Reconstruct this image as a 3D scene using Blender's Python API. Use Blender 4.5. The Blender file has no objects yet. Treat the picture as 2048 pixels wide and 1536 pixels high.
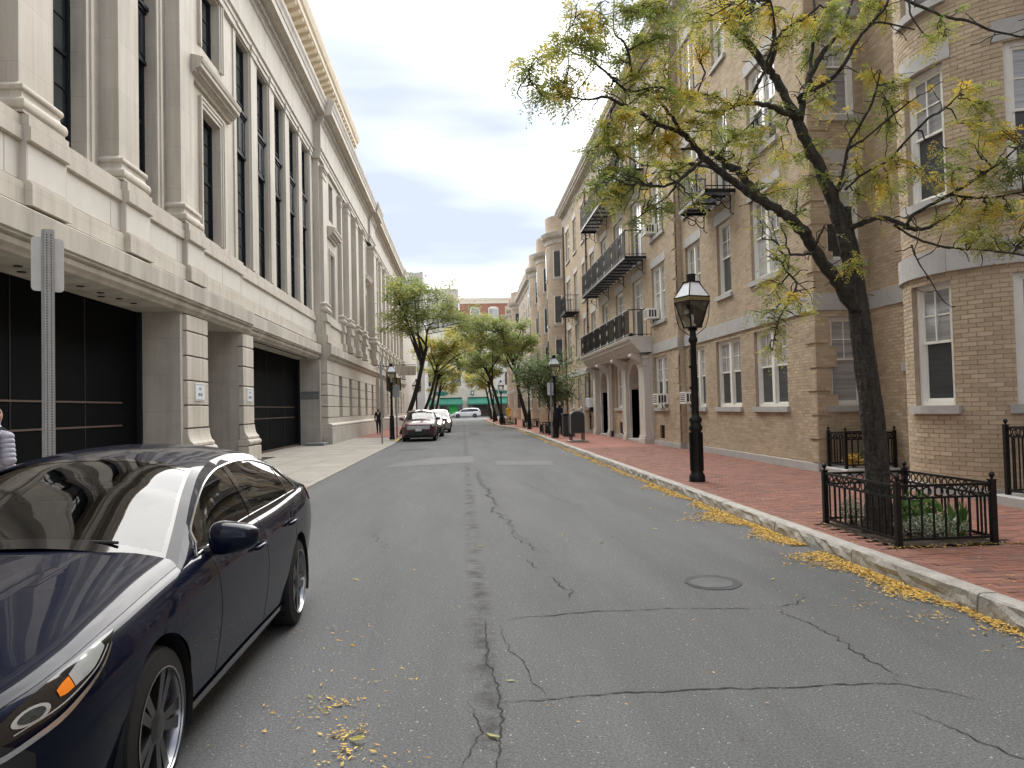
import bpy, bmesh, math, random
from mathutils import Vector, Matrix
random.seed(7)
SC = bpy.context.scene
COL = SC.collection
PI = math.pi
rad = math.radians

# ------------------------------------------------------------------ camera
cam_d = bpy.data.cameras.new('camera')
cam = bpy.data.objects.new('camera', cam_d)
COL.objects.link(cam)
cam_d.sensor_width = 36.0
cam_d.lens = 36.0 * 1538 / 2048
cam_d.clip_start = 0.05
cam_d.clip_end = 3000
_r = Vector((0.99764832, -0.06420259, -0.02399685))
_u = Vector((0.02194826, -0.03242555, 0.99923313))
_f = Vector((0.06493147, 0.99740995, 0.03094016))
_m = Matrix.Identity(4)
for _i in range(3):
    _m[_i][0] = _r[_i]; _m[_i][1] = _u[_i]; _m[_i][2] = -_f[_i]
_m[2][3] = 1.62
cam.matrix_world = _m
SC.camera = cam

# ------------------------------------------------------------------ world: bright overcast sky
SUN_EL, SUN_AZ = 42, 0
w = bpy.data.worlds.new('World'); SC.world = w; w.use_nodes = True
nt = w.node_tree; nt.nodes.clear()
def N(nt, t, **k):
    n = nt.nodes.new(t)
    for a, b in k.items(): setattr(n, a, b)
    return n
out = N(nt, 'ShaderNodeOutputWorld'); bg = N(nt, 'ShaderNodeBackground')
bg.inputs['Strength'].default_value = 0.05
sky = N(nt, 'ShaderNodeTexSky', sky_type='NISHITA', sun_disc=False)
sky.sun_elevation = rad(SUN_EL); sky.sun_rotation = rad(SUN_AZ); sky.air_density = 1.2; sky.dust_density = 2.0
tc = N(nt, 'ShaderNodeTexCoord'); mp = N(nt, 'ShaderNodeMapping')
mp.inputs['Scale'].default_value = (1.0, 1.0, 4.2); mp.inputs['Location'].default_value = (0.35, 0.2, -1.55)
nz = N(nt, 'ShaderNodeTexNoise'); nz.inputs['Scale'].default_value = 2.1; nz.inputs['Detail'].default_value = 3.5; nz.inputs['Roughness'].default_value = 0.5
rp = N(nt, 'ShaderNodeValToRGB'); e = rp.color_ramp.elements
e[0].position = 0.40; e[0].color = (1.75, 2.0, 2.6, 1)
e[1].position = 0.60; e[1].color = (5.4, 5.4, 5.4, 1)
q = rp.color_ramp.elements.new(0.50); q.color = (2.5, 2.75, 3.2, 1)
mx = N(nt, 'ShaderNodeMix', data_type='RGBA'); mx.inputs[0].default_value = 0.97
L = nt.links.new
L(tc.outputs['Generated'], mp.inputs['Vector']); L(mp.outputs[0], nz.inputs['Vector']); L(nz.outputs['Fac'], rp.inputs[0])
L(sky.outputs[0], mx.inputs[6]); L(rp.outputs[0], mx.inputs[7]); L(mx.outputs[2], bg.inputs[0]); L(bg.outputs[0], out.inputs[0])

sun_d = bpy.data.lights.new('sun', 'SUN'); sun = bpy.data.objects.new('sun', sun_d); COL.objects.link(sun)
sun_d.energy = 1.5; sun_d.angle = rad(100); sun_d.color = (1.0, 0.97, 0.92)
sun.location = (20, 20, 60)
_sd = Vector((math.sin(rad(SUN_AZ)) * math.cos(rad(SUN_EL)), math.cos(rad(SUN_AZ)) * math.cos(rad(SUN_EL)), math.sin(rad(SUN_EL))))
sun.rotation_euler = _sd.to_track_quat('Z', 'Y').to_euler()
SC.view_settings.view_transform = 'Standard'; SC.view_settings.look = 'None'
SC.view_settings.exposure = 2.92; SC.view_settings.gamma = 1.0
SC.view_settings.use_curve_mapping = False
SC.cycles.max_bounces = 7; SC.cycles.diffuse_bounces = 4; SC.cycles.glossy_bounces = 3
SC.cycles.transparent_max_bounces = 12; SC.cycles.transmission_bounces = 4
SC.cycles.use_denoising = True

# ------------------------------------------------------------------ materials
MATS = {}
def mat(name, c1, c2=None, scale=4.0, rough=0.7, metal=0.0, bump=0.0, bscale=60.0, rnd=0.0, stretch=None,
        spec=0.5, coat=0.0, transl=None, speck=None, alpha=None, emit=None, hue=None, coords='P', bdist=0.01, huepos=None):
    m = bpy.data.materials.new(name); m.use_nodes = True; MATS[name] = m
    t = m.node_tree; b = t.nodes['Principled BSDF']; o = t.nodes['Material Output']
    l = t.links.new
    b.inputs['Roughness'].default_value = rough; b.inputs['Metallic'].default_value = metal
    b.inputs['Specular IOR Level'].default_value = spec
    if coat: b.inputs['Coat Weight'].default_value = coat; b.inputs['Coat Roughness'].default_value = 0.012
    c1 = (*c1, 1); b.inputs['Base Color'].default_value = c1
    geo = N(t, 'ShaderNodeNewGeometry')
    pos = geo.outputs['Position']
    if coords == 'O':
        pos = N(t, 'ShaderNodeTexCoord').outputs['Object']
    col = None
    if c2:
        v = pos
        if stretch:
            mpn = N(t, 'ShaderNodeMapping'); mpn.inputs['Scale'].default_value = stretch; l(pos, mpn.inputs[0]); v = mpn.outputs[0]
        n = N(t, 'ShaderNodeTexNoise'); n.inputs['Scale'].default_value = scale; n.inputs['Detail'].default_value = 6; n.inputs['Roughness'].default_value = 0.62
        l(v, n.inputs['Vector'])
        r = N(t, 'ShaderNodeValToRGB'); r.color_ramp.elements[0].position = 0.32; r.color_ramp.elements[1].position = 0.68
        r.color_ramp.elements[0].color = c1; r.color_ramp.elements[1].color = (*c2, 1)
        l(n.outputs['Fac'], r.inputs[0]); col = r.outputs[0]
    if hue:       # per-piece colours: list of (pos, colour)
        oi = N(t, 'ShaderNodeObjectInfo'); ad = N(t, 'ShaderNodeMath', operation='ADD'); fr = N(t, 'ShaderNodeMath', operation='FRACT')
        l(oi.outputs['Random'], ad.inputs[0]); l(geo.outputs['Random Per Island'], ad.inputs[1]); l(ad.outputs[0], fr.inputs[0])
        r2 = N(t, 'ShaderNodeValToRGB'); els = r2.color_ramp.elements
        for i, (p, c) in enumerate(hue):
            el = els[i] if i < 2 else els.new(p)
            el.position = p; el.color = (*c, 1)
        src = fr.outputs[0]
        if huepos:    # colour drifts from branch to branch, with a little change from leaf to leaf
            hn = N(t, 'ShaderNodeTexNoise'); hn.inputs['Scale'].default_value = huepos; hn.inputs['Detail'].default_value = 3; l(pos, hn.inputs['Vector'])
            hm = N(t, 'ShaderNodeMapRange'); hm.inputs['From Min'].default_value = .33; hm.inputs['From Max'].default_value = .70; l(hn.outputs['Fac'], hm.inputs[0])
            ha = N(t, 'ShaderNodeMath', operation='MULTIPLY_ADD'); ha.inputs[1].default_value = .30; l(fr.outputs[0], ha.inputs[0])
            hb = N(t, 'ShaderNodeMath', operation='MULTIPLY'); hb.inputs[1].default_value = .72; l(hm.outputs[0], hb.inputs[0]); l(hb.outputs[0], ha.inputs[2]); src = ha.outputs[0]
        l(src, r2.inputs[0])
        if col is None: col = r2.outputs[0]
        else:
            mm = N(t, 'ShaderNodeMix', data_type='RGBA', blend_type='MULTIPLY'); mm.inputs[0].default_value = 1
            l(r2.outputs[0], mm.inputs[6]); l(col, mm.inputs[7]); col = mm.outputs[2]
    if speck:     # (scale, colour, threshold)
        n3 = N(t, 'ShaderNodeTexNoise'); n3.inputs['Scale'].default_value = speck[0]; n3.inputs['Detail'].default_value = 2
        l(pos, n3.inputs['Vector'])
        r3 = N(t, 'ShaderNodeValToRGB'); r3.color_ramp.elements[0].position = speck[2]; r3.color_ramp.elements[1].position = speck[2] + 0.06
        l(n3.outputs['Fac'], r3.inputs[0])
        mm = N(t, 'ShaderNodeMix', data_type='RGBA'); l(r3.outputs[0], mm.inputs[0])
        if col is None: mm.inputs[6].default_value = c1
        else: l(col, mm.inputs[6])
        mm.inputs[7].default_value = (*speck[1], 1); col = mm.outputs[2]
    if rnd:
        oi = N(t, 'ShaderNodeObjectInfo'); ad = N(t, 'ShaderNodeMath', operation='ADD'); fr = N(t, 'ShaderNodeMath', operation='FRACT')
        l(oi.outputs['Random'], ad.inputs[0]); l(geo.outputs['Random Per Island'], ad.inputs[1]); l(ad.outputs[0], fr.inputs[0])
        mr = N(t, 'ShaderNodeMapRange'); mr.inputs['To Min'].default_value = 1 - rnd; mr.inputs['To Max'].default_value = 1 + rnd
        l(fr.outputs[0], mr.inputs[0])
        hs = N(t, 'ShaderNodeHueSaturation'); l(mr.outputs[0], hs.inputs['Value'])
        if col is None: hs.inputs['Color'].default_value = c1
        else: l(col, hs.inputs['Color'])
        col = hs.outputs[0]
    if col is not None: l(col, b.inputs['Base Color'])
    if bump:
        nb = N(t, 'ShaderNodeTexNoise'); nb.inputs['Scale'].default_value = bscale; nb.inputs['Detail'].default_value = 4
        l(pos, nb.inputs['Vector'])
        bp = N(t, 'ShaderNodeBump'); bp.inputs['Strength'].default_value = bump; bp.inputs['Distance'].default_value = bdist
        l(nb.outputs['Fac'], bp.inputs['Height']); l(bp.outputs[0], b.inputs['Normal'])
    if transl:
        tr = N(t, 'ShaderNodeBsdfTranslucent'); ms = N(t, 'ShaderNodeMixShader'); ms.inputs[0].default_value = transl
        if col is not None: l(col, tr.inputs[0])
        else: tr.inputs[0].default_value = c1
        l(b.outputs[0], ms.inputs[1]); l(tr.outputs[0], ms.inputs[2]); l(ms.outputs[0], o.inputs[0])
    if alpha is not None:   # thin clear glass: fresnel mix of gloss and tinted transparency
        lw = N(t, 'ShaderNodeFresnel'); lw.inputs[0].default_value = 1.5
        tr = N(t, 'ShaderNodeBsdfTransparent'); tr.inputs[0].default_value = (*alpha, 1)
        gl = N(t, 'ShaderNodeBsdfGlossy'); gl.inputs['Roughness'].default_value = rough
        mr2 = N(t, 'ShaderNodeMath', operation='MULTIPLY_ADD'); mr2.inputs[1].default_value = 1.15; mr2.inputs[2].default_value = 0.03
        l(lw.outputs[0], mr2.inputs[0])
        ms = N(t, 'ShaderNodeMixShader'); l(mr2.outputs[0], ms.inputs[0]); l(tr.outputs[0], ms.inputs[1]); l(gl.outputs[0], ms.inputs[2]); l(ms.outputs[0], o.inputs[0])
    if emit:
        b.inputs['Emission Color'].default_value = (*emit[:3], 1); b.inputs['Emission Strength'].default_value = emit[3]
    return m

mat('limestone', (.50, .455, .385), (.60, .555, .48), scale=0.9, rough=.85, bump=.12, bscale=25, rnd=.035, stretch=(1, 1, .45))
mat('limestone_clean', (.60, .565, .505), (.66, .63, .57), scale=1.5, rough=.85, rnd=.03)
mat('limestone_stain', (.33, .305, .26), (.57, .525, .45), scale=1.6, rough=.9, bump=.15, bscale=30, stretch=(1, 1, .16))
mat('limestone_grey', (.43, .395, .345), (.54, .50, .44), scale=1.2, rough=.9, bump=.12, bscale=30, rnd=.04)
mat('terracotta_cream', (.58, .51, .39), (.65, .58, .46), scale=2, rough=.8)
mat('mortar', (.31, .25, .185), (.40, .325, .245), scale=8, rough=.95)
BR = [(0, (.395, .31, .215)), (.2, (.45, .355, .25)), (.42, (.495, .395, .28)), (.62, (.415, .33, .23)), (.8, (.53, .43, .315)), (1, (.36, .28, .195))]
mat('brick_tan', (.84, .85, .82), (1.08, 1.08, 1.06), scale=1.1, rough=.88, hue=BR, bump=.2, bscale=90)
mat('granite', (.36, .35, .335), (.45, .44, .42), scale=3, rough=.75, speck=(160, (.25, .245, .24), .60), rnd=.05)
mat('granite_kerb', (.29, .275, .245), (.43, .41, .37), scale=5, rough=.85, bump=.7, bscale=14, speck=(120, (.20, .185, .16), .58), rnd=.06, bdist=.03)
mat('paver', (.86, .86, .86), (1, 1, 1), scale=2.2, rough=.85, bump=.2, bscale=70,
    hue=[(0, (.215, .088, .062)), (.25, (.25, .108, .076)), (.5, (.18, .075, .055)), (.72, (.275, .128, .09)), (.88, (.14, .078, .064)), (1, (.225, .098, .07))])
mat('paver_sand', (.105, .085, .07), (.15, .12, .095), scale=9, rough=.95)
mat('concrete_walk', (.26, .242, .205), (.345, .32, .275), scale=1.3, rough=.9, bump=.1, bscale=60, rnd=.05)
mat('white_paint', (.72, .71, .65), (.78, .77, .71), scale=6, rough=.5)
mat('portico_paint', (.50, .475, .42), (.60, .575, .52), scale=2.5, rough=.7, stretch=(1, 1, .5))
mat('iron', (.005, .005, .0055), (.009, .009, .009), scale=20, rough=.45, spec=.3)
mat('iron_floor', (.02, .021, .023), rough=.6)
mat('galvanised', (.34, .35, .34), (.42, .43, .42), scale=14, rough=.5, metal=.4)
mat('sign_back', (.55, .55, .53), (.62, .62, .60), scale=6, rough=.5, metal=.2)
mat('bronze', (.009, .011, .015), (.016, .019, .025), scale=10, rough=.65, spec=.15)
mat('garage_black', (.0022, .0028, .0034), (.0045, .005, .006), scale=1.5, rough=.75, bump=.1, bscale=8, spec=.05)
mat('rust_line', (.07, .045, .035), (.12, .08, .06), scale=20, rough=.8)
mat('hole', (.01, .01, .01), rough=.9)
mat('glass_dark', (.012, .018, .02), (.03, .042, .043), scale=.8, rough=.06, rnd=.4, spec=.9)
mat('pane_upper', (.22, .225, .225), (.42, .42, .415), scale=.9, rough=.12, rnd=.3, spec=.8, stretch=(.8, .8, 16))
mat('pane_screen', (.026, .028, .031), (.056, .06, .063), scale=.9, rough=.35, rnd=.35, stretch=(.8, .8, 12))
mat('clear_glass', (1, 1, 1), rough=.02, alpha=(.95, .97, .96))
mat('car_glass', (1, 1, 1), rough=.01, alpha=(.42, .47, .46))
mat('lamp_pane', (.74, .77, .80), (.80, .83, .86), scale=3, rough=.15, spec=.6)
mat('lamp_band', (.20, .155, .06), rough=.5)
mat('rubber', (.006, .006, .006), (.011, .011, .011), scale=30, rough=.85)
mat('chrome', (.72, .73, .74), rough=.14, metal=1)
mat('rim', (.09, .09, .095), rough=.3, metal=.9)
mat('rim_edge', (.34, .34, .35), rough=.25, metal=.9)
mat('black_plastic', (.011, .011, .012), rough=.5)
mat('black_gloss', (.006, .006, .007), rough=.08, coat=.5)
mat('seam', (.003, .003, .004), rough=.6)
mat('amber', (.75, .20, .015), rough=.2)
mat('tail_red', (.28, .008, .008), rough=.15)
mat('lens_clear', (.55, .58, .60), rough=.08, metal=.6)
mat('interior', (.015, .014, .014), rough=.8)
mat('seat', (.03, .028, .027), rough=.7)
mat('paint_navy', (.0016, .0036, .014), rough=.5, metal=.0, coat=.66, spec=.04); MATS['paint_navy'].node_tree.nodes['Principled BSDF'].inputs['Coat IOR'].default_value = 1.40
mat('paint_maroon', (.07, .006, .012), rough=.45, metal=.2, coat=1.0)
mat('paint_black', (.006, .006, .007), rough=.3, metal=.3, coat=1.0)
mat('paint_silver', (.44, .45, .46), rough=.35, metal=.7, coat=.8)
mat('paint_grey', (.20, .23, .26), rough=.35, metal=.6, coat=.8)
mat('paint_white', (.78, .79, .80), rough=.35, coat=.8)
mat('headlight_on', (1, .9, .6), rough=.3, emit=(1, .86, .5, 9))
mat('plate', (.66, .66, .68), rough=.5)
mat('bark', (.016, .014, .011), (.065, .058, .046), scale=11, rough=.95, bump=1.0, bscale=16, stretch=(2.2, 2.2, .45), bdist=.07)
mat('bark_far', (.018, .016, .013), (.036, .031, .025), scale=9, rough=.95, bump=.6, bscale=16)
LG = [(0, (.14, .20, .055)), (.25, (.22, .28, .075)), (.45, (.33, .36, .09)), (.62, (.52, .47, .10)), (.80, (.72, .53, .08)), (1, (.74, .52, .07))]
mat('leaf', (.85, .85, .85), (1.1, 1.1, 1.1), scale=3, rough=.5, hue=LG, transl=.5, huepos=2.2)
LF = [(0, (.18, .235, .085)), (.4, (.27, .325, .11)), (.68, (.37, .40, .13)), (.88, (.54, .49, .14)), (1, (.62, .50, .11))]
mat('leaf_far', (.85, .85, .85), (1.1, 1.1, 1.1), scale=.5, rough=.55, hue=LF, transl=.5, huepos=.7)
LY = [(0, (.29, .33, .10)), (.4, (.44, .43, .12)), (.75, (.60, .51, .12)), (1, (.66, .50, .10))]
mat('leaf_yellow', (.85, .85, .85), (1.1, 1.1, 1.1), scale=.5, rough=.55, hue=LY, transl=.5, huepos=.7)
mat('leaf_maple', (.75, .75, .75), (1.15, 1.15, 1.15), scale=1, rough=.6, transl=.45, huepos=1.5, hue=[(0, (.105, .16, .07)), (.6, (.17, .24, .09)), (.9, (.28, .30, .10)), (1, (.46, .34, .08))])
mat('leaf_fallen', (.85, .85, .85), (1.1, 1.1, 1.1), scale=6, rough=.8, hue=[(0, (.56, .34, .06)), (.4, (.68, .46, .11)), (.7, (.62, .38, .07)), (.9, (.36, .21, .06)), (1, (.50, .44, .13))])
mat('shrub_green', (.05, .12, .025), rough=.55, hue=[(0, (.045, .10, .02)), (.6, (.09, .19, .035)), (1, (.16, .26, .06))], transl=.25)
mat('shrub_pale', (.3, .35, .25), rough=.6, hue=[(0, (.10, .145, .07)), (.5, (.30, .34, .23)), (1, (.52, .54, .42))], transl=.2)
mat('soil', (.035, .026, .018), (.07, .05, .034), scale=20, rough=1, bump=.8, bscale=40)
mat('steel_grey', (.30, .31, .31), (.36, .37, .37), scale=8, rough=.5, metal=.5)
mat('mailbox', (.018, .021, .022), (.024, .027, .028), scale=4, rough=.5)
mat('jacket_grey', (.30, .29, .345), (.36, .35, .41), scale=8, rough=.6)
mat('cloth_black', (.01, .01, .011), (.018, .018, .02), scale=20, rough=.9)
mat('cloth_navy', (.012, .016, .04), rough=.9)
mat('skin', (.42, .26, .19), rough=.6)
mat('hair', (.03, .02, .014), rough=.6)
mat('cloth_pale', (.5, .42, .38), rough=.9)
mat('white_cloth', (.7, .7, .7), rough=.9)
mat('shoe', (.25, .12, .08), rough=.7)
mat('red_brick_far', (.26, .12, .085), (.33, .155, .11), scale=2, rough=.9)
mat('cream_far', (.62, .57, .48), (.68, .63, .54), scale=.6, rough=.9)
mat('white_wall', (.66, .64, .59), (.72, .70, .65), scale=.5, rough=.9)
mat('concrete_tower', (.46, .43, .39), (.54, .51, .47), scale=.4, rough=.9)
mat('awning_green', (.05, .25, .17), (.07, .31, .21), scale=3, rough=.7)
mat('green_lit', (.05, .6, .12), rough=.6)
mat('sign_green', (.02, .17, .13), rough=.6)
mat('sign_white', (.66, .69, .72), (.72, .75, .78), scale=10, rough=.5)
mat('sign_ink', (.06, .08, .10), rough=.6)
mat('yellow_paint', (.62, .40, .07), (.72, .50, .12), scale=9, rough=.8)
mat('yellow_jacket', (.75, .45, .03), rough=.7)
mat('lantern_brass', (.16, .12, .05), rough=.5)
mat('asphalt_patch_light', (.115, .118, .12), (.15, .153, .155), scale=2.5, rough=.92, bump=.4, bscale=140)
mat('asphalt_patch_dark', (.045, .047, .05), (.07, .072, .075), scale=7, rough=.9, bump=.5, bscale=120)
mat('crack_dark', (.02, .02, .019), (.04, .04, .038), scale=14, rough=1)
mat('sill_grey', (.20, .21, .205), rough=.8)
mat('roof_dark', (.10, .10, .10), rough=.9)
mat('slate', (.09, .10, .11), rough=.7)

# asphalt: speckled aggregate, a dark worn seam along the middle of the street, broad patches
m = mat('asphalt', (.080, .083, .084), (.110, .113, .114), scale=.9, rough=.9, bump=.7, bscale=95, speck=(46, (.33, .33, .325), .665), stretch=(1.6, .22, 1))
def asphalt_extra(m):
    t = m.node_tree; b = t.nodes['Principled BSDF']; l = t.links.new
    src = b.inputs['Base Color'].links[0].from_socket
    geo = N(t, 'ShaderNodeNewGeometry'); sx = N(t, 'ShaderNodeSeparateXYZ'); l(geo.outputs['Position'], sx.inputs[0])
    # distance to the seam with a wobble
    wn = N(t, 'ShaderNodeTexNoise'); wn.inputs['Scale'].default_value = .8; l(geo.outputs['Position'], wn.inputs['Vector'])
    wob = N(t, 'ShaderNodeMath', operation='MULTIPLY_ADD'); wob.inputs[1].default_value = .14; wob.inputs[2].default_value = -.07 - .10
    l(wn.outputs['Fac'], wob.inputs[0])
    ad = N(t, 'ShaderNodeMath', operation='ADD'); l(sx.outputs['X'], ad.inputs[0]); l(wob.outputs[0], ad.inputs[1])
    ab = N(t, 'ShaderNodeMath', operation='ABSOLUTE'); l(ad.outputs[0], ab.inputs[0])
    mr = N(t, 'ShaderNodeMapRange'); mr.inputs['From Min'].default_value = .02; mr.inputs['From Max'].default_value = .13; mr.inputs['To Min'].default_value = 1; mr.inputs['To Max'].default_value = 0
    l(ab.outputs[0], mr.inputs[0])
    pn = N(t, 'ShaderNodeTexNoise'); pn.inputs['Scale'].default_value = 3.2; pn.inputs['Detail'].default_value = 8; pn.inputs['Roughness'].default_value = .75
    l(geo.outputs['Position'], pn.inputs['Vector'])
    pr = N(t, 'ShaderNodeMapRange'); pr.inputs['From Min'].default_value = .44; pr.inputs['From Max'].default_value = .60; l(pn.outputs['Fac'], pr.inputs[0])
    mu = N(t, 'ShaderNodeMath', operation='MULTIPLY'); l(mr.outputs[0], mu.inputs[0]); l(pr.outputs[0], mu.inputs[1])
    m2 = N(t, 'ShaderNodeMath', operation='MULTIPLY'); m2.inputs[1].default_value = .8; l(mu.outputs[0], m2.inputs[0])
    mm = N(t, 'ShaderNodeMix', data_type='RGBA'); l(m2.outputs[0], mm.inputs[0]); l(src, mm.inputs[6]); mm.inputs[7].default_value = (.022, .021, .019, 1)
    # grain
    gn = N(t, 'ShaderNodeTexNoise'); gn.inputs['Scale'].default_value = 72; gn.inputs['Detail'].default_value = 4; gn.inputs['Roughness'].default_value = .8; l(geo.outputs['Position'], gn.inputs['Vector'])
    gr = N(t, 'ShaderNodeMapRange'); gr.inputs['From Min'].default_value = .3; gr.inputs['From Max'].default_value = .7; gr.inputs['To Min'].default_value = .30; gr.inputs['To Max'].default_value = 1.66; l(gn.outputs['Fac'], gr.inputs[0])
    hs = N(t, 'ShaderNodeHueSaturation'); l(gr.outputs[0], hs.inputs['Value']); l(mm.outputs[2], hs.inputs['Color']); l(hs.outputs[0], b.inputs['Base Color'])
asphalt_extra(m)
def ashlar_joints(name, bw, bh, k):
    # faint joints between the large stone blocks
    t = MATS[name].node_tree; b = t.nodes['Principled BSDF']; l = t.links.new; src = b.inputs['Base Color'].links[0].from_socket
    g = N(t, 'ShaderNodeNewGeometry'); sx = N(t, 'ShaderNodeSeparateXYZ'); l(g.outputs['Position'], sx.inputs[0])
    ad = N(t, 'ShaderNodeMath', operation='ADD'); l(sx.outputs['X'], ad.inputs[0]); l(sx.outputs['Y'], ad.inputs[1])
    cx = N(t, 'ShaderNodeCombineXYZ'); l(ad.outputs[0], cx.inputs[0]); l(sx.outputs['Z'], cx.inputs[1])
    bt = N(t, 'ShaderNodeTexBrick'); l(cx.outputs[0], bt.inputs['Vector']); bt.inputs['Scale'].default_value = 1
    bt.inputs['Brick Width'].default_value = bw; bt.inputs['Row Height'].default_value = bh; bt.inputs['Mortar Size'].default_value = .006
    bt.inputs['Color1'].default_value = (1, 1, 1, 1); bt.inputs['Color2'].default_value = (.93, .93, .93, 1); bt.inputs['Mortar'].default_value = (k, k, k, 1)
    mm = N(t, 'ShaderNodeMix', data_type='RGBA', blend_type='MULTIPLY'); mm.inputs[0].default_value = 1; l(src, mm.inputs[6]); l(bt.outputs['Color'], mm.inputs[7])
    # rain-washed streaks
    mp = N(t, 'ShaderNodeMapping'); mp.inputs['Scale'].default_value = (2.2, 2.2, .12); l(g.outputs['Position'], mp.inputs[0])
    n = N(t, 'ShaderNodeTexNoise'); n.inputs['Scale'].default_value = 1.6; n.inputs['Detail'].default_value = 7; n.inputs['Roughness'].default_value = .7; l(mp.outputs[0], n.inputs['Vector'])
    mr = N(t, 'ShaderNodeMapRange'); mr.inputs['From Min'].default_value = .30; mr.inputs['From Max'].default_value = .55; mr.inputs['To Min'].default_value = .80; mr.inputs['To Max'].default_value = 1.03; l(n.outputs['Fac'], mr.inputs[0])
    hs = N(t, 'ShaderNodeHueSaturation'); l(mr.outputs[0], hs.inputs['Value']); l(mm.outputs[2], hs.inputs['Color']); l(hs.outputs[0], b.inputs['Base Color'])
ashlar_joints('limestone', 2.1, 1.02, .80); ashlar_joints('limestone_grey', 1.7, .86, .74)

# tan brick pattern for walls too far off to pick bricks apart
def brickmat(name, c1, c2, mo, vertical_axis='Y'):
    m = bpy.data.materials.new(name); m.use_nodes = True; MATS[name] = m
    t = m.node_tree; b = t.nodes['Principled BSDF']; l = t.links.new; b.inputs['Roughness'].default_value = .9
    g = N(t, 'ShaderNodeNewGeometry'); sx = N(t, 'ShaderNodeSeparateXYZ'); l(g.outputs['Position'], sx.inputs[0])
    ad = N(t, 'ShaderNodeMath', operation='ADD'); l(sx.outputs['X'], ad.inputs[0]); l(sx.outputs['Y'], ad.inputs[1])
    cx = N(t, 'ShaderNodeCombineXYZ'); l(ad.outputs[0], cx.inputs[0]); l(sx.outputs['Z'], cx.inputs[1])
    bt = N(t, 'ShaderNodeTexBrick'); l(cx.outputs[0], bt.inputs['Vector'])
    bt.inputs['Color1'].default_value = (*c1, 1); bt.inputs['Color2'].default_value = (*c2, 1); bt.inputs['Mortar'].default_value = (*mo, 1)
    bt.inputs['Scale'].default_value = 1; bt.inputs['Brick Width'].default_value = .213; bt.inputs['Row Height'].default_value = .0675; bt.inputs['Mortar Size'].default_value = .005
    n = N(t, 'ShaderNodeTexNoise'); n.inputs['Scale'].default_value = .6; n.inputs['Detail'].default_value = 6; l(g.outputs['Position'], n.inputs['Vector'])
    mr = N(t, 'ShaderNodeMapRange'); mr.inputs['From Min'].default_value = .3; mr.inputs['From Max'].default_value = .7; mr.inputs['To Min'].default_value = .82; mr.inputs['To Max'].default_value = 1.14; l(n.outputs['Fac'], mr.inputs[0])
    hs = N(t, 'ShaderNodeHueSaturation'); l(mr.outputs[0], hs.inputs['Value']); l(bt.outputs['Color'], hs.inputs['Color']); l(hs.outputs[0], b.inputs['Base Color'])
brickmat('brick_far', (.41, .325, .235), (.49, .39, .285), (.37, .30, .23))

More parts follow.
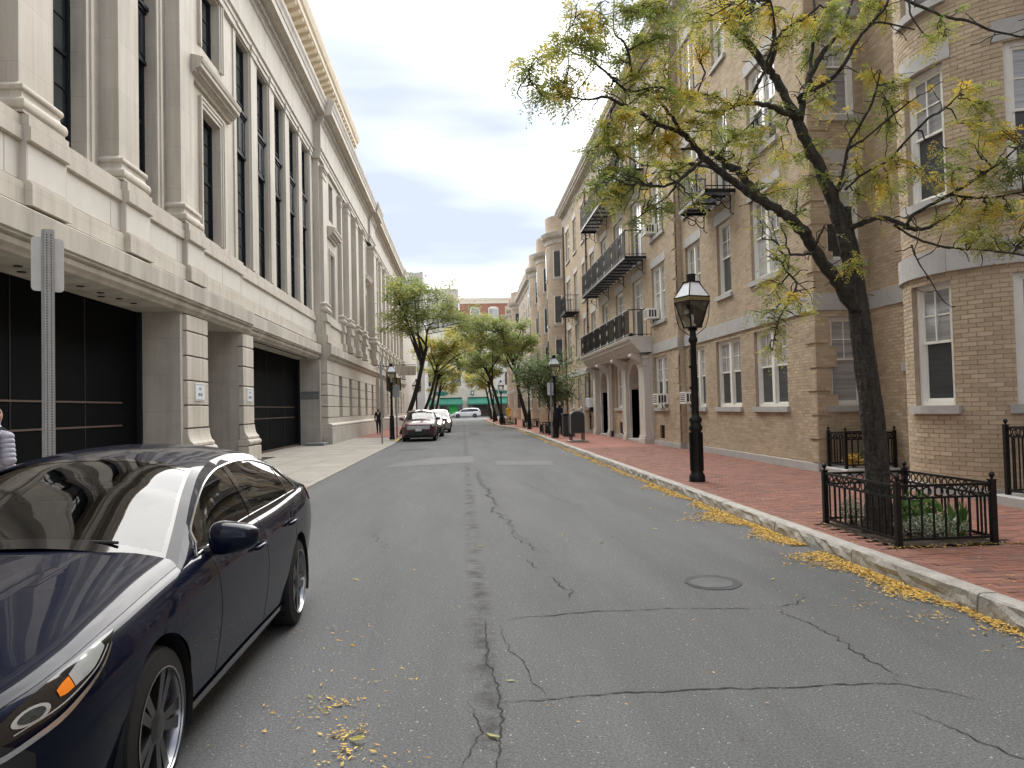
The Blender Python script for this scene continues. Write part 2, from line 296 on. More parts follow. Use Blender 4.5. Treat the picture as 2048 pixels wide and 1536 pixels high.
# ------------------------------------------------------------------ mesh helpers
ORI = {}
class MB:
    def __init__(s): s.v = []; s.f = []; s.mi = []; s.cur = 0
    def add(s, vs, fs):
        o = len(s.v); s.v += [tuple(p) for p in vs]; s.f += [tuple(i + o for i in f) for f in fs]; s.mi += [s.cur] * len(fs)
    def poly(s, *p): s.add(p, [tuple(range(len(p)))])
    def box(s, x0, x1, y0, y1, z0, z1):
        if x0 > x1: x0, x1 = x1, x0
        if y0 > y1: y0, y1 = y1, y0
        if z0 > z1: z0, z1 = z1, z0
        s.add([(x0, y0, z0), (x1, y0, z0), (x1, y1, z0), (x0, y1, z0), (x0, y0, z1), (x1, y0, z1), (x1, y1, z1), (x0, y1, z1)],
              [(0, 3, 2, 1), (4, 5, 6, 7), (0, 1, 5, 4), (1, 2, 6, 5), (2, 3, 7, 6), (3, 0, 4, 7)])
    def bbox(s, x0, x1, y0, y1, z0, z1, b=.01):
        """box with chamfered vertical and horizontal edges on every side"""
        if x0 > x1: x0, x1 = x1, x0
        if y0 > y1: y0, y1 = y1, y0
        if z0 > z1: z0, z1 = z1, z0
        b = min(b, (x1 - x0) / 2.01, (y1 - y0) / 2.01, (z1 - z0) / 2.01)
        def ring(z, d): return [(x0 + d + b, y0 + d, z), (x1 - d - b, y0 + d, z), (x1 - d, y0 + d + b, z), (x1 - d, y1 - d - b, z), (x1 - d - b, y1 - d, z), (x0 + d + b, y1 - d, z), (x0 + d, y1 - d - b, z), (x0 + d, y0 + d + b, z)]
        vs = []
        for z, d in ((z0, b), (z0 + b, 0), (z1 - b, 0), (z1, b)): 
            dd = min(d, (x1 - x0) / 2 - b - 1e-4, (y1 - y0) / 2 - b - 1e-4); vs += ring(z, max(dd, 0))
        fs = [tuple(range(7, -1, -1)), tuple(range(24, 32))]
        for k in range(3):
            for i in range(8): fs.append((k * 8 + i, k * 8 + (i + 1) % 8, k * 8 + 8 + (i + 1) % 8, k * 8 + 8 + i))
        s.add(vs, fs)
    def prof(s, pts, a0, a1, axis='y'):
        """closed profile extruded along an axis. axis y: pts=(x,z); axis x: pts=(y,z); axis z: pts=(x,y)"""
        n = len(pts)
        def P(p, a): return (p[0], a, p[1]) if axis == 'y' else ((a, p[0], p[1]) if axis == 'x' else (p[0], p[1], a))
        s.add([P(p, a0) for p in pts] + [P(p, a1) for p in pts],
              [tuple(range(n)), tuple(range(2 * n - 1, n - 1, -1))] + [(i, i + n, (i + 1) % n + n, (i + 1) % n) for i in range(n)])
    def tube(s, path, radii, n=8, cap=True):
        path = [Vector(p) for p in path]
        if not hasattr(radii, '__len__'): radii = [radii] * len(path)
        o = len(s.v); ref = Vector((0, 0, 1)); prev = None
        for i, p in enumerate(path):
            d = (path[min(i + 1, len(path) - 1)] - path[max(i - 1, 0)])
            if d.length < 1e-9: d = Vector((0, 0, 1))
            d.normalize()
            if prev is None:
                a = d.cross(ref)
                if a.length < .1: a = d.cross(Vector((1, 0, 0)))
            else:
                a = prev - d * prev.dot(d)
                if a.length < 1e-6: a = d.cross(ref)
            a.normalize(); prev = a; b = d.cross(a)
            for k in range(n):
                t = 2 * PI * k / n; s.v.append(tuple(p + (a * math.cos(t) + b * math.sin(t)) * radii[i]))
        fs = []
        for i in range(len(path) - 1):
            for k in range(n): fs.append((o + i * n + k, o + i * n + (k + 1) % n, o + (i + 1) * n + (k + 1) % n, o + (i + 1) * n + k))
        if cap: fs.append(tuple(o + k for k in range(n - 1, -1, -1))); fs.append(tuple(o + (len(path) - 1) * n + k for k in range(n)))
        s.f += fs; s.mi += [s.cur] * len(fs)
    def lathe(s, prof, c, n=16, axis='z', ph=0.0, cap=True):
        vs = []
        for r, h in prof:
            for k in range(n):
                t = 2 * PI * k / n + ph
                if axis == 'z': vs.append((c[0] + r * math.cos(t), c[1] + r * math.sin(t), c[2] + h))
                elif axis == 'x': vs.append((c[0] + h, c[1] + r * math.cos(t), c[2] + r * math.sin(t)))
                else: vs.append((c[0] + r * math.cos(t), c[1] + h, c[2] + r * math.sin(t)))
        fs = [(i * n + k, i * n + (k + 1) % n, (i + 1) * n + (k + 1) % n, (i + 1) * n + k) for i in range(len(prof) - 1) for k in range(n)]
        if cap: fs.append(tuple(range(n - 1, -1, -1))); fs.append(tuple((len(prof) - 1) * n + k for k in range(n)))
        s.add(vs, fs)
    def build(s, name, mats, parent=None, smooth=False, off=None):
        if not s.f: return None
        o = off if off is not None else ORI.get(parent.name if parent else '', (0, 0, 0))
        me = bpy.data.meshes.new(name)
        me.from_pydata([(p[0] - o[0], p[1] - o[1], p[2] - o[2]) for p in s.v], [], s.f)
        if not isinstance(mats, (list, tuple)): mats = [mats]
        for q in mats: me.materials.append(MATS[q])
        if len(mats) > 1: me.polygons.foreach_set('material_index', s.mi)
        if smooth: me.polygons.foreach_set('use_smooth', [True] * len(s.f))
        ob = bpy.data.objects.new(name, me); COL.objects.link(ob)
        if parent: ob.parent = parent; ORI[ob.name] = tuple(o)
        return ob
def thing(name, label, cat, loc=(0, 0, 0), rotz=0, group=None, local=False):
    o = bpy.data.objects.new(name, None); COL.objects.link(o); o.empty_display_size = .2
    o.location = loc; o.rotation_euler = (0, 0, rotz); o['label'] = label; o['category'] = cat
    if group: o['group'] = group
    ORI[o.name] = (0, 0, 0) if local else tuple(loc)
    return o
def tag(o, label, cat, group=None):
    o['label'] = label; o['category'] = cat
    if group: o['group'] = group
    return o
def struct(o): o['kind'] = 'structure'; return o
def stuff(o): o['kind'] = 'stuff'; return o
def dup(root, loc, rotz=0, label=None, group=None, scale=None):
    r = root.copy(); COL.objects.link(r); r.location = loc; r.rotation_euler = (0, 0, rotz)
    if scale: r.scale = scale
    if label: r['label'] = label
    if group: r['group'] = group
    for ch in list(root.children):
        c = ch.copy(); COL.objects.link(c); c.parent = r
        for g in ch.children:
            d = g.copy(); COL.objects.link(d); d.parent = c
    return r
def autosmooth(o, ang=35):
    me = o.data
    me.polygons.foreach_set('use_smooth', [True] * len(me.polygons))
    me.set_sharp_from_angle(angle=rad(ang))
    return o

# ================================================================== ground, road, pavements
def XK(y):            # street edge of the right-hand kerb
    pts = [(-30, 3.78), (6, 3.80), (16, 3.84), (40, 3.98), (56, 4.0), (62, 3.5), (66, 3.05), (110, 2.95), (116, 3.6), (119, 6.5)]
    for (a, xa), (b, xb) in zip(pts, pts[1:]):
        if a <= y <= b: return xa + (xb - xa) * (y - a) / (b - a)
    return pts[0][1] if y < pts[0][0] else pts[-1][1]
XL = -3.34            # street edge of the left-hand kerb
def zl(y):            # height of the left pavement at its kerb: dropped at the garage drives
    if y < 38: return .035
    if y > 42: return .13
    return .035 + .095 * (y - 38) / 4

b = MB(); b.poly((-900, -600, -.06), (900, -600, -.06), (900, 1500, -.06), (-900, 1500, -.06))
struct(b.build('ground', 'asphalt'))
b = MB(); ys = [-30 + i * 2 for i in range(75)]
for y0, y1 in zip(ys, ys[1:]):
    b.poly((-3.5, y0, 0), (XK(y0) + .1, y0, 0), (XK(y1) + .1, y1, 0), (-3.5, y1, 0))
road = struct(b.build('road', 'asphalt'))
b = MB(); b.poly((-120, 118, -.004), (120, 118, -.004), (120, 150, -.004), (-120, 150, -.004))
b.poly((-20, 117, 0.03), (-3.4, 117, .03), (-3.4, 118.5, .03), (-20, 118.5, .03))
struct(b.build('cross_road', 'asphalt_patch_light'))

# ---- repairs and cracks in the asphalt (parts of the road)
def ribbon(path, wd, jit=.03, step=.06, z=.004, seed=1, taper=True):
    R = random.Random(seed); b = MB(); pts = []
    for (x0, y0), (x1, y1) in zip(path, path[1:]):
        n = max(2, int(math.hypot(x1 - x0, y1 - y0) / step))
        for i in range(n): t = i / n; pts.append([x0 + (x1 - x0) * t, y0 + (y1 - y0) * t])
    pts.append(list(path[-1])); off = 0
    for i, p in enumerate(pts):
        off = off * .75 + R.uniform(-jit, jit)
        d = Vector(pts[min(i + 1, len(pts) - 1)][:2]) - Vector(pts[max(i - 1, 0)][:2]); d.normalize(); p.append(-d.y); p.append(d.x); p.append(off)
    prev = None
    for i, (x, y, nx, ny, o) in enumerate(pts):
        ww = wd * R.uniform(.35, 1.5) * (1 if not taper else min(1, .25 + 4 * min(i, len(pts) - 1 - i) / len(pts)))
        a = (x + nx * (o - ww / 2), y + ny * (o - ww / 2), z); c = (x + nx * (o + ww / 2), y + ny * (o + ww / 2), z)
        if prev: b.poly(prev[0], prev[1], c, a)
        prev = (a, c)
    return b
mat('asphalt_cover', (.08, .083, .085), (.105, .108, .11), scale=6, rough=.85, bump=.3, bscale=90)
cracks = [([(.17, 4.28), (.9, 4.33), (1.7, 4.30), (2.42, 4.26), (2.52, 4.2), (2.66, 4.08), (2.75, 3.95)], .017, .010),
          ([(.19, 5.94), (1.0, 6.05), (1.8, 6.03), (2.4, 5.93)], .015, .009), ([(2.4, 5.93), (2.62, 6.0), (2.8, 6.25)], .012, .015),
          ([(2.4, 5.92), (2.48, 5.4), (2.5, 4.9), (2.44, 4.3)], .014, .025), ([(2.3, 3.9), (2.42, 3.6), (2.5, 3.2), (2.5, 2.9)], .013, .02),
          ([(.38, 21.3), (.36, 18.5), (.42, 15.5), (.47, 13.2), (.50, 11.8), (.62, 10.4), (.70, 9.2)], .03, .04),
          ([(.55, 9.9), (.72, 9.3), (.80, 8.8), (.98, 8.5)], .016, .03), ([(.64, 8.2), (.70, 7.75)], .02, .02), ([(.78, 7.4), (.86, 7.0), (.92, 6.5)], .014, .025),
          ([(.10, 3.2), (.17, 4.2), (.13, 5.0), (.12, 6.0)], .013, .012), ([(.24, 5.8), (.30, 5.1), (.42, 4.32)], .008, .012), ([(.0, 4.3), (.06, 3.9), (-.05, 3.5)], .009, .012),
          ([(-1.3, 10.6), (-1.0, 9.4), (-.9, 8.9)], .012, .03), ([(1.2, 17), (1.6, 14), (1.9, 12.2)], .014, .03)]
for i, (p, wd, j) in enumerate(cracks):
    o = ribbon(p, wd * .72, j * 1.25, step=.035, seed=i + 3).build('crack', 'crack_dark', road)
def blob(path, name, matn, z, seed, jit=.02):
    R = random.Random(seed); b = MB(); n = len(path)
    pts = []
    for i in range(n):
        x0, y0 = path[i]; x1, y1 = path[(i + 1) % n]
        for k in range(8): t = k / 8; pts.append((x0 + (x1 - x0) * t + R.uniform(-jit, jit), y0 + (y1 - y0) * t + R.uniform(-jit, jit), z))
    b.poly(*pts); return b.build(name, matn, road)
blob([(2.22 + .25 * math.cos(2 * PI * k / 14), 6.87 + .30 * math.sin(2 * PI * k / 14)) for k in range(14)], 'road_repair', 'asphalt_patch_dark', .005, 1, .012)
blob([(2.20 + .19 * math.cos(2 * PI * k / 14), 6.84 + .20 * math.sin(2 * PI * k / 14)) for k in range(14)], 'road_repair', 'asphalt_cover', .008, 2, .008)
blob([(-2.3, 22.2), (.3, 23.3), (.32, 26.4), (-1.0, 26.2), (-2.0, 24.0)], 'road_repair', 'asphalt_patch_light', .005, 3)
blob([(.9, 21.9), (2.5, 21.3), (2.6, 22.9), (1.0, 23.6)], 'road_repair', 'asphalt_patch_light', .005, 4)
blob([(-.7, 57), (1.4, 57), (1.5, 60), (-.7, 60)], 'road_repair', 'asphalt_patch_light', .005, 5)
blob([(.35, 48), (.9, 46), (1.1, 52), (.5, 55)], 'road_repair', 'asphalt_patch_dark', .005, 6, .1)
blob([(-2.6, 31), (-1.4, 31.5), (-1.5, 32.4), (-2.6, 32)], 'road_repair', 'asphalt_patch_dark', .005, 7, .08)

# ---- right-hand pavement: sand bed, granite kerb stones, red brick pavers
b = MB()
for y0, y1 in zip(ys, ys[1:]):
    if y1 <= 118: b.poly((XK(y0) + .16, y0, .118), (10.5, y0, .118), (10.5, y1, .118), (XK(y1) + .16, y1, .118))
pav_r = struct(b.build('pavement_right', 'paver_sand'))
joints = [-6, -4, -1.9, .2, 2.2, 3.6, 5.55, 7.42, 9.32, 11.3, 13.4, 15.3, 17.3, 19.4, 21.4]
while joints[-1] < 116: joints.append(joints[-1] + random.uniform(1.8, 2.3))
def kerb_stone(x0, x1, y0, y1, seed):
    R = random.Random(seed); n = 14 if y0 < 24 else 3; b = MB(); rows = []
    lift = R.uniform(-.006, .006)
    for i in range(n + 1):
        t = i / n; y = y0 + .008 + (y1 - y0 - .016) * t; x = x0 + (x1 - x0) * t
        j = lambda a: R.uniform(-a, a) if 0 < i < n else R.uniform(-a / 3, a / 3)
        rows.append([(x - .01 + j(.012), y, -.03), (x - .004 + j(.022), y, .045), (x - .002 + j(.02), y, .10 + j(.01)), (x + .006 + j(.006), y, .138 + lift + j(.004)), (x + .025, y, .152 + lift), (x + .155, y, .152 + lift), (x + .155, y, .05)])
    m = len(rows[0]); o = [p for r in rows for p in r]
    fs = [(i * m + k, i * m + k + 1, (i + 1) * m + k + 1, (i + 1) * m + k) for i in range(n) for k in range(m - 1)]
    fs += [tuple(range(m - 1, -1, -1)), tuple(n * m + k for k in range(m))]
    b.add(o, fs); return b
for i, (y0, y1) in enumerate(zip(joints, joints[1:])):
    kerb_stone(XK(y0), XK(y1), y0, y1, i).build('kerb_stone', 'granite_kerb', pav_r)
# pavers: the largest in view one by one, the rest as one mass
PIT = (4.28, 5.40, 7.45, 9.10)
R = random.Random(11); allp = []
PW, PH = .202, .0985
y = -1.0; row = 0
while y < 27:
    x = XK(y) + .165 + .105; xx = x + (-PW / 2 if row % 2 else 0)
    # soldier brick along the kerb
    while xx < 8.6:
        a = max(xx, x); c = min(xx + PW - .006, 8.6)
        if c - a > .03 and not (a < PIT[1] and c > PIT[0] and y + PH > PIT[2] and y < PIT[3]): allp.append((a, c, y, y + PH - .006))
        xx += PW
    y += PH; row += 1
y = -1.0
while y < 27:
    allp.append((XK(y) + .168, XK(y) + .168 + .097, y, y + .196)); y += .202
def vis(p):
    cx, cy = (p[0] + p[1]) / 2, (p[2] + p[3]) / 2
    return cx / max(cy, .1) < .735 and cy > 4.6
vp = sorted([p for p in allp if vis(p)], key=lambda p: p[2])
single = set(id(p) for p in vp[:300])
pm = {}
def paver_box(b, p, z):
    a, c, y0, y1 = p; h = .02; e = .004
    vs = [(a, y0, z - h), (c, y0, z - h), (c, y1, z - h), (a, y1, z - h), (a, y0, z - e), (c, y0, z - e), (c, y1, z - e), (a, y1, z - e), (a + e, y0 + e, z), (c - e, y0 + e, z), (c - e, y1 - e, z), (a + e, y1 - e, z)]
    fs = [(8, 9, 10, 11)] + [(k, (k + 1) % 4, 4 + (k + 1) % 4, 4 + k) for k in range(4)] + [(4 + k, 4 + (k + 1) % 4, 8 + (k + 1) % 4, 8 + k) for k in range(4)]
    b.add(vs, fs)
rest = MB()
for p in allp:
    z = .138 + R.uniform(-.003, .003)
    if id(p) in single:
        key = (round(p[1] - p[0], 2), round(p[3] - p[2], 2))
        if key not in pm:
            q = MB(); paver_box(q, (0, key[0], 0, key[1]), 0); me = q.build('paver', 'paver', pav_r); pm[key] = me.data; o = me
        else:
            o = bpy.data.objects.new('paver', pm[key]); COL.objects.link(o); o.parent = pav_r
        o.location = (p[0], p[2], z)
    else: paver_box(rest, p, z)
stuff(rest.build('pavers', 'paver', pav_r))
# beyond: one sheet with a fine brick pattern
brickmat('paver_far', (.25, .10, .07), (.31, .125, .09), (.19, .09, .065))
MATS['paver_far'].node_tree.nodes['Brick Texture'].inputs['Row Height'].default_value = .1
b = MB(); yy = [27 + i for i in range(90)]
for y0, y1 in zip(yy, yy[1:]): b.poly((XK(y0) + .158, y0, .134), (8.8, y0, .134), (8.8, y1, .134), (XK(y1) + .158, y1, .134))
# flat plan pattern: use x and y
t = MATS['paver_far'].node_tree
cxn = [n for n in t.nodes if n.type == 'COMBXYZ'][0]; sxn = [n for n in t.nodes if n.type == 'SEPXYZ'][0]
t.links.new(sxn.outputs['X'], cxn.inputs[0]); t.links.new(sxn.outputs['Y'], cxn.inputs[1])
b.build('brick_paving', 'paver_far', pav_r)

# ---- left-hand pavement: concrete slabs sloping up to the building, kerb strip
def zlx(x, y): return zl(y) + (.145 - zl(y)) * min(1, max(0, (XL - .18 - x) / 2.9))
b = MB()
for y0, y1 in zip(ys, ys[1:]):
    if y1 <= 118: b.poly((-9.2, y0, .09), (-3.50, y0, zl(y0) - .03), (-3.50, y1, zl(y1) - .03), (-9.2, y1, .09))
pav_l = struct(b.build('pavement_left', 'paver_sand'))
R = random.Random(5)
y = 1.0
while y < 43:
    xe = [-3.52, -4.45, -5.4, -6.36]
    if 10 < y < 17.5 or 25.5 < y < 35.5: xe = xe + [-7.45]
    for xa, xb in zip(xe, xe[1:]):
        q = MB(); g = .006; x0, x1, y0, y1 = xb + g, xa - g, y + g, min(y + 1.52, 43.4) - g
        z = [zlx(x0, y0), zlx(x1, y0), zlx(x1, y1), zlx(x0, y1)]; dz = R.uniform(-.002, .002)
        vs = [(x0, y0, 0), (x1, y0, 0), (x1, y1, 0), (x0, y1, 0)] + [(X, Y, Z + dz) for (X, Y), Z in zip([(x0, y0), (x1, y0), (x1, y1), (x0, y1)], z)]
        q.add(vs, [(4, 5, 6, 7)] + [(k, (k + 1) % 4, 4 + (k + 1) % 4, 4 + k) for k in range(4)])
        q.build('slab', 'concrete_walk', pav_l)
    y += 1.52
b = MB(); yy = [43.2 + i for i in range(76)]
for y0, y1 in zip(yy, yy[1:]): b.poly((-9, y0, .146), (-3.5, y0, zl(y0) + .004), (-3.5, y1, zl(y1) + .004), (-9, y1, .146))
b.build('brick_paving', 'paver_far', pav_l)
y = -6.0; k = 0
while y < 116:
    y1 = y + 1.9; q = MB(); n = 4; g = .004; rows = []
    for i in range(n + 1):
        yy_ = y + g + (y1 - y - 2 * g) * i / n; zz = zl(yy_) + .004
        rows.append([(XL, yy_, -.03), (XL, yy_, zz - .012), (XL - .012, yy_, zz), (XL - .17, yy_, zz), (XL - .17, yy_, 0)])
    mm_ = 5; q.add([p for r in rows for p in r], [(i * mm_ + j, (i + 1) * mm_ + j, (i + 1) * mm_ + j + 1, i * mm_ + j + 1) for i in range(n) for j in range(4)] + [tuple(range(5)), tuple(n * 5 + j for j in range(4, -1, -1))])
    o = q.build('kerb_stone', 'yellow_paint' if 38.5 < y < 40.5 else 'concrete_walk', pav_l)
    if 38.5 < y < 40.5: o['label'] = 'kerb stone painted yellow'
    y = y1

# ---- fallen leaves (uncountable)
def leaf_quad(b, x, y, z, s, R):
    a = R.uniform(0, 2 * PI); s *= R.choice((.6, .8, 1, 1, 1.2, 1.7)); l, ww = s * R.uniform(.8, 1.4), s * R.uniform(.3, .5); ca, sa = math.cos(a), math.sin(a); t1, t2 = R.uniform(-.3, .35) * s, R.uniform(-.25, .3) * s
    b.poly((x - ca * l / 2, y - sa * l / 2, z), (x + sa * ww / 2, y - ca * ww / 2, z + t1 * .4), (x + ca * l / 2, y + sa * l / 2, z + t1), (x - sa * ww / 2, y + ca * ww / 2, z + max(0, t2)))
R = random.Random(21); b = MB()
def drift(y0, y1, wd, n, s=.02):
    for _ in range(n):
        y = R.uniform(y0, y1); edge = wd * (.55 + .45 * math.sin(y * 3.1) * math.sin(y * 1.3 + 1)); 
        x = XK(y) - .012 - abs(R.gauss(0, .42)) * max(.03, edge)
        leaf_quad(b, x, y, .008 + R.random() * .014, s, R)
drift(8.4, 11.2, .75, 6500, .026); drift(6.0, 8.0, .55, 3800, .026); drift(10.7, 15.5, .42, 4500, .027); drift(14, 24, .34, 4200, .03); drift(22, 56, .30, 5200, .042); drift(4.2, 6.2, .4, 700, .026); drift(5.0, 6.4, .75, 600, .026); drift(56, 100, .3, 1200, .06)
for (cx, cy, r, n) in [(-.62, 3.95, .05, 60), (-.72, 4.35, .06, 50), (-.8, 4.15, .18, 40), (-.6, 4.7, .2, 16), (3.4, 5.5, .12, 60), (3.1, 5.9, .1, 30), (-.3, 3.6, .1, 12), (-.95, 5.7, .2, 20), (-.6, 3.7, .06, 40)]:
    for _ in range(n): leaf_quad(b, R.gauss(cx, r), R.gauss(cy, r), .008 + R.random() * .008, .021, R)
for _ in range(260): leaf_quad(b, R.uniform(-1.1, 3.7), R.uniform(3, 26), .007, .018, R)
for _ in range(900):     # on the brick pavement and round the tree pit
    leaf_quad(b, XK(8) + .2 + abs(R.gauss(0, .9)), R.uniform(5, 26), .142, .02, R)
for _ in range(500): leaf_quad(b, R.uniform(4.2, 5.6), R.choice([R.gauss(7.42, .06), R.uniform(7.3, 9.2)]), .146, .02, R)
stuff(b.build('fallen_leaves', 'leaf_fallen')); 
o = bpy.data.objects['fallen_leaves']; tag(o, 'yellow fallen leaflets drifted along the granite kerb and gutter', 'leaves')
R = random.Random(77); b = MB()
for _ in range(14):
    leaf_quad(b, R.uniform(-.9, 3.6), R.uniform(3.2, 12), .009, .06, R)
for x, y in [(.25, 4.6), (2.75, 6.3), (3.62, 5.3), (-1.05, 7.5), (-.55, 3.85), (-.9, 4.5), (4.4, 6.0)]: leaf_quad(b, x, y, .009 if x < 4 else .16, .07, R)
tag(stuff(b.build('large_fallen_leaves', 'leaf_yellow')), 'few larger single pale leaves lying scattered on the asphalt', 'leaves')

# ================================================================== left: limestone building
def text_mesh(s, size, name, matn, loc, rot, parent=None, align='CENTER', sx=1.0):
    cu = bpy.data.curves.new(name, 'FONT'); cu.body = s; cu.size = size; cu.align_x = align; cu.align_y = 'CENTER'; cu.extrude = .001; cu.resolution_u = 2
    tmp = bpy.data.objects.new('tmp', cu); COL.objects.link(tmp)
    dg = bpy.context.evaluated_depsgraph_get()
    me = bpy.data.meshes.new_from_object(tmp.evaluated_get(dg)); bpy.data.objects.remove(tmp); bpy.data.curves.remove(cu)
    me.materials.clear(); me.materials.append(MATS[matn])
    mt = Matrix.Translation(loc) @ rot.to_4x4() @ Matrix.Diagonal((sx, 1, 1, 1)); me.transform(mt)
    o = bpy.data.objects.new(name, me); COL.objects.link(o)
    if parent:
        o.parent = parent; q = ORI.get(parent.name, (0, 0, 0)); me.transform(Matrix.Translation((-q[0], -q[1], -q[2])))
    return o
ROT_PX = Matrix(((0, 0, 1), (1, 0, 0), (0, 1, 0)))     # text facing +X, reading along +Y
ROT_NX = Matrix(((0, 0, -1), (-1, 0, 0), (0, 1, 0)))   # facing -X
ROT_NY = Matrix(((1, 0, 0), (0, 0, -1), (0, 1, 0)))    # facing -Y

def grid_wall(b, P, us, zs, holes):
    """flat sheet over the grid of break lines, leaving rectangular holes; P(u,z) -> point"""
    us = sorted(set([round(u, 4) for u in us] + [round(h[0], 4) for h in holes] + [round(h[1], 4) for h in holes]))
    zs = sorted(set([round(z, 4) for z in zs] + [round(h[2], 4) for h in holes] + [round(h[3], 4) for h in holes]))
    for u0, u1 in zip(us, us[1:]):
        for z0, z1 in zip(zs, zs[1:]):
            uc, zc = (u0 + u1) / 2, (z0 + z1) / 2
            if any(h[0] < uc < h[1] and h[2] < zc < h[3] for h in holes): continue
            b.poly(P(u0, z0), P(u1, z0), P(u1, z1), P(u0, z1))
def reveals(b, P, h, d0, d1):
    """four reveal faces of hole h between depths d0 and d1; P(u,z,d)"""
    u0, u1, z0, z1 = h
    for a, c in (((u0, z0), (u0, z1)), ((u0, z1), (u1, z1)), ((u1, z1), (u1, z0)), ((u1, z0), (u0, z0))):
        b.poly(P(*a, d0), P(*c, d0), P(*c, d1), P(*a, d1))
LB = thing('limestone_building', 'long pale limestone building with tall pilasters, heavy cornice and two black garage doors', 'building', (-8, 20, .1))
def sh(pts, dx): return [(x + dx, z) for x, z in pts]
# body behind the fronts
b = MB(); b.box(-28, -7.75, -10, 84, -.05, 16.2); b.build('core', 'limestone_grey', LB)
# ---- ground floor, garage range
for xf, ya, yb in ((-6.62, -10, 8.2), (-6.56, 18.42, 18.62), (-6.62, 18.622, 20.12), (-6.62, 23.28, 24.42), (-6.5, 35.75, 36.15)):
    b = MB(); b.box(-7.7, xf, ya, yb, .1, 4.055); b.build('ground_wall', 'limestone_grey', LB)
BJ = [.98, 1.33, 1.88, 2.47, 3.06, 3.65, 4.05]
def pier(y0, y1, signed):
    b = MB(); b.bbox(-6.62, -6.30, y0 - .12, y1 + .14, .08, .66, .015); b.build('plinth', 'limestone', LB)
    b = MB(); n = 10; prof = []
    for i in range(n + 1):
        t = -PI / 2 + PI * i / n; prof.append((-6.40 + .115 * math.cos(t), .78 + .10 * math.sin(t)))
    b.prof([(-6.62, .68)] + prof + [(-6.62, .88)], y0 - .1, y1 + .12); b.build('torus_moulding', 'limestone', LB)
    b = MB(); fl = [(-6.60, .89), (-6.34, .89), (-6.34, .95)] + [(-6.34 - .13 * math.sin(t * PI / 12), .95 + .33 * (1 - math.cos(t * PI / 12)) + .02) for t in range(1, 7)] + [(-6.60, 1.30)]
    b.prof(fl, y0 - .02, y1 + .05); b.build('block', 'limestone', LB)
    for z0, z1 in zip(BJ[1:], BJ[2:]):
        b = MB(); b.bbox(-6.64, -6.47, y0, y1, z0, z1 - .03, .014); b.build('block', 'limestone', LB)
pier(18.62, 20.12, 1); pier(23.28, 24.42, 1)
# soffit and jamb returns of the garages come from the belt; garage doors
def garage(y0, y1, x, ribs, label):
    b = MB(); b.box(x - .06, x, y0, y1, .09, 4.05); d = b.build('garage_door', 'garage_black', LB); d['label'] = label
    b = MB(); n = max(2, int((y1 - y0) / 2.4))
    for i in range(1, n): yy = y0 + (y1 - y0) * i / n; b.box(x - .01, x + .012, yy - .012, yy + .012, .1, 4.04)
    stuff(b.build('seam', 'black_plastic', d))
    for z in ribs:
        q = MB(); q.box(x - .01, x + .02, y0 + .03, y1 - .9, z, z + .035); q.build('rail', 'rust_line', d)
    q = MB(); q.box(x - .02, x + .05, y0, y1, .09, .22); q.build('bottom_bar', 'rust_line', d)
    for ya in (y1 - .1, y0 + .002): q = MB(); q.box(x, x + .10, ya, ya + .098, .1, 4.04); q.build('track', 'bronze', d)
garage(8.2, 18.42, -7.52, (1.42, 1.92), 'wide black metal garage door with two rusty rails')
garage(24.42, 35.75, -7.5, (1.42, 1.86), 'farther black metal garage door')
b = MB(); b.box(-7.55, -7.5, 20.12, 23.28, .09, 4.05); d = b.build('door', 'garage_black', LB)
b = MB(); b.box(-7.49, -7.44, 21.5, 21.56, .2, 3.9); b.build('handle', 'bronze', d)
b = MB(); b.bbox(-7.0, -6.16, 34.6, 36.1, .08, .26, .01); b.build('step', 'sill_grey', LB)
# soffit vents: small dark discs and slots under the belt
b = MB()
for y in (11.6, 12.6, 13.6, 14.6, 15.4, 16.2, 16.9): b.lathe([(.07, 4.045), (.07, 4.058)], (-6.98, y, 0), 10)
for y in (12.1, 13.1, 15.9): b.lathe([(.07, 4.045), (.07, 4.058)], (-7.2, y, 0), 10)
for y in (20.7, 21.1): b.lathe([(.07, 4.045), (.07, 4.058)], (-7.05, y, 0), 10)
for i in range(18): b.box(-6.98, -6.86, 25.2 + i * .55, 25.5 + i * .55, 4.045, 4.058)
stuff(b.build('soffit_vent', 'hole', LB))
BELT = [(-7.7, 4.057), (-6.50, 4.057), (-6.47, 4.10), (-6.41, 4.16), (-6.385, 4.23), (-6.40, 4.27), (-6.335, 4.29), (-6.335, 4.33), (-6.30, 4.345), (-6.30, 4.72), (-6.33, 4.74), (-6.58, 4.87), (-7.7, 4.87)]
b = MB(); b.prof(BELT, -10, 23.95); b.build('belt_course', 'limestone_stain', LB)
b = MB(); b.prof(sh(BELT, -.15), 23.95, 36.15); b.build('belt_course', 'limestone_stain', LB)
PED = [(-7.7, 4.872), (-6.56, 4.872), (-6.56, 5.20), (-6.585, 5.215), (-6.585, 5.235), (-6.65, 5.26), (-6.65, 5.86), (-6.58, 5.875), (-6.58, 6.08), (-6.61, 6.10), (-6.61, 6.26), (-6.68, 6.285), (-7.7, 6.285)]
def pedestal(y0, y1, dx, clean=True):
    b = MB(); b.prof(sh(PED, dx), y0, y1); o = b.build('pedestal_course', 'limestone', LB)
    return o
pedestal(-10, 23.95, 0); pedestal(23.95, 36.15, -.10)
b = MB(); y = -9.0       # clean pale panels let into the pedestal course
while y < 23.2: b.box(-6.651, -6.645, y + .02, min(y + 1.72, 23.93) - .02, 5.28, 5.85); y += 1.72
b.build('pale_panel', 'limestone_clean', LB)
b = MB(); y = 24.0
while y < 36: b.box(-6.751, -6.745, y + .02, min(y + 2.4, 36.1) - .02, 5.28, 5.85); y += 2.4
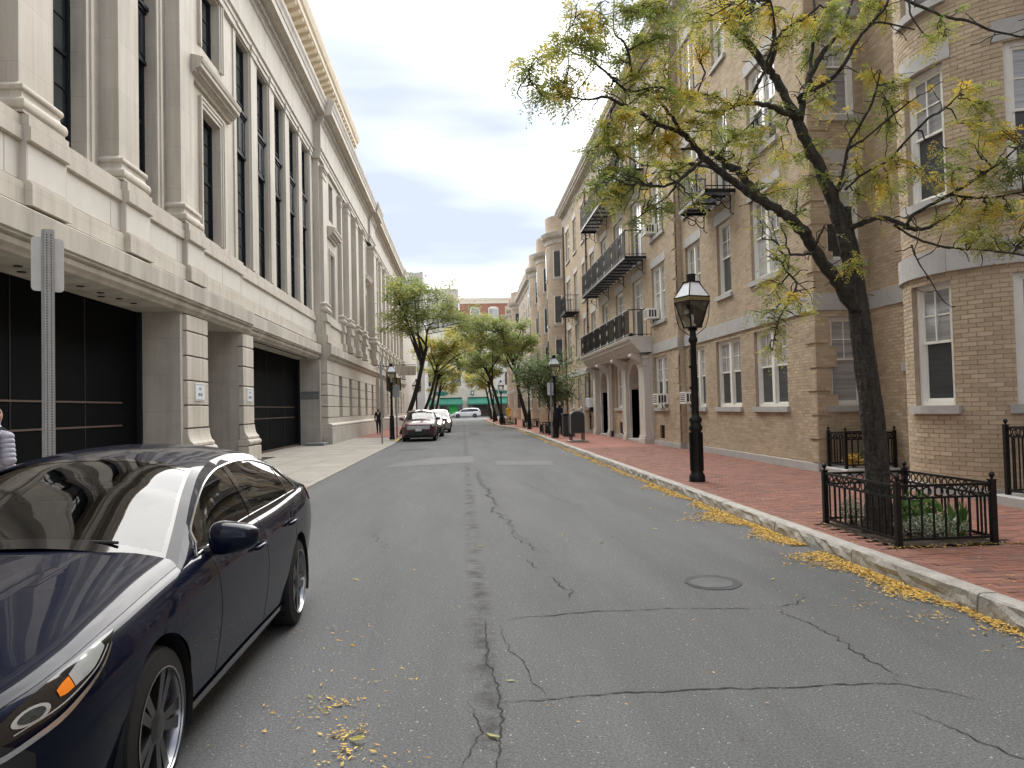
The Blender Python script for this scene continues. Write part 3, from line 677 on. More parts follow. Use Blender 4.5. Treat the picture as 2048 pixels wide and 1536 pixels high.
b.build('pale_panel', 'limestone_clean', LB)
# ---- upper wall: behind pilasters (x -7.05), pavilion (x -6.8), strip range (x -6.75)
PILS = [5.23, 8.68, 12.13, 15.60, 19.0]
wins = [(6.75, 7.95), (10.25, 11.45), (13.76, 14.96), (17.2, 18.4)]
holes = [(a, c, 6.36, 13.3) for a, c in wins]
b = MB(); grid_wall(b, lambda u, z: (-7.05, u, z), [-10, 19.2], [6.285, 13.5], holes)
for h in holes: reveals(b, lambda u, z, d: (d, u, z), h, -7.05, -7.42)
b.build('upper_wall', 'limestone_grey', LB)
b = MB()
for a, c in wins:       # stepped architrave round each tall window
    for k, (e0, e1, dx) in enumerate(((0, .13, .035), (.13, .24, .07))):
        b.box(-7.05, -7.05 + dx, c + e0, c + e1, 6.29, 13.4); b.box(-7.05, -7.05 + dx, a - e1, a - e0, 6.29, 13.4)
b.build('architrave', 'limestone', LB)
pav = [(20.86, 22.36, 6.42, 9.85), (20.86, 22.36, 11.5, 13.45)]
strips = [23.95 + 2.44 * k for k in range(5)]
slots = [(s, s + 1.40, 6.30, 13.45) for s in strips]
b = MB(); grid_wall(b, lambda u, z: (-6.8, u, z), [19.9, 23.7], [6.285, 13.5], pav)
for h in pav: reveals(b, lambda u, z, d: (d, u, z), h, -6.8, -7.12)
grid_wall(b, lambda u, z: (-6.76, u, z), [23.7, 36.15], [6.19, 13.5], slots)
for h in slots: reveals(b, lambda u, z, d: (d, u, z), h, -6.76, -7.05)
b.poly((-6.8, 23.7, 6.2), (-6.76, 23.7, 6.2), (-6.76, 23.7, 13.5), (-6.8, 23.7, 13.5))
b.build('upper_wall', 'limestone', LB)
b = MB()
for a, c, z0, z1 in pav:
    for e0, e1, dx in ((0, .10, .03), (.10, .20, .06), (.20, .26, .085)):
        b.box(-6.8, -6.8 + dx, c + e0, c + e1, z0, z1 + e1); b.box(-6.8, -6.8 + dx, a - e1, a - e0, z0, z1 + e1)
        if z1 < 12: b.box(-6.8, -6.8 + dx, a - e0, c + e0, z1 + e0, z1 + e1)
b.build('architrave', 'limestone', LB)
HOOD = [(-6.8, 10.28), (-6.72, 10.28), (-6.68, 10.38), (-6.60, 10.40), (-6.60, 10.46), (-6.52, 10.50), (-6.46, 10.52), (-6.46, 10.62), (-6.43, 10.64), (-6.41, 10.70), (-6.40, 10.76), (-6.8, 10.86)]
b = MB(); b.prof(HOOD, 19.78, 23.22); h = b.build('window_hood', 'limestone', LB)
b = MB(); yy = 19.95
while yy < 23.1: b.box(-6.6, -6.545, yy, yy + .05, 10.41, 10.475); yy += .09
stuff(b.build('dentil_row', 'limestone_grey', h))
# pilasters with attic bases, and their pedestals
def pilaster(y0, y1, xf, xw, z0, z1, cap, name='pilaster', parent=LB, base=True):
    b = MB(); b.box(xw, xf, y0, y1, z0 + (.5 if base else 0), z1); p = b.build(name, 'limestone', parent)
    if base:
        def sweep(pr):
            vs = []
            for e, z in pr: vs += [(xw, y0 - e, z), (xf + e, y0 - e, z), (xf + e, y1 + e, z), (xw, y1 + e, z)]
            n = len(pr); return vs, [(i * 4 + k, i * 4 + k + 1, i * 4 + 5 + k, i * 4 + 4 + k) for i in range(n - 1) for k in range(3)] + [(0, 1, 2, 3)[::-1], tuple((n - 1) * 4 + k for k in range(4))]
        pr = [(.14, z0), (.14, z0 + .04)] + [(.13 + .045 * math.cos(a), z0 + .13 + .09 * math.sin(a)) for a in [-PI / 2 + PI * k / 6 for k in range(7)]] + [(.10, z0 + .24), (.085, z0 + .30), (.10, z0 + .335)] + [(.095 + .035 * math.cos(a), z0 + .40 + .06 * math.sin(a)) for a in [-PI / 2 + PI * k / 5 for k in range(6)]] + [(.05, z0 + .475), (.0, z0 + .52)]
        q = MB(); q.add(*sweep(pr)); autosmooth(q.build('base', 'limestone', p), 50)
    if cap:
        q = MB(); q.box(xw, xf + .03, y0 - .03, y1 + .03, z1 - .55, z1 - .48); q.box(xw, xf + .05, y0 - .05, y1 + .05, z1 - .22, z1 - .12); q.box(xw, xf + .10, y0 - .10, y1 + .10, z1 - .12, z1); q.build('capital', 'limestone', p)
    return p
for k, y0 in enumerate(PILS):
    pilaster(y0, y0 + .96, -6.7, -7.06, 6.30, 13.5, True)
    b = MB(); b.prof([(x, z) for x, z in sh(PED, .115)], y0 - .10, y0 + 1.10); b.build('pedestal', 'limestone', LB)
    b = MB(); b.box(-6.54, -6.533, y0 - .06, y0 + 1.06, 5.29, 5.84); b.build('pale_panel', 'limestone_clean', LB)
for k, s in enumerate(strips):   # narrow strips beside each slot
    y0 = s + 1.40 + .08
    b = MB(); b.box(-6.76, -6.70, y0, y0 + .32, 6.3, 13.42); p = b.build('pilaster_strip', 'limestone', LB)
    q = MB(); q.box(-6.76, -6.66, y0 - .03, y0 + .35, 13.42, 13.6); q.box(-6.76, -6.63, y0 - .06, y0 + .38, 13.6, 13.75); q.build('capital', 'limestone', p)
    q = MB(); q.box(-6.76, -6.735, y0 + .34, y0 + .40, 6.3, 13.4); q.build('fillet', 'limestone_clean', LB)
    q = MB(); q.box(-6.70, -6.655, s - .1, s + 1.2, 13.66, 13.78); q.build('moulding', 'limestone', LB)
# windows of this range
def sash_window(y0, y1, z0, z1, x, rows, spandrel=None, parent=LB, cols=2):
    b = MB(); t = .10
    b.box(x - .05, x + .05, y0, y0 + t, z0, z1); b.box(x - .05, x + .05, y1 - t, y1, z0, z1); b.box(x - .05, x + .05, y0 + t, y1 - t, z1 - t, z1); b.box(x - .05, x + .05, y0 + t, y1 - t, z0, z0 + t)
    wn = b.build('window', 'bronze', parent)
    b = MB(); b.box(x - .012, x, y0 + t, y1 - t, z0 + t, z1 - t); b.build('pane', 'glass_dark', wn)
    b = MB(); n = rows
    for i in range(1, n):
        zz = z0 + t + (z1 - z0 - 2 * t) * i / n; th = .035 if i % 3 == 0 else .013
        b.box(x - .004, x + (.035 if i % 3 == 0 else .02), y0 + t, y1 - t, zz - th, zz + th)
    for j in range(1, cols):
        yy = y0 + t + (y1 - y0 - 2 * t) * j / cols; b.box(x - .003, x + .019, yy - .014, yy + .014, z0 + t, z1 - t)
    b.build('muntin', 'bronze', wn)
    if spandrel:
        a, c = spandrel; q = MB(); q.box(x, x + .08, y0 + .01, y1 - .01, a, c - .16); q.box(x, x + .12, y0 + .01, y1 - .01, c - .16, c - .09); q.box(x, x + .17, y0 + .01, y1 - .01, c - .09, c); q.box(x, x + .11, y0 + .01, y1 - .01, a - .08, a)
        for j in range(3): yy = y0 + (y1 - y0) * (j + .5) / 3; q.box(x + .08, x + .10, yy - .12, yy + .12, a + .12, c - .3)
        q.build('spandrel', 'bronze', wn)
for a, c in wins: sash_window(a, c, 6.36, 13.3, -7.36, 10, (9.95, 11.25))
sash_window(20.86, 22.36, 6.42, 9.85, -7.06, 6); sash_window(20.86, 22.36, 11.5, 13.45, -7.06, 3)
for s in slots: sash_window(*s, -6.97, 12, (9.95, 11.3))
# ---- entablature
ENT = [(-7.7, 13.5), (-6.70, 13.5), (-6.70, 13.68), (-6.665, 13.70), (-6.665, 13.84), (-6.60, 13.88), (-6.60, 13.94), (-6.66, 13.97), (-6.66, 15.12), (-6.60, 15.16), (-6.56, 15.24), (-6.52, 15.245), (-6.52, 15.47), (-6.30, 15.50), (-6.28, 15.52), (-6.12, 15.54), (-6.12, 15.80), (-6.09, 15.82), (-6.06, 15.95), (-6.0, 16.05), (-5.985, 16.18), (-6.05, 16.21), (-6.05, 16.3), (-6.5, 16.42), (-7.7, 16.5)]
b = MB(); b.prof(ENT, -10, 36.0); en = b.build('cornice', 'limestone', LB)
b = MB(); yy = 14.0
while yy < 35.9: b.box(-6.52, -6.44, yy, yy + .10, 15.26, 15.45); yy += .19
stuff(b.build('dentil_row', 'limestone_stain', en))
# attic in cream terracotta with bracketed cornice
b = MB(); b.box(-27, -7.9, -10, 55, 16.4, 20.35); b.prof([(-7.95, 20.2), (-7.75, 20.2), (-7.7, 20.4), (-7.1, 20.42), (-7.1, 20.7), (-7.0, 20.75), (-6.9, 21.0), (-6.88, 21.15), (-7.2, 21.3), (-9, 21.3), (-9, 20.2)], -10, 55)
at = b.build('attic', 'terracotta_cream', LB)
yy = 24.0
while yy < 54.8:
    q = MB(); q.prof([(-7.74, 20.12), (-7.66, 20.12), (-7.20, 20.30), (-7.14, 20.41), (-7.74, 20.41)], yy, yy + .34); q.build('modillion', 'terracotta_cream', at); yy += .78

# ---- second range, stepping forward, with slot windows in a rusticated base
DX = .28
b = MB(); b.bbox(-7.7, -6.02, 36.15, 84, .06, .92, .02); b.build('plinth', 'limestone_grey', LB)
b = MB(); b.prof([(-7.7, .925), (-6.06, .925), (-6.02, .96), (-6.02, 1.02), (-6.08, 1.06), (-6.22, 1.10), (-6.22, 1.36), (-7.7, 1.36)], 36.17, 84); b.build('base_moulding', 'limestone', LB)
b = MB(); b.box(-7.7, -6.62, 36.16, 84, 1.37, 4.09); b.build('ground_wall', 'limestone_grey', LB)
sl = [39.5 + 3.5 * k for k in range(5)] + [61 + 3.5 * k for k in range(7)]
cz = [1.38, 1.90, 2.42, 2.94, 3.46]
edges = []
y = 36.17
for s in sl: edges.append((y, s)); y = s + 1.1
edges.append((y, 84))
for a, c in edges:
    cuts = [a] + ([56.4, 59.6] if a < 56 < c else []) + [c]
    for c0, c1 in zip(cuts, cuts[1:]):
        if (c0, c1) == (56.4, 59.6): continue
        for z0, z1 in zip(cz, cz[1:]):
            q = MB(); q.bbox(-6.64, -6.22, c0 + .006, c1 - .006, z0, z1 - .028, .014); q.build('block', 'limestone', LB)
b = MB(); b.box(-7.7, -6.23, 36.18, 84, 3.46, 4.10); b.build('ground_frieze', 'limestone', LB)
for s in sl:
    b = MB(); b.box(-6.63, -6.60, s + .01, s + 1.09, 1.4, 3.45); w_ = b.build('window', 'bronze', LB)
    q = MB(); q.box(-6.60, -6.594, s + .1, s + 1.0, 1.5, 3.38); q.build('pane', 'glass_dark', w_)
b = MB(); b.box(-6.66, -6.5, 56.6, 59.4, .15, 3.4); d = b.build('entrance_door', 'bronze', LB)
for y in (56.4, 59.4): 
    q = MB(); q.bbox(-6.6, -6.0, y, y + .3, .1, 4.0, .02); q.build('door_pier', 'limestone', LB)
b = MB(); b.prof(sh(BELT, DX), 36.15, 84); b.build('belt_course', 'limestone_stain', LB)
b = MB(); b.prof(sh(PED, DX), 36.15, 84); b.build('pedestal_course', 'limestone', LB)
wb = [(38.9, 40.1), (52.4, 53.6), (56.6, 57.8)]
hb = [(a, c, z0, z1) for a, c in wb for z0, z1 in ((6.42, 9.6), (11.3, 13.2))]
b = MB(); grid_wall(b, lambda u, z: (-6.5, u, z), [36.15, 84], [6.28, 13.5], hb)
for h in hb: reveals(b, lambda u, z, d: (d, u, z), h, -6.5, -6.9)
b.poly((-7.7, 36.15, 6.28), (-6.5, 36.15, 6.28), (-6.5, 36.15, 13.5), (-7.7, 36.15, 13.5)); b.build('upper_wall', 'limestone', LB)
for h in hb: sash_window(*h, -6.88, 6)
for a, c in wb:
    b = MB(); b.prof(sh(HOOD, .30), a - .6, c + .6); b.build('window_hood', 'limestone', LB)
    b = MB()
    for e0, e1, dx in ((0, .10, .03), (.10, .2, .06)):
        b.box(-6.5, -6.5 + dx, c + e0, c + e1, 6.42, 9.6 + e1); b.box(-6.5, -6.5 + dx, a - e1, a - e0, 6.42, 9.6 + e1); b.box(-6.5, -6.5 + dx, a - e0, c + e0, 9.6 + e0, 9.6 + e1)
    b.build('architrave', 'limestone', LB)
pil2 = [(36.4, 37.3, -6.34), (41.6, 41.95, -6.3), (43.1, 44.05, -6.14), (46.3, 47.25, -6.14), (49.5, 50.45, -6.14), (54.5, 56.0, -6.02), (58.6, 58.95, -6.2)] + [(60.2 + 3.2 * k, 61.15 + 3.2 * k, -6.14) for k in range(6)] + [(80.5, 82.5, -6.02)]
for a, c, x in pil2:
    pilaster(a, c, x, -6.52, 6.30, 13.25, True)
    b = MB(); b.prof(sh(PED, DX + (x + 6.34) + .10), a - .1, c + .1); b.build('pedestal', 'limestone', LB)
b = MB(); b.prof(sh(ENT, .32), 36.0, 84); en2 = b.build('cornice', 'limestone', LB)
for ya, yb in ((54.2, 57.2), (79.8, 83.8)): b = MB(); b.prof(sh(ENT, .46), ya, yb); b.build('cornice_break', 'limestone', LB)
b = MB(); yy = 36.2
while yy < 84: b.box(-6.21, -6.13, yy, yy + .12, 15.26, 15.45); yy += .24
stuff(b.build('dentil_row', 'limestone_stain', en2))
b = MB(); b.box(-9, -6.6, 57.5, 60, 16.3, 17.6); b.box(-9.2, -6.5, 57.3, 60.2, 17.6, 17.9); b.build('roof_turret', 'slate', LB)
# ---- wall signs
def wall_sign(y0, y1, z0, z1, x, label):
    t = thing('wall_sign', label, 'sign', (x, (y0 + y1) / 2, z0))
    b = MB(); b.bbox(x, x + .015, y0, y1, z0, z1, .004); b.build('plate', 'sign_white', t)
    h = z1 - z0; c = (y0 + y1) / 2; wd = y1 - y0
    text_mesh('EXIT', h * .20, 'lettering', 'sign_ink', Vector((x + .017, c, z0 + h * .70)), ROT_PX, t)
    text_mesh('KEEP CLEAR', h * .24, 'lettering', 'sign_ink', Vector((x + .017, c, z0 + h * .36)), ROT_PX, t, sx=.55)
    b = MB(); b.box(x + .015, x + .017, y0 + .03, y1 - .03, z1 - .03, z1 - .02); b.box(x + .015, x + .017, y0 + .03, y1 - .03, z0 + .02, z0 + .035); b.build('border_line', 'sign_ink', t)
wall_sign(19.12, 19.78, 1.97, 2.40, -6.468, 'small white lettered sign on the pier beside the nearer garage door')
wall_sign(23.62, 24.22, 1.97, 2.40, -6.468, 'small white lettered sign on the narrow pier before the farther garage')
t = thing('jamb_sign', 'dark bordered sign on the right jamb of the farther garage', 'sign', (-7.0, 35.74, 2.2))
b = MB(); b.bbox(-7.38, -6.54, 35.725, 35.745, 2.24, 2.58, .004); b.build('plate', 'sill_grey', t)
text_mesh('CLEARANCE', .13, 'lettering', 'sign_ink', Vector((-6.96, 35.722, 2.49)), ROT_NY, t); text_mesh('12 FT', .11, 'lettering', 'sign_ink', Vector((-6.96, 35.722, 2.33)), ROT_NY, t)
b = MB(); b.box(-7.37, -6.55, 35.72, 35.724, 2.245, 2.26); b.box(-7.37, -6.55, 35.72, 35.724, 2.56, 2.575); b.build('border_line', 'sign_ink', t)

# ================================================================== right: tan brick apartment building
RB = thing('brick_apartment_building', 'four-storey tan brick apartment house with granite belt, iron balconies and round bay', 'building', (8, 20, .1))
CH = .0675; CL = .213
def ubox(b, P, u0, u1, z0, z1, d0, d1):
    v = [P(u, z, d) for d in (d0, d1) for z in (z0, z1) for u in (u0, u1)]
    b.add(v, [(0, 1, 3, 2), (4, 6, 7, 5), (0, 4, 5, 1), (2, 3, 7, 6), (0, 2, 6, 4), (1, 5, 7, 3)])
BRICKS = []          # (key mesh target, pieces) gathered so the largest can be built one by one
def bricks(b, P, u0, u1, z0, z1, holes, rnd, d=.007, keep=None):
    row = int(round(z0 / CH)); z = row * CH
    while z < z1 - .01:
        zz0, zz1 = max(z, z0), min(z + CH - .0105, z1)
        if zz1 - zz0 > .015:
            zc = (zz0 + zz1) / 2
            iv = [(u0, u1)]
            for h in holes:
                if h[2] - .001 < zc < h[3] + .001:
                    nv = []
                    for a, c in iv:
                        if h[1] <= a or h[0] >= c: nv.append((a, c)); continue
                        if h[0] > a: nv.append((a, h[0]))
                        if h[1] < c: nv.append((h[1], c))
                    iv = nv
            off = (CL / 2 if row % 2 else 0)
            for a, c in iv:
                k = math.floor((a - off) / CL)
                while True:
                    s = off + k * CL; e = s + CL - .009; k += 1
                    if s >= c: break
                    s2, e2 = max(s, a), min(e, c)
                    if e2 - s2 < .02: continue
                    dd = d + rnd.uniform(-.002, .0025)
                    if keep is not None and keep(s2, e2, zz0, zz1, dd): continue
                    p = [P(s2, zz0, 0), P(e2, zz0, 0), P(e2, zz1, 0), P(s2, zz1, 0), P(s2, zz0, dd), P(e2, zz0, dd), P(e2, zz1, dd), P(s2, zz1, dd)]
                    b.add(p, [(4, 5, 6, 7), (0, 1, 5, 4), (1, 2, 6, 5), (2, 3, 7, 6), (3, 0, 4, 7)])
        z += CH; row += 1
rb = random.Random(3)
S1X, S2X, S1A, S1B, S2B = 7.40, 7.20, 15.60, 25.05, 52.2
P1 = lambda u, z, d=0: (S1X - d, u, z)
P2 = lambda u, z, d=0: (S2X - d, u, z)
PC = lambda u, z, d=0: (u, S1A - d, z)                 # court face towards the camera
PW_ = lambda u, z, d=0: (8.62 - d, u, z)               # court side wall
BC, BRAD = (8.75, 11.6), 1.55
def PB(u, z, d=0):
    a = u / BRAD; return (BC[0] - (BRAD + d) * math.cos(a), BC[1] + (BRAD + d) * math.sin(a), z)
FL = [(1.50, 3.40), (4.65, 6.70), (7.78, 9.92), (11.22, 13.30)]
W1 = [[(17.05, 18.98, 'D'), (19.95, 21.9, 'D'), (22.95, 24.6, 'D')],
      [(17.2, 18.98, 'D'), (20.45, 21.55, 'S'), (23.1, 24.65, 'D')],
      [(17.2, 18.98, 'D'), (20.45, 21.5, 'B'), (23.1, 24.65, 'D')],
      [(17.2, 18.98, 'D'), (20.45, 21.5, 'S'), (23.1, 24.65, 'D')]]
W2 = [[(26.5, 28.35, 'D'), (34.0, 35.6, 'S'), (41.2, 42.3, 'S'), (43.4, 44.7, 'S'), (46.0, 47.4, 'S'), (49.3, 50.5, 'S')],
      [(26.5, 28.35, 'D'), (29.9, 31.6, 'B'), (33.5, 35.1, 'S'), (37.0, 38.5, 'S'), (40.5, 41.9, 'S'), (43.6, 44.6, 'S'), (46.6, 47.9, 'S'), (49.6, 51.3, 'S')],
      [(26.5, 28.35, 'D'), (29.8, 31.6, 'B'), (33.4, 35.2, 'S'), (37.0, 38.5, 'S'), (40.5, 41.9, 'S'), (43.6, 44.6, 'S'), (46.6, 47.9, 'B'), (49.6, 51.3, 'S')],
      [(26.5, 28.35, 'D'), (29.8, 31.6, 'B'), (33.4, 35.2, 'S'), (37.0, 38.5, 'S'), (40.5, 41.9, 'S'), (43.6, 44.6, 'S'), (46.6, 47.9, 'S'), (49.6, 51.3, 'S')]]
def hl(tab, dz=0): return [(a, c, FL[f][0] - (.42 if k == 'B' else 0) + dz, FL[f][1] + dz) for f in range(4) for a, c, k in tab[f]]
H1 = hl(W1); H2 = hl(W2) + [(30.25, 32.35, .1, 3.3), (37.0, 39.1, .1, 3.3), (27.1, 27.75, .38, .86), (34.35, 34.95, .34, .84)]
BA = (-23 * PI / 180 * BRAD, 8 * PI / 180 * BRAD); BB = (-84 * PI / 180 * BRAD, -53 * PI / 180 * BRAD)
HB = [(*r, z0 + dz, z1 + dz) for (z0, z1), dz in zip(FL, (0, 0, -.1, -.1)) for r in (BA, BB)]
HC = [(7.68, 8.44, z0 + dz, z1 + dz) for (z0, z1), dz in zip(FL, (0, -.1, -.15, -.15))]
HW = [(13.25, 14.35, .2, 2.7)]
BELTZ = (3.50, 3.86)
def wall(name, P, us, u0, u1, holes, z0, z1, brick, dz=.11):
    b = MB(); grid_wall(b, lambda u, z: P(u, z, 0), us, [z0, z1], holes)
    for h in holes: reveals(b, P, h, 0, -dz - .3)
    return b.build(name, 'mortar' if brick else 'brick_far', RB)
w1 = wall('wall', P1, [S1A, S1B], S1A, S1B, H1, .1, 14.0, True)
w2 = wall('wall', P2, [S1B, S2B], S1B, S2B, H2, .1, 14.0, True)
wc = wall('wall', PC, [S1X, 8.62], S1X, 8.62, HC, .1, 14.0, True)
ww = wall('wall', PW_, [12.4, S1A], 12.4, S1A, HW, .1, 14.0, True)
wb_ = wall('bay_wall', PB, [i * 5 * PI / 180 * BRAD for i in range(-21, 14)], 0, 0, HB, .1, 14.0, True)
b = MB(); b.poly((S1X, S1B, .1), (S2X, S1B, .1), (S2X, S1B, 14), (S1X, S1B, 14)); b.build('wall_return', 'brick_far', RB); b = MB(); b.poly((S2X, S2B, .1), (9, S2B, .1), (9, S2B, 14), (S2X, S2B, 14)); b.build('wall_return', 'brick_far', RB)
b = MB(); b.box(7.85, 20, 15.95, S2B - .01, -.05, 14.6); b.box(9.0, 20, -12, 15.95, -.05, 14.6); b.box(8.72, 9.0, -12, 10.4, -.05, 14.6); b.build('core', 'brick_far', RB)
# reveal lining of arch recess
beltholes = lambda hs: hs + [(-99, 99, *BELTZ), (-99, 99, 0, .30)]
m1 = MB(); bricks(m1, P1, S1A, S1B, .3, 14.0, beltholes(H1), rb); stuff(m1.build('bricks', 'brick_tan', w1))
m2 = MB(); bricks(m2, P2, S1B, S2B, .3, 14.0, beltholes(H2) + [(28.55, 33.15, .1, 3.6), (36.2, 40.4, .1, 3.6)], rb); stuff(m2.build('bricks', 'brick_tan', w2))
m3 = MB(); bricks(m3, PC, S1X, 8.62, .3, 14.0, beltholes(HC), rb); stuff(m3.build('bricks', 'brick_tan', wc))
m4 = MB(); bricks(m4, PW_, 12.6, S1A, .3, 14.0, beltholes(HW), rb); stuff(m4.build('bricks', 'brick_tan', ww))
# bay: the 300 bricks that show largest are separate pieces that share a few meshes
cand = []
def keepb(s, e, z0, z1, d):
    a = (s + e) / 2 / BRAD * 180 / PI
    if -54 < a < -4 and .95 < z0 < 3.4 and e - s > .19 and len(cand) < 300: cand.append((s, e, z0, z1, d)); return True
    return False
m5 = MB(); bricks(m5, PB, -96 * PI / 180 * BRAD, 66 * PI / 180 * BRAD, .3, 14.0, beltholes(HB), rb, keep=keepb); stuff(m5.build('bricks', 'brick_tan', wb_))
bm_ = {}
for s, e, z0, z1, d in cand:
    kx = (round(e - s, 2), round(z1 - z0, 3))
    if kx not in bm_:
        q = MB(); u = kx[0] / 2; L_ = lambda uu, z, dd: ((BRAD + dd) * math.sin(uu / BRAD), -((BRAD + dd) * math.cos(uu / BRAD) - BRAD), z)
        p = [L_(-u, 0, 0), L_(u, 0, 0), L_(u, kx[1], 0), L_(-u, kx[1], 0), L_(-u, 0, .007), L_(u, 0, .007), L_(u, kx[1], .007), L_(-u, kx[1], .007)]
        q.add(p, [(4, 5, 6, 7), (0, 1, 5, 4), (1, 2, 6, 5), (2, 3, 7, 6), (3, 0, 4, 7)])
        me = bpy.data.meshes.new('brick'); me.from_pydata(q.v, [], q.f); me.materials.append(MATS['brick_tan']); bm_[kx] = me
    o = bpy.data.objects.new('brick', bm_[kx]); COL.objects.link(o); o.parent = wb_
    a = (s + e) / 2 / BRAD; pt = PB((s + e) / 2, z0, d - .007); of = ORI[RB.name]
    o.location = (pt[0] - of[0], pt[1] - of[1], pt[2] - of[2]); o.rotation_euler = (0, 0, -PI / 2 - a)
# belts, plinth, lintels
def belt(P, u0, u1, step, z0, z1, d, name='belt_stone', matn='granite', curved=False):
    u = u0
    while u < u1 - .05:
        e = min(u + step, u1)
        if u1 - e < .3: e = u1
        q = MB()
        n = max(1, int((e - u) / .12)) if curved else 1
        for i in range(n): ubox(q, P, u + .003 + (e - u - .006) * i / n, u + .003 + (e - u - .006) * (i + 1) / n, z0, z1, -.05, d)
        if curved:
            q = MB(); vs = []; 
            for i in range(n + 1):
                uu = u + .003 + (e - u - .006) * i / n; vs += [P(uu, z0, -.05), P(uu, z0, d), P(uu, z1, d), P(uu, z1, -.05)]
            q.add(vs, [(i * 4 + k, i * 4 + (k + 1) % 4, i * 4 + 4 + (k + 1) % 4, i * 4 + 4 + k) for i in range(n) for k in range(4)] + [(0, 1, 2, 3), tuple(n * 4 + k for k in (3, 2, 1, 0))])
        q.build(name, matn, RB); u = e
belt(P1, S1A - .045, S1B, 1.75, *BELTZ, .05); belt(P2, S1B - .05, 28.5, 1.75, *BELTZ, .05); belt(P2, 40.45, S2B, 1.9, *BELTZ, .05)
belt(PC, S1X - .04, 8.58, .62, BELTZ[0] + .001, BELTZ[1] - .001, .045); belt(PW_, 12.7, S1A - .05, 1.1, *BELTZ, .05)
belt(PB, -96 * PI / 180 * BRAD, 62 * PI / 180 * BRAD, 1.0, BELTZ[0], BELTZ[1], .06, curved=True)
belt(P1, S1A - .05, S1B, 2.2, .10, .30, .06, 'plinth_stone'); belt(P2, S1B - .06, 28.5, 2.2, .10, .30, .06, 'plinth_stone'); belt(P2, 33.2, 36.15, 2.2, .10, .30, .06, 'plinth_stone'); belt(P2, 40.5, S2B, 2.2, .10, .30, .06, 'plinth_stone')
belt(PC, S1X - .05, 8.58, 1.2, .101, .299, .055, 'plinth_stone'); belt(PB, -96 * PI / 180 * BRAD, 62 * PI / 180 * BRAD, 1.3, .10, .29, .07, 'plinth_stone', curved=True)
# quoins: courses of brick blocks standing proud at the corners
def quoins(P, Q, uc, sgn, vc, vs, zt):
    z = .32; k = 0
    while z < zt:
        z1 = z + .42
        if not (z < BELTZ[1] + .02 and z1 > BELTZ[0] - .02):
            ln = .42 if k % 2 else .30
            q = MB(); a, c = sorted((uc, uc + sgn * ln)); ubox(q, P, a - (.0 if sgn > 0 else 0), c, z, z1, -.02, .030)
            bricks(q, lambda u, zz, d=0: P(u, zz, d + .03), a, c, z, z1, [], rb)
            if Q:
                a2, c2 = sorted((vc, vc + vs * (.72 - ln))); ubox(q, Q, a2 - .028 if vs > 0 else a2, c2 if vs > 0 else c2, z + .001, z1 - .001, -.02, .029)
                bricks(q, lambda u, zz, d=0: Q(u, zz, d + .029), a2 - .028, c2, z, z1, [], rb)
            q.build('quoin', 'brick_tan', RB)
        z += .50; k += 1
quoins(P1, PC, S1A, 1, S1X, 1, 13.6)
P2R = lambda u, z, d=0: (u, S1B - d, z)
quoins(P2, None, S1B, 1, 0, 0, 13.6)
# windows
def win(P, u0, u1, z0, z1, kind, curved=False, lint=True, screen=True, rr=None, sillw=.08):
    R = rr or rb
    b = MB(); t = .085; d0, d1 = -.16, -.075
    ubox(b, P, u0, u0 + t, z0, z1, d0, d1); ubox(b, P, u1 - t, u1, z0, z1, d0, d1); ubox(b, P, u0 + t, u1 - t, z1 - t, z1, d0, d1); ubox(b, P, u0 + t, u1 - t, z0, z0 + .07, d0, d1)
    secs = [(u0 + t, u1 - t)]
    if kind == 'D':
        mid = (u0 + u1) / 2; ubox(b, P, mid - .075, mid + .075, z0 + .07, z1 - t, d0, d1 + .005); secs = [(u0 + t, mid - .075), (mid + .075, u1 - t)]
    wn = b.build('window', 'white_paint', RB)
    zb, zt = z0 + .07, z1 - t; zm = zb + (zt - zb) * .52
    s = MB(); e = .04
    for a, c in secs:
        for (y0, y1, dd) in ((zm - .02, zt, -.115), (zb, zm + .02, -.14)):
            ubox(s, P, a, a + e, y0, y1, dd - .03, dd); ubox(s, P, c - e, c, y0, y1, dd - .03, dd); ubox(s, P, a + e, c - e, y1 - e, y1, dd - .03, dd); ubox(s, P, a + e, c - e, y0, y0 + e, dd - .03, dd)
        cu = (a + c) / 2; zz = (zm + zt) / 2
        ubox(s, P, cu - .011, cu + .011, zm + .02, zt - e, -.135, -.12); ubox(s, P, a + e, c - e, zz - .011, zz + .011, -.134, -.121)
    s.build('sash', 'white_paint', wn)
    q = MB(); q2 = MB()
    for a, c in secs:
        ubox(q, P, a + e, c - e, zm + .01, zt - e, -.145, -.138); ubox(q2, P, a + e, c - e, zb + e, zm - .01, -.165, -.158)
    q.build('pane', 'pane_upper', wn); q2.build('pane', 'pane_screen' if R.random() < .85 else 'pane_upper', wn)
    q = MB(); n = 6 if curved else 1
    for i in range(n):
        a = u0 - .09 + (u1 - u0 + .18) * i / n; c = u0 - .09 + (u1 - u0 + .18) * (i + 1) / n; ubox(q, P, a, c, z0 - .125, z0 - .002, -.12, sillw)
    q.build('sill', 'granite', wn)
    if lint:
        q = MB()
        for i in range(n):
            a = u0 - .13 + (u1 - u0 + .26) * i / n; c = u0 - .13 + (u1 - u0 + .26) * (i + 1) / n; ubox(q, P, a, c, z1 + .002, z1 + .30, -.1, .022)
        q.build('lintel', 'granite', wn)
    return wn
for f in range(4):
    z0, z1 = FL[f]
    for a, c, k in W1[f]: win(P1, a, c, z0 - (.42 if k == 'B' else 0), z1, 'D' if k == 'D' else 'S', lint=f > 0)
    for a, c, k in W2[f]: win(P2, a, c, z0 - (.42 if k == 'B' else 0), z1, 'D' if k == 'D' else 'S', lint=f > 0)
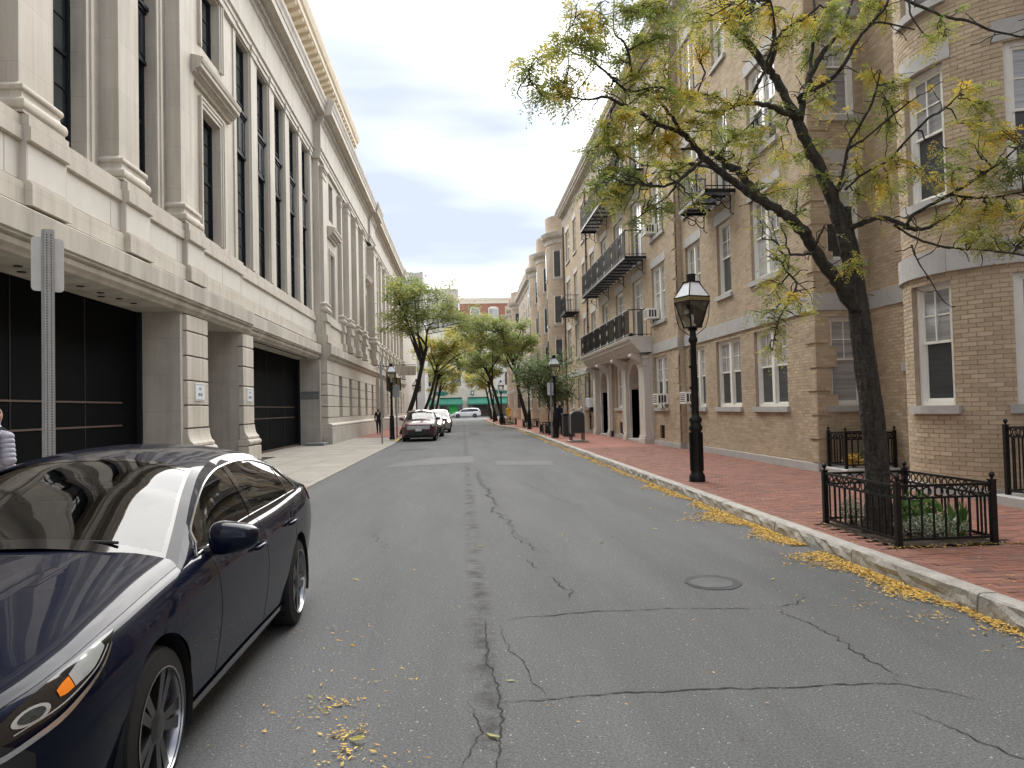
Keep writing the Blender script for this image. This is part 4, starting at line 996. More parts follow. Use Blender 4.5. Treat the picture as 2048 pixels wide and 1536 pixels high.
for h in HB: win(PB, h[0], h[1], h[2], h[3], 'S', curved=True, lint=h[2] > 3)
for h in HC: win(PC, h[0], h[1], h[2], h[3], 'S', lint=h[2] > 3)
b = MB(); b.box(8.85, 8.9, 13.25, 14.35, .15, 2.9); b.build('court_door', 'cloth_black', RB)
b = MB(); n = 10
for i in range(n):      # round head of the court doorway
    a0, a1 = PI * i / n, PI * (i + 1) / n
    b.poly(*[PW_(13.8 + r * math.cos(a), 2.15 + r * 1.0 * math.sin(a), .012) for r, a in ((.55, a0), (.75, a0), (.75, a1), (.55, a1))])
b.build('door_arch', 'brick_tan', RB)
q = MB(); q.box(8.57, 8.68, 14.0, 14.5, 2.15, 2.32); q.build('impost_stone', 'granite', RB)
# cellar vents
b = MB(); b.box(S2X + .08, S2X + .1, 27.1, 27.75, .38, .86); b.box(S2X + .08, S2X + .1, 34.35, 34.95, .34, .84); stuff(b.build('cellar_vent', 'hole', RB))
b = MB()
for y0, y1, z0, z1 in ((27.1, 27.75, .38, .86), (34.35, 34.95, .34, .84)):
    for i in range(1, 6): y = y0 + (y1 - y0) * i / 6; b.box(S2X + .03, S2X + .045, y - .01, y + .01, z0, z1)
stuff(b.build('vent_bar', 'iron', RB))
# cornice
def rc(x): return [(x + .3, 13.98), (x - .02, 13.98), (x - .02, 14.12), (x - .05, 14.14), (x - .05, 14.18), (x - .015, 14.2), (x - .015, 14.48), (x - .08, 14.52), (x - .12, 14.56), (x - .12, 14.70), (x - .42, 14.72), (x - .42, 14.84), (x - .46, 14.86), (x - .52, 14.95), (x - .54, 15.02), (x + .3, 15.1)]
b = MB(); b.prof(rc(S1X), S1A - .3, S1B - .05); b.build('cornice', 'limestone_grey', RB)
b = MB(); b.prof(rc(S2X), S1B - .05, S2B + .5); c2 = b.build('cornice', 'limestone_grey', RB)
b = MB(); y = 26.0
while y < S2B + .3: b.box(S2X - .36, S2X - .119, y, y + .16, 14.56, 14.70); y += .34
y = S1A
while y < 25: b.box(S1X - .36, S1X - .119, y, y + .16, 14.561, 14.699); y += .34
stuff(b.build('dentil_row', 'limestone', c2))
b = MB(); vs = []; pr = [(-.05, 13.98), (.03, 13.98), (.03, 14.2), (.02, 14.45), (.12, 14.6), (.40, 14.72), (.46, 14.9), (.5, 15.0), (-.05, 15.08)]
n = 32
for i in range(n + 1):
    u = (-98 + 160 * i / n) * PI / 180 * BRAD; vs += [PB(u, z, d) for d, z in pr]
m = len(pr); b.add(vs, [(i * m + k, i * m + k + 1, (i + 1) * m + k + 1, (i + 1) * m + k) for i in range(n) for k in range(m - 1)]); b.build('bay_cornice', 'limestone_grey', RB)
# ---- portico: two arched doorways under a bracketed balcony slab
def surround(y0, y1, a0, a1, dy):
    x = S2X - .09; b = MB(); zc = 2.28; r = (a1 - a0) / 2; yc = (a0 + a1) / 2; zt = 3.56; n = 14
    b.poly((x, y0, .1), (x, a0, .1), (x, a0, zc), (x, y0, zc)); b.poly((x, a1, .1), (x, y1, .1), (x, y1, zc), (x, a1, zc))
    arc = [(yc - r * math.cos(PI * i / n), zc + r * math.sin(PI * i / n) * .98) for i in range(n + 1)]
    b.poly((x, y0, zc), (x, a0, zc), (x, a0, zt), (x, y0, zt)); b.poly((x, a1, zc), (x, y1, zc), (x, y1, zt), (x, a1, zt))
    for (ya, za), (yb, zb) in zip(arc, arc[1:]):
        b.poly((x, ya, za), (x, yb, zb), (x, yb, zt), (x, ya, zt)); b.poly((x, ya, za), (x, yb, zb), (x + .42, yb, zb), (x + .42, ya, za))
    for ya in (a0, a1): b.poly((x, ya, .1), (x, ya, zc), (x + .42, ya, zc), (x + .42, ya, .1))
    for ya in (y0, y1): b.poly((x, ya, .1), (x, ya, zt), (S2X + .01, ya, zt), (S2X + .01, ya, .1))
    s = b.build('door_surround', 'portico_paint', RB)
    q = MB()       # raised archivolt ring
    for i in range(n):
        (ya, za), (yb, zb) = arc[i], arc[i + 1]
        f = lambda y, z, k: (yc + (y - yc) * k, zc + (z - zc) * k)
        o0, o1 = f(ya, za, 1.13), f(yb, zb, 1.13); i0, i1 = f(ya, za, 1.02), f(yb, zb, 1.02); xx = x - .03
        q.poly((xx, *i0), (xx, *i1), (xx, *o1), (xx, *o0)); q.poly((xx, *o0), (xx, *o1), (x, *o1), (x, *o0)); q.poly((xx, *i0), (xx, *i1), (x, *i1), (x, *i0))
    q.build('archivolt', 'portico_paint', s)
    q = MB(); q.box(x + .40, x + .45, a0 - .05, a1 + .05, .12, 3.4); d = q.build('door', 'cloth_black', s)
    q = MB(); q.box(x + .385, x + .4, a0, a1, 2.22, 2.30); q.build('transom', 'mailbox', s)
    q = MB(); q.box(x + .38, x + .4, yc - .06, yc - .04, .2, 2.2); q.box(x + .38, x + .4, yc + .3, yc + .36, 1.0, 1.3); q.build('door_trim', 'iron', s)
    q = MB(); q.bbox(x - .12, x + .42, a0 - .02, a1 + .02, .1, .22, .01); q.build('threshold', 'granite', s)
surround(28.6, 33.1, 30.25, 32.35, 0); surround(36.25, 40.35, 37.0, 39.1, 0)
def column(y0, y1, proj):
    x1 = S2X - .09; x0 = x1 - proj; b = MB(); b.bbox(x0 - .06, x1, y0 - .06, y1 + .06, .1, .34, .01); b.bbox(x0 - .03, x1, y0 - .03, y1 + .03, .34, .44, .01); b.box(x0, x1, y0, y1, .44, 3.1)
    b.bbox(x0 - .03, x1, y0 - .03, y1 + .03, 3.1, 3.17, .01); b.box(x0, x1, y0, y1, 3.17, 3.36); b.bbox(x0 - .05, x1, y0 - .05, y1 + .05, 3.36, 3.5, .015); return b.build('column', 'portico_paint', RB)
column(28.75, 29.65, .22); column(32.55, 33.05, .12); column(36.3, 36.75, .12); column(39.5, 40.2, .22)
SLAB = [(S2X + .05, 3.60), (S2X - .50, 3.60), (S2X - .52, 3.68), (S2X - .62, 3.74), (S2X - .72, 3.90), (S2X - .82, 3.94), (S2X - .82, 4.04), (S2X - .90, 4.08), (S2X - .93, 4.17), (S2X - .93, 4.20), (S2X + .05, 4.20)]
b = MB(); b.prof(SLAB, 28.5, 40.45); b.build('balcony_slab', 'portico_paint', RB)
for y in (29.0, 32.65, 36.35, 39.7):
    q = MB(); pr = [(S2X, 3.59), (S2X - .62, 3.59), (S2X - .66, 3.52), (S2X - .62, 3.44), (S2X - .5, 3.40), (S2X - .36, 3.30), (S2X - .24, 3.16), (S2X - .12, 3.12), (S2X, 3.14)]
    q.prof([(x - .09, z) for x, z in pr], y, y + .42); c = q.build('console_bracket', 'portico_paint', RB)
    q = MB(); q.lathe([(.13, -.02), (.13, .44)], (S2X - .26, y, 3.40), 12, axis='y'); q.lathe([(.07, -.02), (.07, .44)], (S2X - .68, y, 3.51), 10, axis='y'); q.build('scroll', 'portico_paint', c)
for y, m_ in ((30.05, 'white_paint'), (33.35, 'white_paint'), (36.0, 'portico_paint'), (40.4 + .1, 'white_paint')):
    q = MB(); q.tube([(S2X - .16, y, .42), (S2X - .16, y, 3.58)], .05, 8); d = q.build('downspout', m_, RB); q = MB(); q.lathe([(.045, .15), (.06, .36), (.075, .42)], (S2X - .16, y, 0), 8); q.build('shoe', 'iron', d)
q = MB(); q.tube([(S2X - .07, 42.75, .3), (S2X - .07, 42.75, 13.9)], .045, 8); d = q.build('downspout', 'rust_line', RB)
for z in range(1, 14): q = MB(); q.box(S2X - .12, S2X, 42.69, 42.81, z, z + .05); q.build('clamp', 'iron', d)
q = MB(); q.tube([(S2X - .07, 52.0, .3), (S2X - .07, 52.0, 13.9)], .05, 8); q.build('downspout', 'rust_line', RB)
# iron railings
def railing(b, p0, p1, z0, z1, lat=True, sp=.105):
    d = Vector((p1[0] - p0[0], p1[1] - p0[1])); ln = d.length; d.normalize()
    b.tube([(*p0, z1), (*p1, z1)], .022, 6); b.tube([(*p0, z0 + .08), (*p1, z0 + .08)], .016, 6)
    n = int(ln / sp); s = 0
    for i in range(n + 1):
        t = ln * i / n; x, y = p0[0] + d.x * t, p0[1] + d.y * t
        inl = lat and (int(t / .42) % 4 == 2)
        if inl: continue
        b.box(x - .008, x + .008, y - .008, y + .008, z0, z1)
    if lat:
        k = 2
        while (k + 1) * .42 < ln:
            t0, t1 = k * .42, (k + 1) * .42; q = lambda t, z: (p0[0] + d.x * t, p0[1] + d.y * t, z)
            for j in range(2):
                za, zb = z0 + .1 + (z1 - z0 - .1) * j / 2, z0 + .1 + (z1 - z0 - .1) * (j + 1) / 2
                b.tube([q(t0, za), q(t1, zb)], .012, 5); b.tube([q(t1, za), q(t0, zb)], .012, 5)
                zc, tcn = (za + zb) / 2, (t0 + t1) / 2
                b.tube([q(tcn + .12 * math.cos(a), zc + .12 * math.sin(a)) for a in [2 * PI * i / 10 for i in range(11)]], .010, 5)
            b.box(q(t0, 0)[0] - .012, q(t0, 0)[0] + .012, q(t0, 0)[1] - .012, q(t0, 0)[1] + .012, z0, z1); b.box(q(t1, 0)[0] - .012, q(t1, 0)[0] + .012, q(t1, 0)[1] - .012, q(t1, 0)[1] + .012, z0, z1)
            k += 4
b = MB(); railing(b, (S2X - .86, 28.62), (S2X - .86, 40.3), 4.2, 5.22); railing(b, (S2X - .86, 28.62), (S2X - .02, 28.62), 4.2, 5.22, False, .16); railing(b, (S2X - .86, 40.3), (S2X - .02, 40.3), 4.2, 5.22, False, .16)
b.build('slab_railing', 'iron', RB)
q = MB(); q.tube([(S2X - .7, 29.0, 4.30), (S2X - .5, 30.5, 4.30)], .08, 8); q.build('rolled_mat', 'cloth_black', RB)
def scroll(b, x, y, z, s):
    pts = []
    for i in range(26):
        t = i / 25; a = t * 2.2 * PI; r = .22 * (1 - t * .75); pts.append((x + s * (.22 - r * math.cos(a) * 1.0), y, z - .22 + r * math.sin(a)))
    b.tube(pts, .014, 5)
    b.tube([(x - .04, y, z - .02), (x + .12, y, z - .10), (x + .34, y, z - .20), (x + .46, y, z - .36), (x + .56, y, z - .42), (x + .62, y, z - .34)], .016, 5)
    b.tube([(x + .62, y, z), (x + .60, y, z - .5), (x + .70, y, z - .56)], .016, 5)
    b.tube([(x + .5 - .11 * math.cos(a), y, z - .14 + .1 * math.sin(a)) for a in [2 * PI * i / 10 for i in range(11)]], .011, 5)
def balcony(xw, y0, y1, dep, z, brk, lat=True):
    b = MB(); xf = xw - dep
    b.box(xf, xf + .05, y0, y1, z - .10, z); b.box(xf, xw, y0, y0 + .05, z - .10, z - .002); b.box(xf, xw, y1 - .05, y1, z - .10, z - .002)
    fl = b.build('balcony', 'iron', RB)
    q = MB(); x = xf + .07
    while x < xw - .04: q.box(x, x + .055, y0 + .03, y1 - .03, z - .035, z - .008); x += .085
    y = y0 + .6
    while y < y1 - .3: q.box(xf + .04, xw, y - .03, y + .03, z - .09, z - .036); y += .75
    q.build('floor_slats', 'iron_floor', fl)
    q = MB(); railing(q, (xf + .03, y0 + .03), (xf + .03, y1 - .03), z, z + 1.0, lat); railing(q, (xf + .03, y0 + .03), (xw, y0 + .03), z, z + 1.0, False, .14); railing(q, (xf + .03, y1 - .03), (xw, y1 - .03), z, z + 1.0, False, .14); q.build('railing', 'iron', fl)
    for y in brk:
        q = MB(); scroll(q, xw - dep + .12, y, z - .1, 1); q.build('scroll_bracket', 'iron', fl)
balcony(S2X, 29.1, 39.8, .84, 7.36, (29.3, 32.8, 36.3, 39.6)); balcony(S2X, 29.1, 39.8, .84, 10.78, (29.3, 32.8, 36.3, 39.6))
balcony(S2X, 46.1, 48.4, .86, 7.38, (46.3, 48.2)); balcony(S1X, 19.9, 22.45, .84, 7.33, (20.05, 22.3))
# cases hung in windows
def air_con(P, u, z, label, dep=.34, wd=.62, ht=.38):
    c = P(u, z, .1); t = thing('air_conditioner', label, 'air conditioner', c, group='window air conditioners')
    b = MB(); ubox(b, P, u, u + wd, z, z + ht, -.1, dep); b.build('case', 'white_paint', t)
    b = MB()
    for k in range(5): ubox(b, P, u + .05, u + wd - .05, z + .06 + k * .06, z + .09 + k * .06, dep, dep + .004)
    for k in range(3): ubox(b, P, u - .004, u, z + .06, z + ht - .06, .02 + k * .1, .09 + k * .1)
    b.build('louvre', 'mailbox', t)
    for q0 in (.1, wd - .14): b = MB(); ubox(b, P, u + q0, u + q0 + .04, z - .16, z - .001, .0, .05); b.build('support', 'galvanised', t)
air_con(P1, 24.0, 1.62, 'window air conditioner on the ground floor behind the near lamp post')
air_con(P2, 26.75, 1.62, 'window air conditioner in the ground floor window right of the portico')
air_con(P2, 27.75, 4.78, 'window air conditioner on the second floor beside the stone balcony')
air_con(P2, 27.75, 7.92, 'window air conditioner on the third floor beside the long iron balcony')
air_con(P1, 18.0, 7.95, 'window air conditioner high up behind the near tree limbs')
t = thing('utility_box', 'pale grey utility box on the wall left of the portico', 'box', (S2X - .3, 41.4, 1.55))
b = MB(); b.bbox(S2X - .42, S2X, 41.0, 42.1, 1.55, 2.05, .02); b.build('case', 'sign_white', t); b = MB(); b.box(S2X - .2, S2X, 41.3, 41.4, 1.3, 1.55); b.box(S2X - .2, S2X, 41.7, 41.8, 1.3, 1.55); b.build('bracket', 'iron', t)

# ================================================================== right: farther bow-fronted building
FB = thing('bowfront_building', 'farther tan brick building with a row of round bays beyond the apartment house', 'building', (8, 80, .1))
b = MB(); b.box(7.9, 22, S2B + .02, 117, -.05, 14.2); b.build('wall', 'brick_far', FB)
def far_win(P, u0, u1, z0, z1, n=1):
    b = MB()
    ubox(b, P, u0, u1, z0, z1, -.2, .012); wn = b.build('window', 'white_paint', FB)
    q = MB(); zm = (z0 + z1) / 2; ubox(q, P, u0 + .09, u1 - .09, z0 + .09, zm - .03, 0, .02); q.build('pane', 'pane_screen', wn)
    q = MB(); ubox(q, P, u0 + .09, u1 - .09, zm + .03, z1 - .09, 0, .02); q.build('pane', 'pane_upper', wn)
    q = MB(); ubox(q, P, u0 - .08, u1 + .08, z0 - .14, z0, -.1, .08); q.build('sill', 'granite', wn); q = MB(); ubox(q, P, u0 - .1, u1 + .1, z1, z1 + .28, -.1, .03); q.build('lintel', 'granite', wn)
for cy, r, cx in ((58.0, 1.9, 8.5), (65.2, 1.9, 8.5), (72.0, 1.9, 8.45), (95.5, 1.9, 8.2), (101.5, 1.9, 8.2), (107.5, 1.9, 8.2)):
    n = 24; b = MB(); vs = []
    pr = [(0, .0), (0, 14.1)]
    for i in range(n + 1):
        a = PI * i / n - PI / 2; vs += [(cx - r * math.cos(a), cy + r * math.sin(a), z) for z in (-.05, 15.9)]
    b.add(vs, [(2 * i, 2 * i + 2, 2 * i + 3, 2 * i + 1) for i in range(n)] + [tuple(2 * i + 1 for i in range(n + 1))])
    by = b.build('bay', 'brick_far', FB)
    b = MB(); vs = []; pr = [(0, 13.8), (.05, 13.8), (.06, 14.1), (.3, 14.3), (.36, 14.45), (.4, 14.6), (0, 14.7)]; m = len(pr)
    for i in range(n + 1):
        a = PI * i / n - PI / 2; vs += [(cx - (r + d) * math.cos(a), cy + (r + d) * math.sin(a), z) for d, z in pr]
    b.add(vs, [(i * m + k, i * m + k + 1, (i + 1) * m + k + 1, (i + 1) * m + k) for i in range(n) for k in range(m - 1)]); b.build('bay_cornice', 'limestone_grey', by)
    b = MB(); vs = []; pr = [(0, 3.5), (.05, 3.5), (.05, 3.86), (0, 3.86)]
    for i in range(n + 1):
        a = PI * i / n - PI / 2; vs += [(cx - (r + d) * math.cos(a), cy + (r + d) * math.sin(a), z) for d, z in pr]
    b.add(vs, [(i * 4 + k, i * 4 + k + 1, i * 4 + 5 + k, i * 4 + 4 + k) for i in range(n) for k in range(3)]); b.build('belt_course', 'granite', by)
    for f in range(4):
        for a0, a1 in ((-60, -38), (-12, 12), (38, 60)):
            Pq = lambda u, z, d=0, cx=cx, cy=cy, r=r: (cx - (r + d) * math.cos(u), cy + (r + d) * math.sin(u), z)
            b = MB(); ubox(b, Pq, rad(a0), rad(a1), FL[f][0], FL[f][1], -.1, .012); wn = b.build('window', 'white_paint', FB)
            q = MB(); ubox(q, Pq, rad(a0 + 3), rad(a1 - 3), FL[f][0] + .1, FL[f][1] - .1, 0, .03); q.build('pane', 'pane_screen', wn)
            q = MB(); ubox(q, Pq, rad(a0 - 2), rad(a1 + 2), FL[f][0] - .14, FL[f][0], -.1, .07); q.build('sill', 'granite', wn); q = MB(); ubox(q, Pq, rad(a0 - 2), rad(a1 + 2), FL[f][1], FL[f][1] + .28, -.1, .03); q.build('lintel', 'granite', wn)
# projecting flat section
b = MB(); b.box(7.05, 9, 76.5, 92.5, -.05, 14.3); b.box(7.05, 9, 77.5, 92, 14.9, 16.2); b.build('front_section', 'brick_far', FB)
b = MB(); b.prof([(7.1, 13.9), (6.95, 14.0), (6.9, 14.3), (6.62, 14.4), (6.55, 14.7), (6.5, 14.85), (7.3, 14.95)], 76.2, 92.8); b.build('cornice', 'limestone_grey', FB)
PF = lambda u, z, d=0: (7.05 - d, u, z)
for f in range(4):
    for y in (78.2, 81.0, 83.8, 86.6, 89.4): far_win(PF, y, y + 1.3, *FL[f])
b = MB()
for k in range(28): z = .4 + k * .49; b.box(7.0, 7.3, 76.45, 77.1, z, z + .4)
b.build('quoin', 'brick_far', FB)
b = MB(); b.box(6.99, 7.3, 76.4, 92.6, 3.5, 3.86); b.build('belt_course', 'granite', FB)
b = MB(); b.tube([(7.0, 76.3, .3), (7.0, 76.3, 13)], .06, 8); b.build('downspout', 'iron', FB)

# ================================================================== street furniture
def make_lamp(label):
    t = thing('street_lamp', label, 'street lamp', (0, 0, 0), group='gas style street lamps', local=True)
    b = MB(); b.lathe([(.15, 0), (.15, .10), (.135, .13), (.115, .17), (.108, .22), (.10, .95), (.125, .98), (.13, 1.03), (.105, 1.07), (.10, 1.12), (.125, 1.15), (.12, 1.2), (.08, 1.24), (.072, 1.3), (.055, 2.62), (.085, 2.66), (.085, 2.72), (.062, 2.76), (.06, 2.86), (.10, 2.89), (.06, 2.93)], (0, 0, 0), 20)
    autosmooth(b.build('post', 'iron', t), 40)
    b = MB()
    for k in range(8):
        a = 2 * PI * k / 8; b.box(.112 * math.cos(a) - .012, .112 * math.cos(a) + .012, .112 * math.sin(a) - .012, .112 * math.sin(a) + .012, .2, .93)
    b.build('fluting', 'iron', t)
    b = MB()
    for z, y in ((2.15, 0), (1.75, 0)): b.box(-.10, -.04, -.02, .02, z, z + .05)
    b.build('band_clip', 'iron', t)
    lan = MB(); h0, h1, s0, s1 = 2.93, 3.42, .115, .225
    for sx, sy in ((1, 1), (1, -1), (-1, 1), (-1, -1)):
        lan.tube([(sx * s0, sy * s0, h0), (sx * s1, sy * s1, h1)], .014, 6)
        lan.tube([(sx * .235, sy * .235, 3.50), (sx * .10, sy * .10, 3.80)], .012, 6)
        lan.tube([(sx * .235, sy * .235, 3.42), (sx * .21, sy * .21, 3.1), (sx * .17, sy * .17, 2.92), (sx * .045, sy * .045, 2.78)], .008, 5)
    for z, s in ((h0, s0), (3.80, .10)):
        lan.box(-s - .014, s + .014, -s - .014, s + .014, z - .012, z + .012)
    lan.box(-.245, .245, -.245, .245, 3.495, 3.515); lan.box(-.245, .245, -.245, .245, 3.405, 3.425)
    lan.lathe([(.085, 3.80), (.085, 3.93), (.095, 3.93), (.095, 3.95), (.05, 3.97)], (0, 0, 0), 12)
    lo = lan.build('lantern', 'iron', t)
    q = MB(); q.box(-.24, .24, -.24, .24, 3.426, 3.494); q.build('band', 'lamp_band', lo)
    def quadring(a, za, c, zc):
        m = MB(); P = [(-1, -1), (1, -1), (1, 1), (-1, 1)]
        for k in range(4):
            (x0, y0), (x1, y1) = P[k], P[(k + 1) % 4]; m.poly((x0 * a, y0 * a, za), (x1 * a, y1 * a, za), (x1 * c, y1 * c, zc), (x0 * c, y0 * c, zc))
        return m
    quadring(s0 - .004, h0 + .01, s1 - .004, h1 - .015).build('glass', 'clear_glass', lo)
    quadring(.232, 3.517, .098, 3.79).build('roof_pane', 'lamp_pane', lo)
    q = MB(); q.lathe([(.02, 2.94), (.025, 3.05), (.012, 3.06)], (0, 0, 0), 8); q.lathe([(.03, 3.06), (.035, 3.12), (.02, 3.18)], (0, 0, 0), 8); q.build('mantle', 'lamp_pane', lo)
    return t
lamp0 = make_lamp('tall black gas style street lamp nearest, on the brick pavement right of the road')
lamp0.location = (4.42, 14.4, .14); lamp0.rotation_euler = (0, 0, rad(20))
for (x, y, z, r, l) in [(4.42, 36.6, .14, 5, 'black street lamp on the right beside the dark arched relay box'), (4.55, 52.5, .14, 30, 'black street lamp half hidden in the round leafed tree on the right'),
                        (3.45, 68.5, .14, 10, 'black street lamp with a plate behind it, fourth on the right pavement'), (3.4, 84, .14, 15, 'farthest black street lamp visible on the right pavement'),
                        (-3.68, 40.4, .13, 12, 'black street lamp on the left pavement beside the dark red parked car'), (-3.65, 62, .13, 40, 'farther black street lamp on the left between two leaning trees')]:
    dup(lamp0, (x, y, z), rad(r), l)

# ---- sign posts
def post_sign(name, label, x, y, z0, h, plate, matp, rot, w=.05):
    t = thing(name, label, 'sign', (x, y, z0), rot, local=True)
    b = MB(); b.box(-w, -w + .012, -.03, .03, 0, h); b.box(w - .012, w, -.03, .03, 0, h); b.box(-w + .012, w - .012, -.03, -.018, 0, h); b.box(-w - .018, -w, .02, .03, 0, h); b.box(w, w + .018, .02, .03, 0, h)
    p = b.build('post', 'galvanised', t)
    q = MB(); z = .08
    while z < h - .05: q.box(-.026, -.014, -.0305, -.0302, z, z + .014); q.box(.014, .026, -.0305, -.0302, z, z + .014); z += .028
    stuff(q.build('perforation', 'hole', p))
    q = MB(); a, zb, zt = plate; n = 5; pts = []
    r = .04
    for cx, cz, s in ((a - r, zt - r, 0), (-a + r, zt - r, 90), (-a + r, zb + r, 180), (a - r, zb + r, 270)):
        for k in range(n): an = rad(s + 90 * k / (n - 1)); pts.append((cx + r * math.cos(an), cz + r * math.sin(an)))
    m = len(pts); q.add([(px, .032, pz) for px, pz in pts] + [(px, .036, pz) for px, pz in pts], [tuple(range(m)), tuple(range(2 * m - 1, m - 1, -1))] + [(k, (k + 1) % m, m + (k + 1) % m, m + k) for k in range(m)])
    q.build('plate', matp, t)
    q = MB(); q.lathe([(.012, -.036), (.012, -.028)], (0, 0, zt - .06), 8, axis='y'); q.lathe([(.012, -.036), (.012, -.028)], (0, 0, zb + .06), 8, axis='y'); q.build('bolt', 'steel_grey', t)
    return t
post_sign('parking_sign', 'grey perforated steel post with the blank back of a parking sign, behind the navy sedan', -4.24, 8.2, .1, 3.48, (.15, 2.84, 3.40), 'sign_back', rad(38), .042)
post_sign('parking_sign', 'slim steel post with a sign seen edge on, beside the left street lamp', -3.80, 36.6, .08, 3.9, (.15, 3.25, 3.8), 'sign_back', rad(80), .045)
post_sign('street_plate', 'small grey plate on the left pavement next to the leaning trunk', -3.5, 41.2, .13, 2.9, (.18, 2.2, 2.85), 'steel_grey', rad(5), .03)
post_sign('pole_sign', 'white plate behind the street lamp beside the relay box', 4.28, 36.95, .14, 2.75, (.17, 2.05, 2.65), 'sign_white', rad(5), .02)

# ---- relay mail box: arched dark green box on two legs and a concrete pad
t = thing('relay_mailbox', 'dark green arched relay mailbox on legs and a concrete pad by the kerb', 'mailbox', (4.68, 31.9, .135))
b = MB(); b.bbox(4.33, 5.16, 31.5, 32.35, .10, .21, .02); b.build('pad', 'concrete_walk', t)
def arch(x0, x1, z0, zt, y0, y1):
    r = (x1 - x0) / 2; xc = (x0 + x1) / 2; n = 14; pts = [(x0, z0)] + [(xc - r * math.cos(PI * i / n), zt - r * .72 + r * .72 * math.sin(PI * i / n)) for i in range(n + 1)] + [(x1, z0)]
    m = MB(); m.prof(pts, y0, y1); return m
arch(4.44, 5.04, .50, 1.42, 31.62, 32.22).build('body', 'mailbox', t)
arch(4.42, 5.06, .50, 1.44, 31.60, 31.64).build('front_rim', 'steel_grey', t); arch(4.455, 5.025, .51, 1.405, 31.592, 31.60).build('front_panel', 'mailbox', t)
for x in (4.46, 4.97):
    for y in (31.64, 32.14):
        q = MB(); q.box(x, x + .055, y, y + .055, .21, .51); q.build('leg', 'mailbox', t)

# ---- iron guard fences round tree pits
def guard(name, label, x0, x1, y0, y1, z, h=.63, gate=None, fine=True, group='iron tree guards'):
    t = thing(name, label, 'fence', ((x0 + x1) / 2, (y0 + y1) / 2, z), group=group)
    cs = [(x0, y0), (x1, y0), (x1, y1), (x0, y1)]
    for x, y in cs:
        b = MB(); b.box(x - .028, x + .028, y - .028, y + .028, z - .02, z + h); b.box(x - .034, x + .034, y - .034, y + .034, z + h, z + h + .012)
        if fine: b.lathe([(.012, h + .012), (.014, h + .03), (.028, h + .05), (.03, h + .06), (.02, h + .082), (.004, h + .09)], (x, y, z), 8)
        b.build('post', 'iron', t)
    for i in range(4):
        (ax, ay), (bx_, by_) = cs[i], cs[(i + 1) % 4]
        ln = math.hypot(bx_ - ax, by_ - ay); n = max(3, round(ln / .118)); d = ((bx_ - ax) / ln, (by_ - ay) / ln)
        b = MB(); 
        def bar(z0, z1): 
            nx, ny = -d[1] * .014, d[0] * .014
            b.add([(ax - nx, ay - ny, z0), (bx_ - nx, by_ - ny, z0), (bx_ + nx, by_ + ny, z0), (ax + nx, ay + ny, z0), (ax - nx, ay - ny, z1), (bx_ - nx, by_ - ny, z1), (bx_ + nx, by_ + ny, z1), (ax + nx, ay + ny, z1)], [(0, 3, 2, 1), (4, 5, 6, 7), (0, 1, 5, 4), (1, 2, 6, 5), (2, 3, 7, 6), (3, 0, 4, 7)])
        bar(z + h - .045, z + h - .02); bar(z + h - .165, z + h - .145); bar(z + .05, z + .075)
        for k in range(1, n):
            x, y = ax + (bx_ - ax) * k / n, ay + (by_ - ay) * k / n; b.box(x - .008, x + .008, y - .008, y + .008, z + .06, z + h - .15)
        if fine:
            for k in range(n):
                tt = (k + .5) / n; x, y = ax + (bx_ - ax) * tt, ay + (by_ - ay) * tt; r = .044
                b.tube([(x + d[0] * r * math.cos(a), y + d[1] * r * math.cos(a), z + h - .096 + r * math.sin(a)) for a in [2 * PI * i2 / 12 for i2 in range(13)]], .008, 5, cap=False)
        b.build('panel', 'iron', t)
    return t
guard('tree_guard', 'black iron fence with ring frieze round the near tree pit', 4.34, 5.34, 7.5, 9.05, .14)
b = MB(); R = random.Random(3); gx, gy = 14, 18; vs = [(PIT[0] + (PIT[1] - PIT[0]) * i / gx, PIT[2] + (PIT[3] - PIT[2]) * j / gy, .128 + R.uniform(0, .03)) for j in range(gy + 1) for i in range(gx + 1)]
b.add(vs, [(j * (gx + 1) + i, j * (gx + 1) + i + 1, (j + 1) * (gx + 1) + i + 1, (j + 1) * (gx + 1) + i) for j in range(gy) for i in range(gx)]); struct(b.build('tree_pit_soil', 'soil'))
guard('court_fence', 'low black iron fence in the court corner behind the near tree', 7.5, 8.5, 14.7, 15.4, .27, h=.72, group='court fences')
b = MB(); b.bbox(7.40, 8.6, 14.5, 15.55, .1, .26, .015); tag(b.build('planter_kerb', 'granite'), 'granite kerb under the court corner fence', 'kerb')
b = MB(); b.bbox(7.3, 8.75, 8.2, 10.25, .1, .27, .015); tag(b.build('planter_kerb', 'granite'), 'pale granite kerb at the right edge beside the round bay', 'kerb')
guard('court_fence', 'tall black iron fence at the right edge on a granite kerb', 7.42, 8.6, 8.3, 10.1, .27, h=.95, group='court fences')
for x, y, l in [(4.55, 40.5, 'first small iron tree guard beyond the relay box'), (4.5, 43.2, 'second small iron tree guard with pale shrubs beyond the relay box'), (4.5, 56, 'third iron tree guard under the leaning tree on the right'), (3.6, 66, 'far iron tree guard beside the fourth street lamp'), (3.6, 74, 'farthest iron tree guard on the right pavement')]:
    guard('tree_guard', l, x, x + 1.0, y, y + 1.6, .14, fine=False)

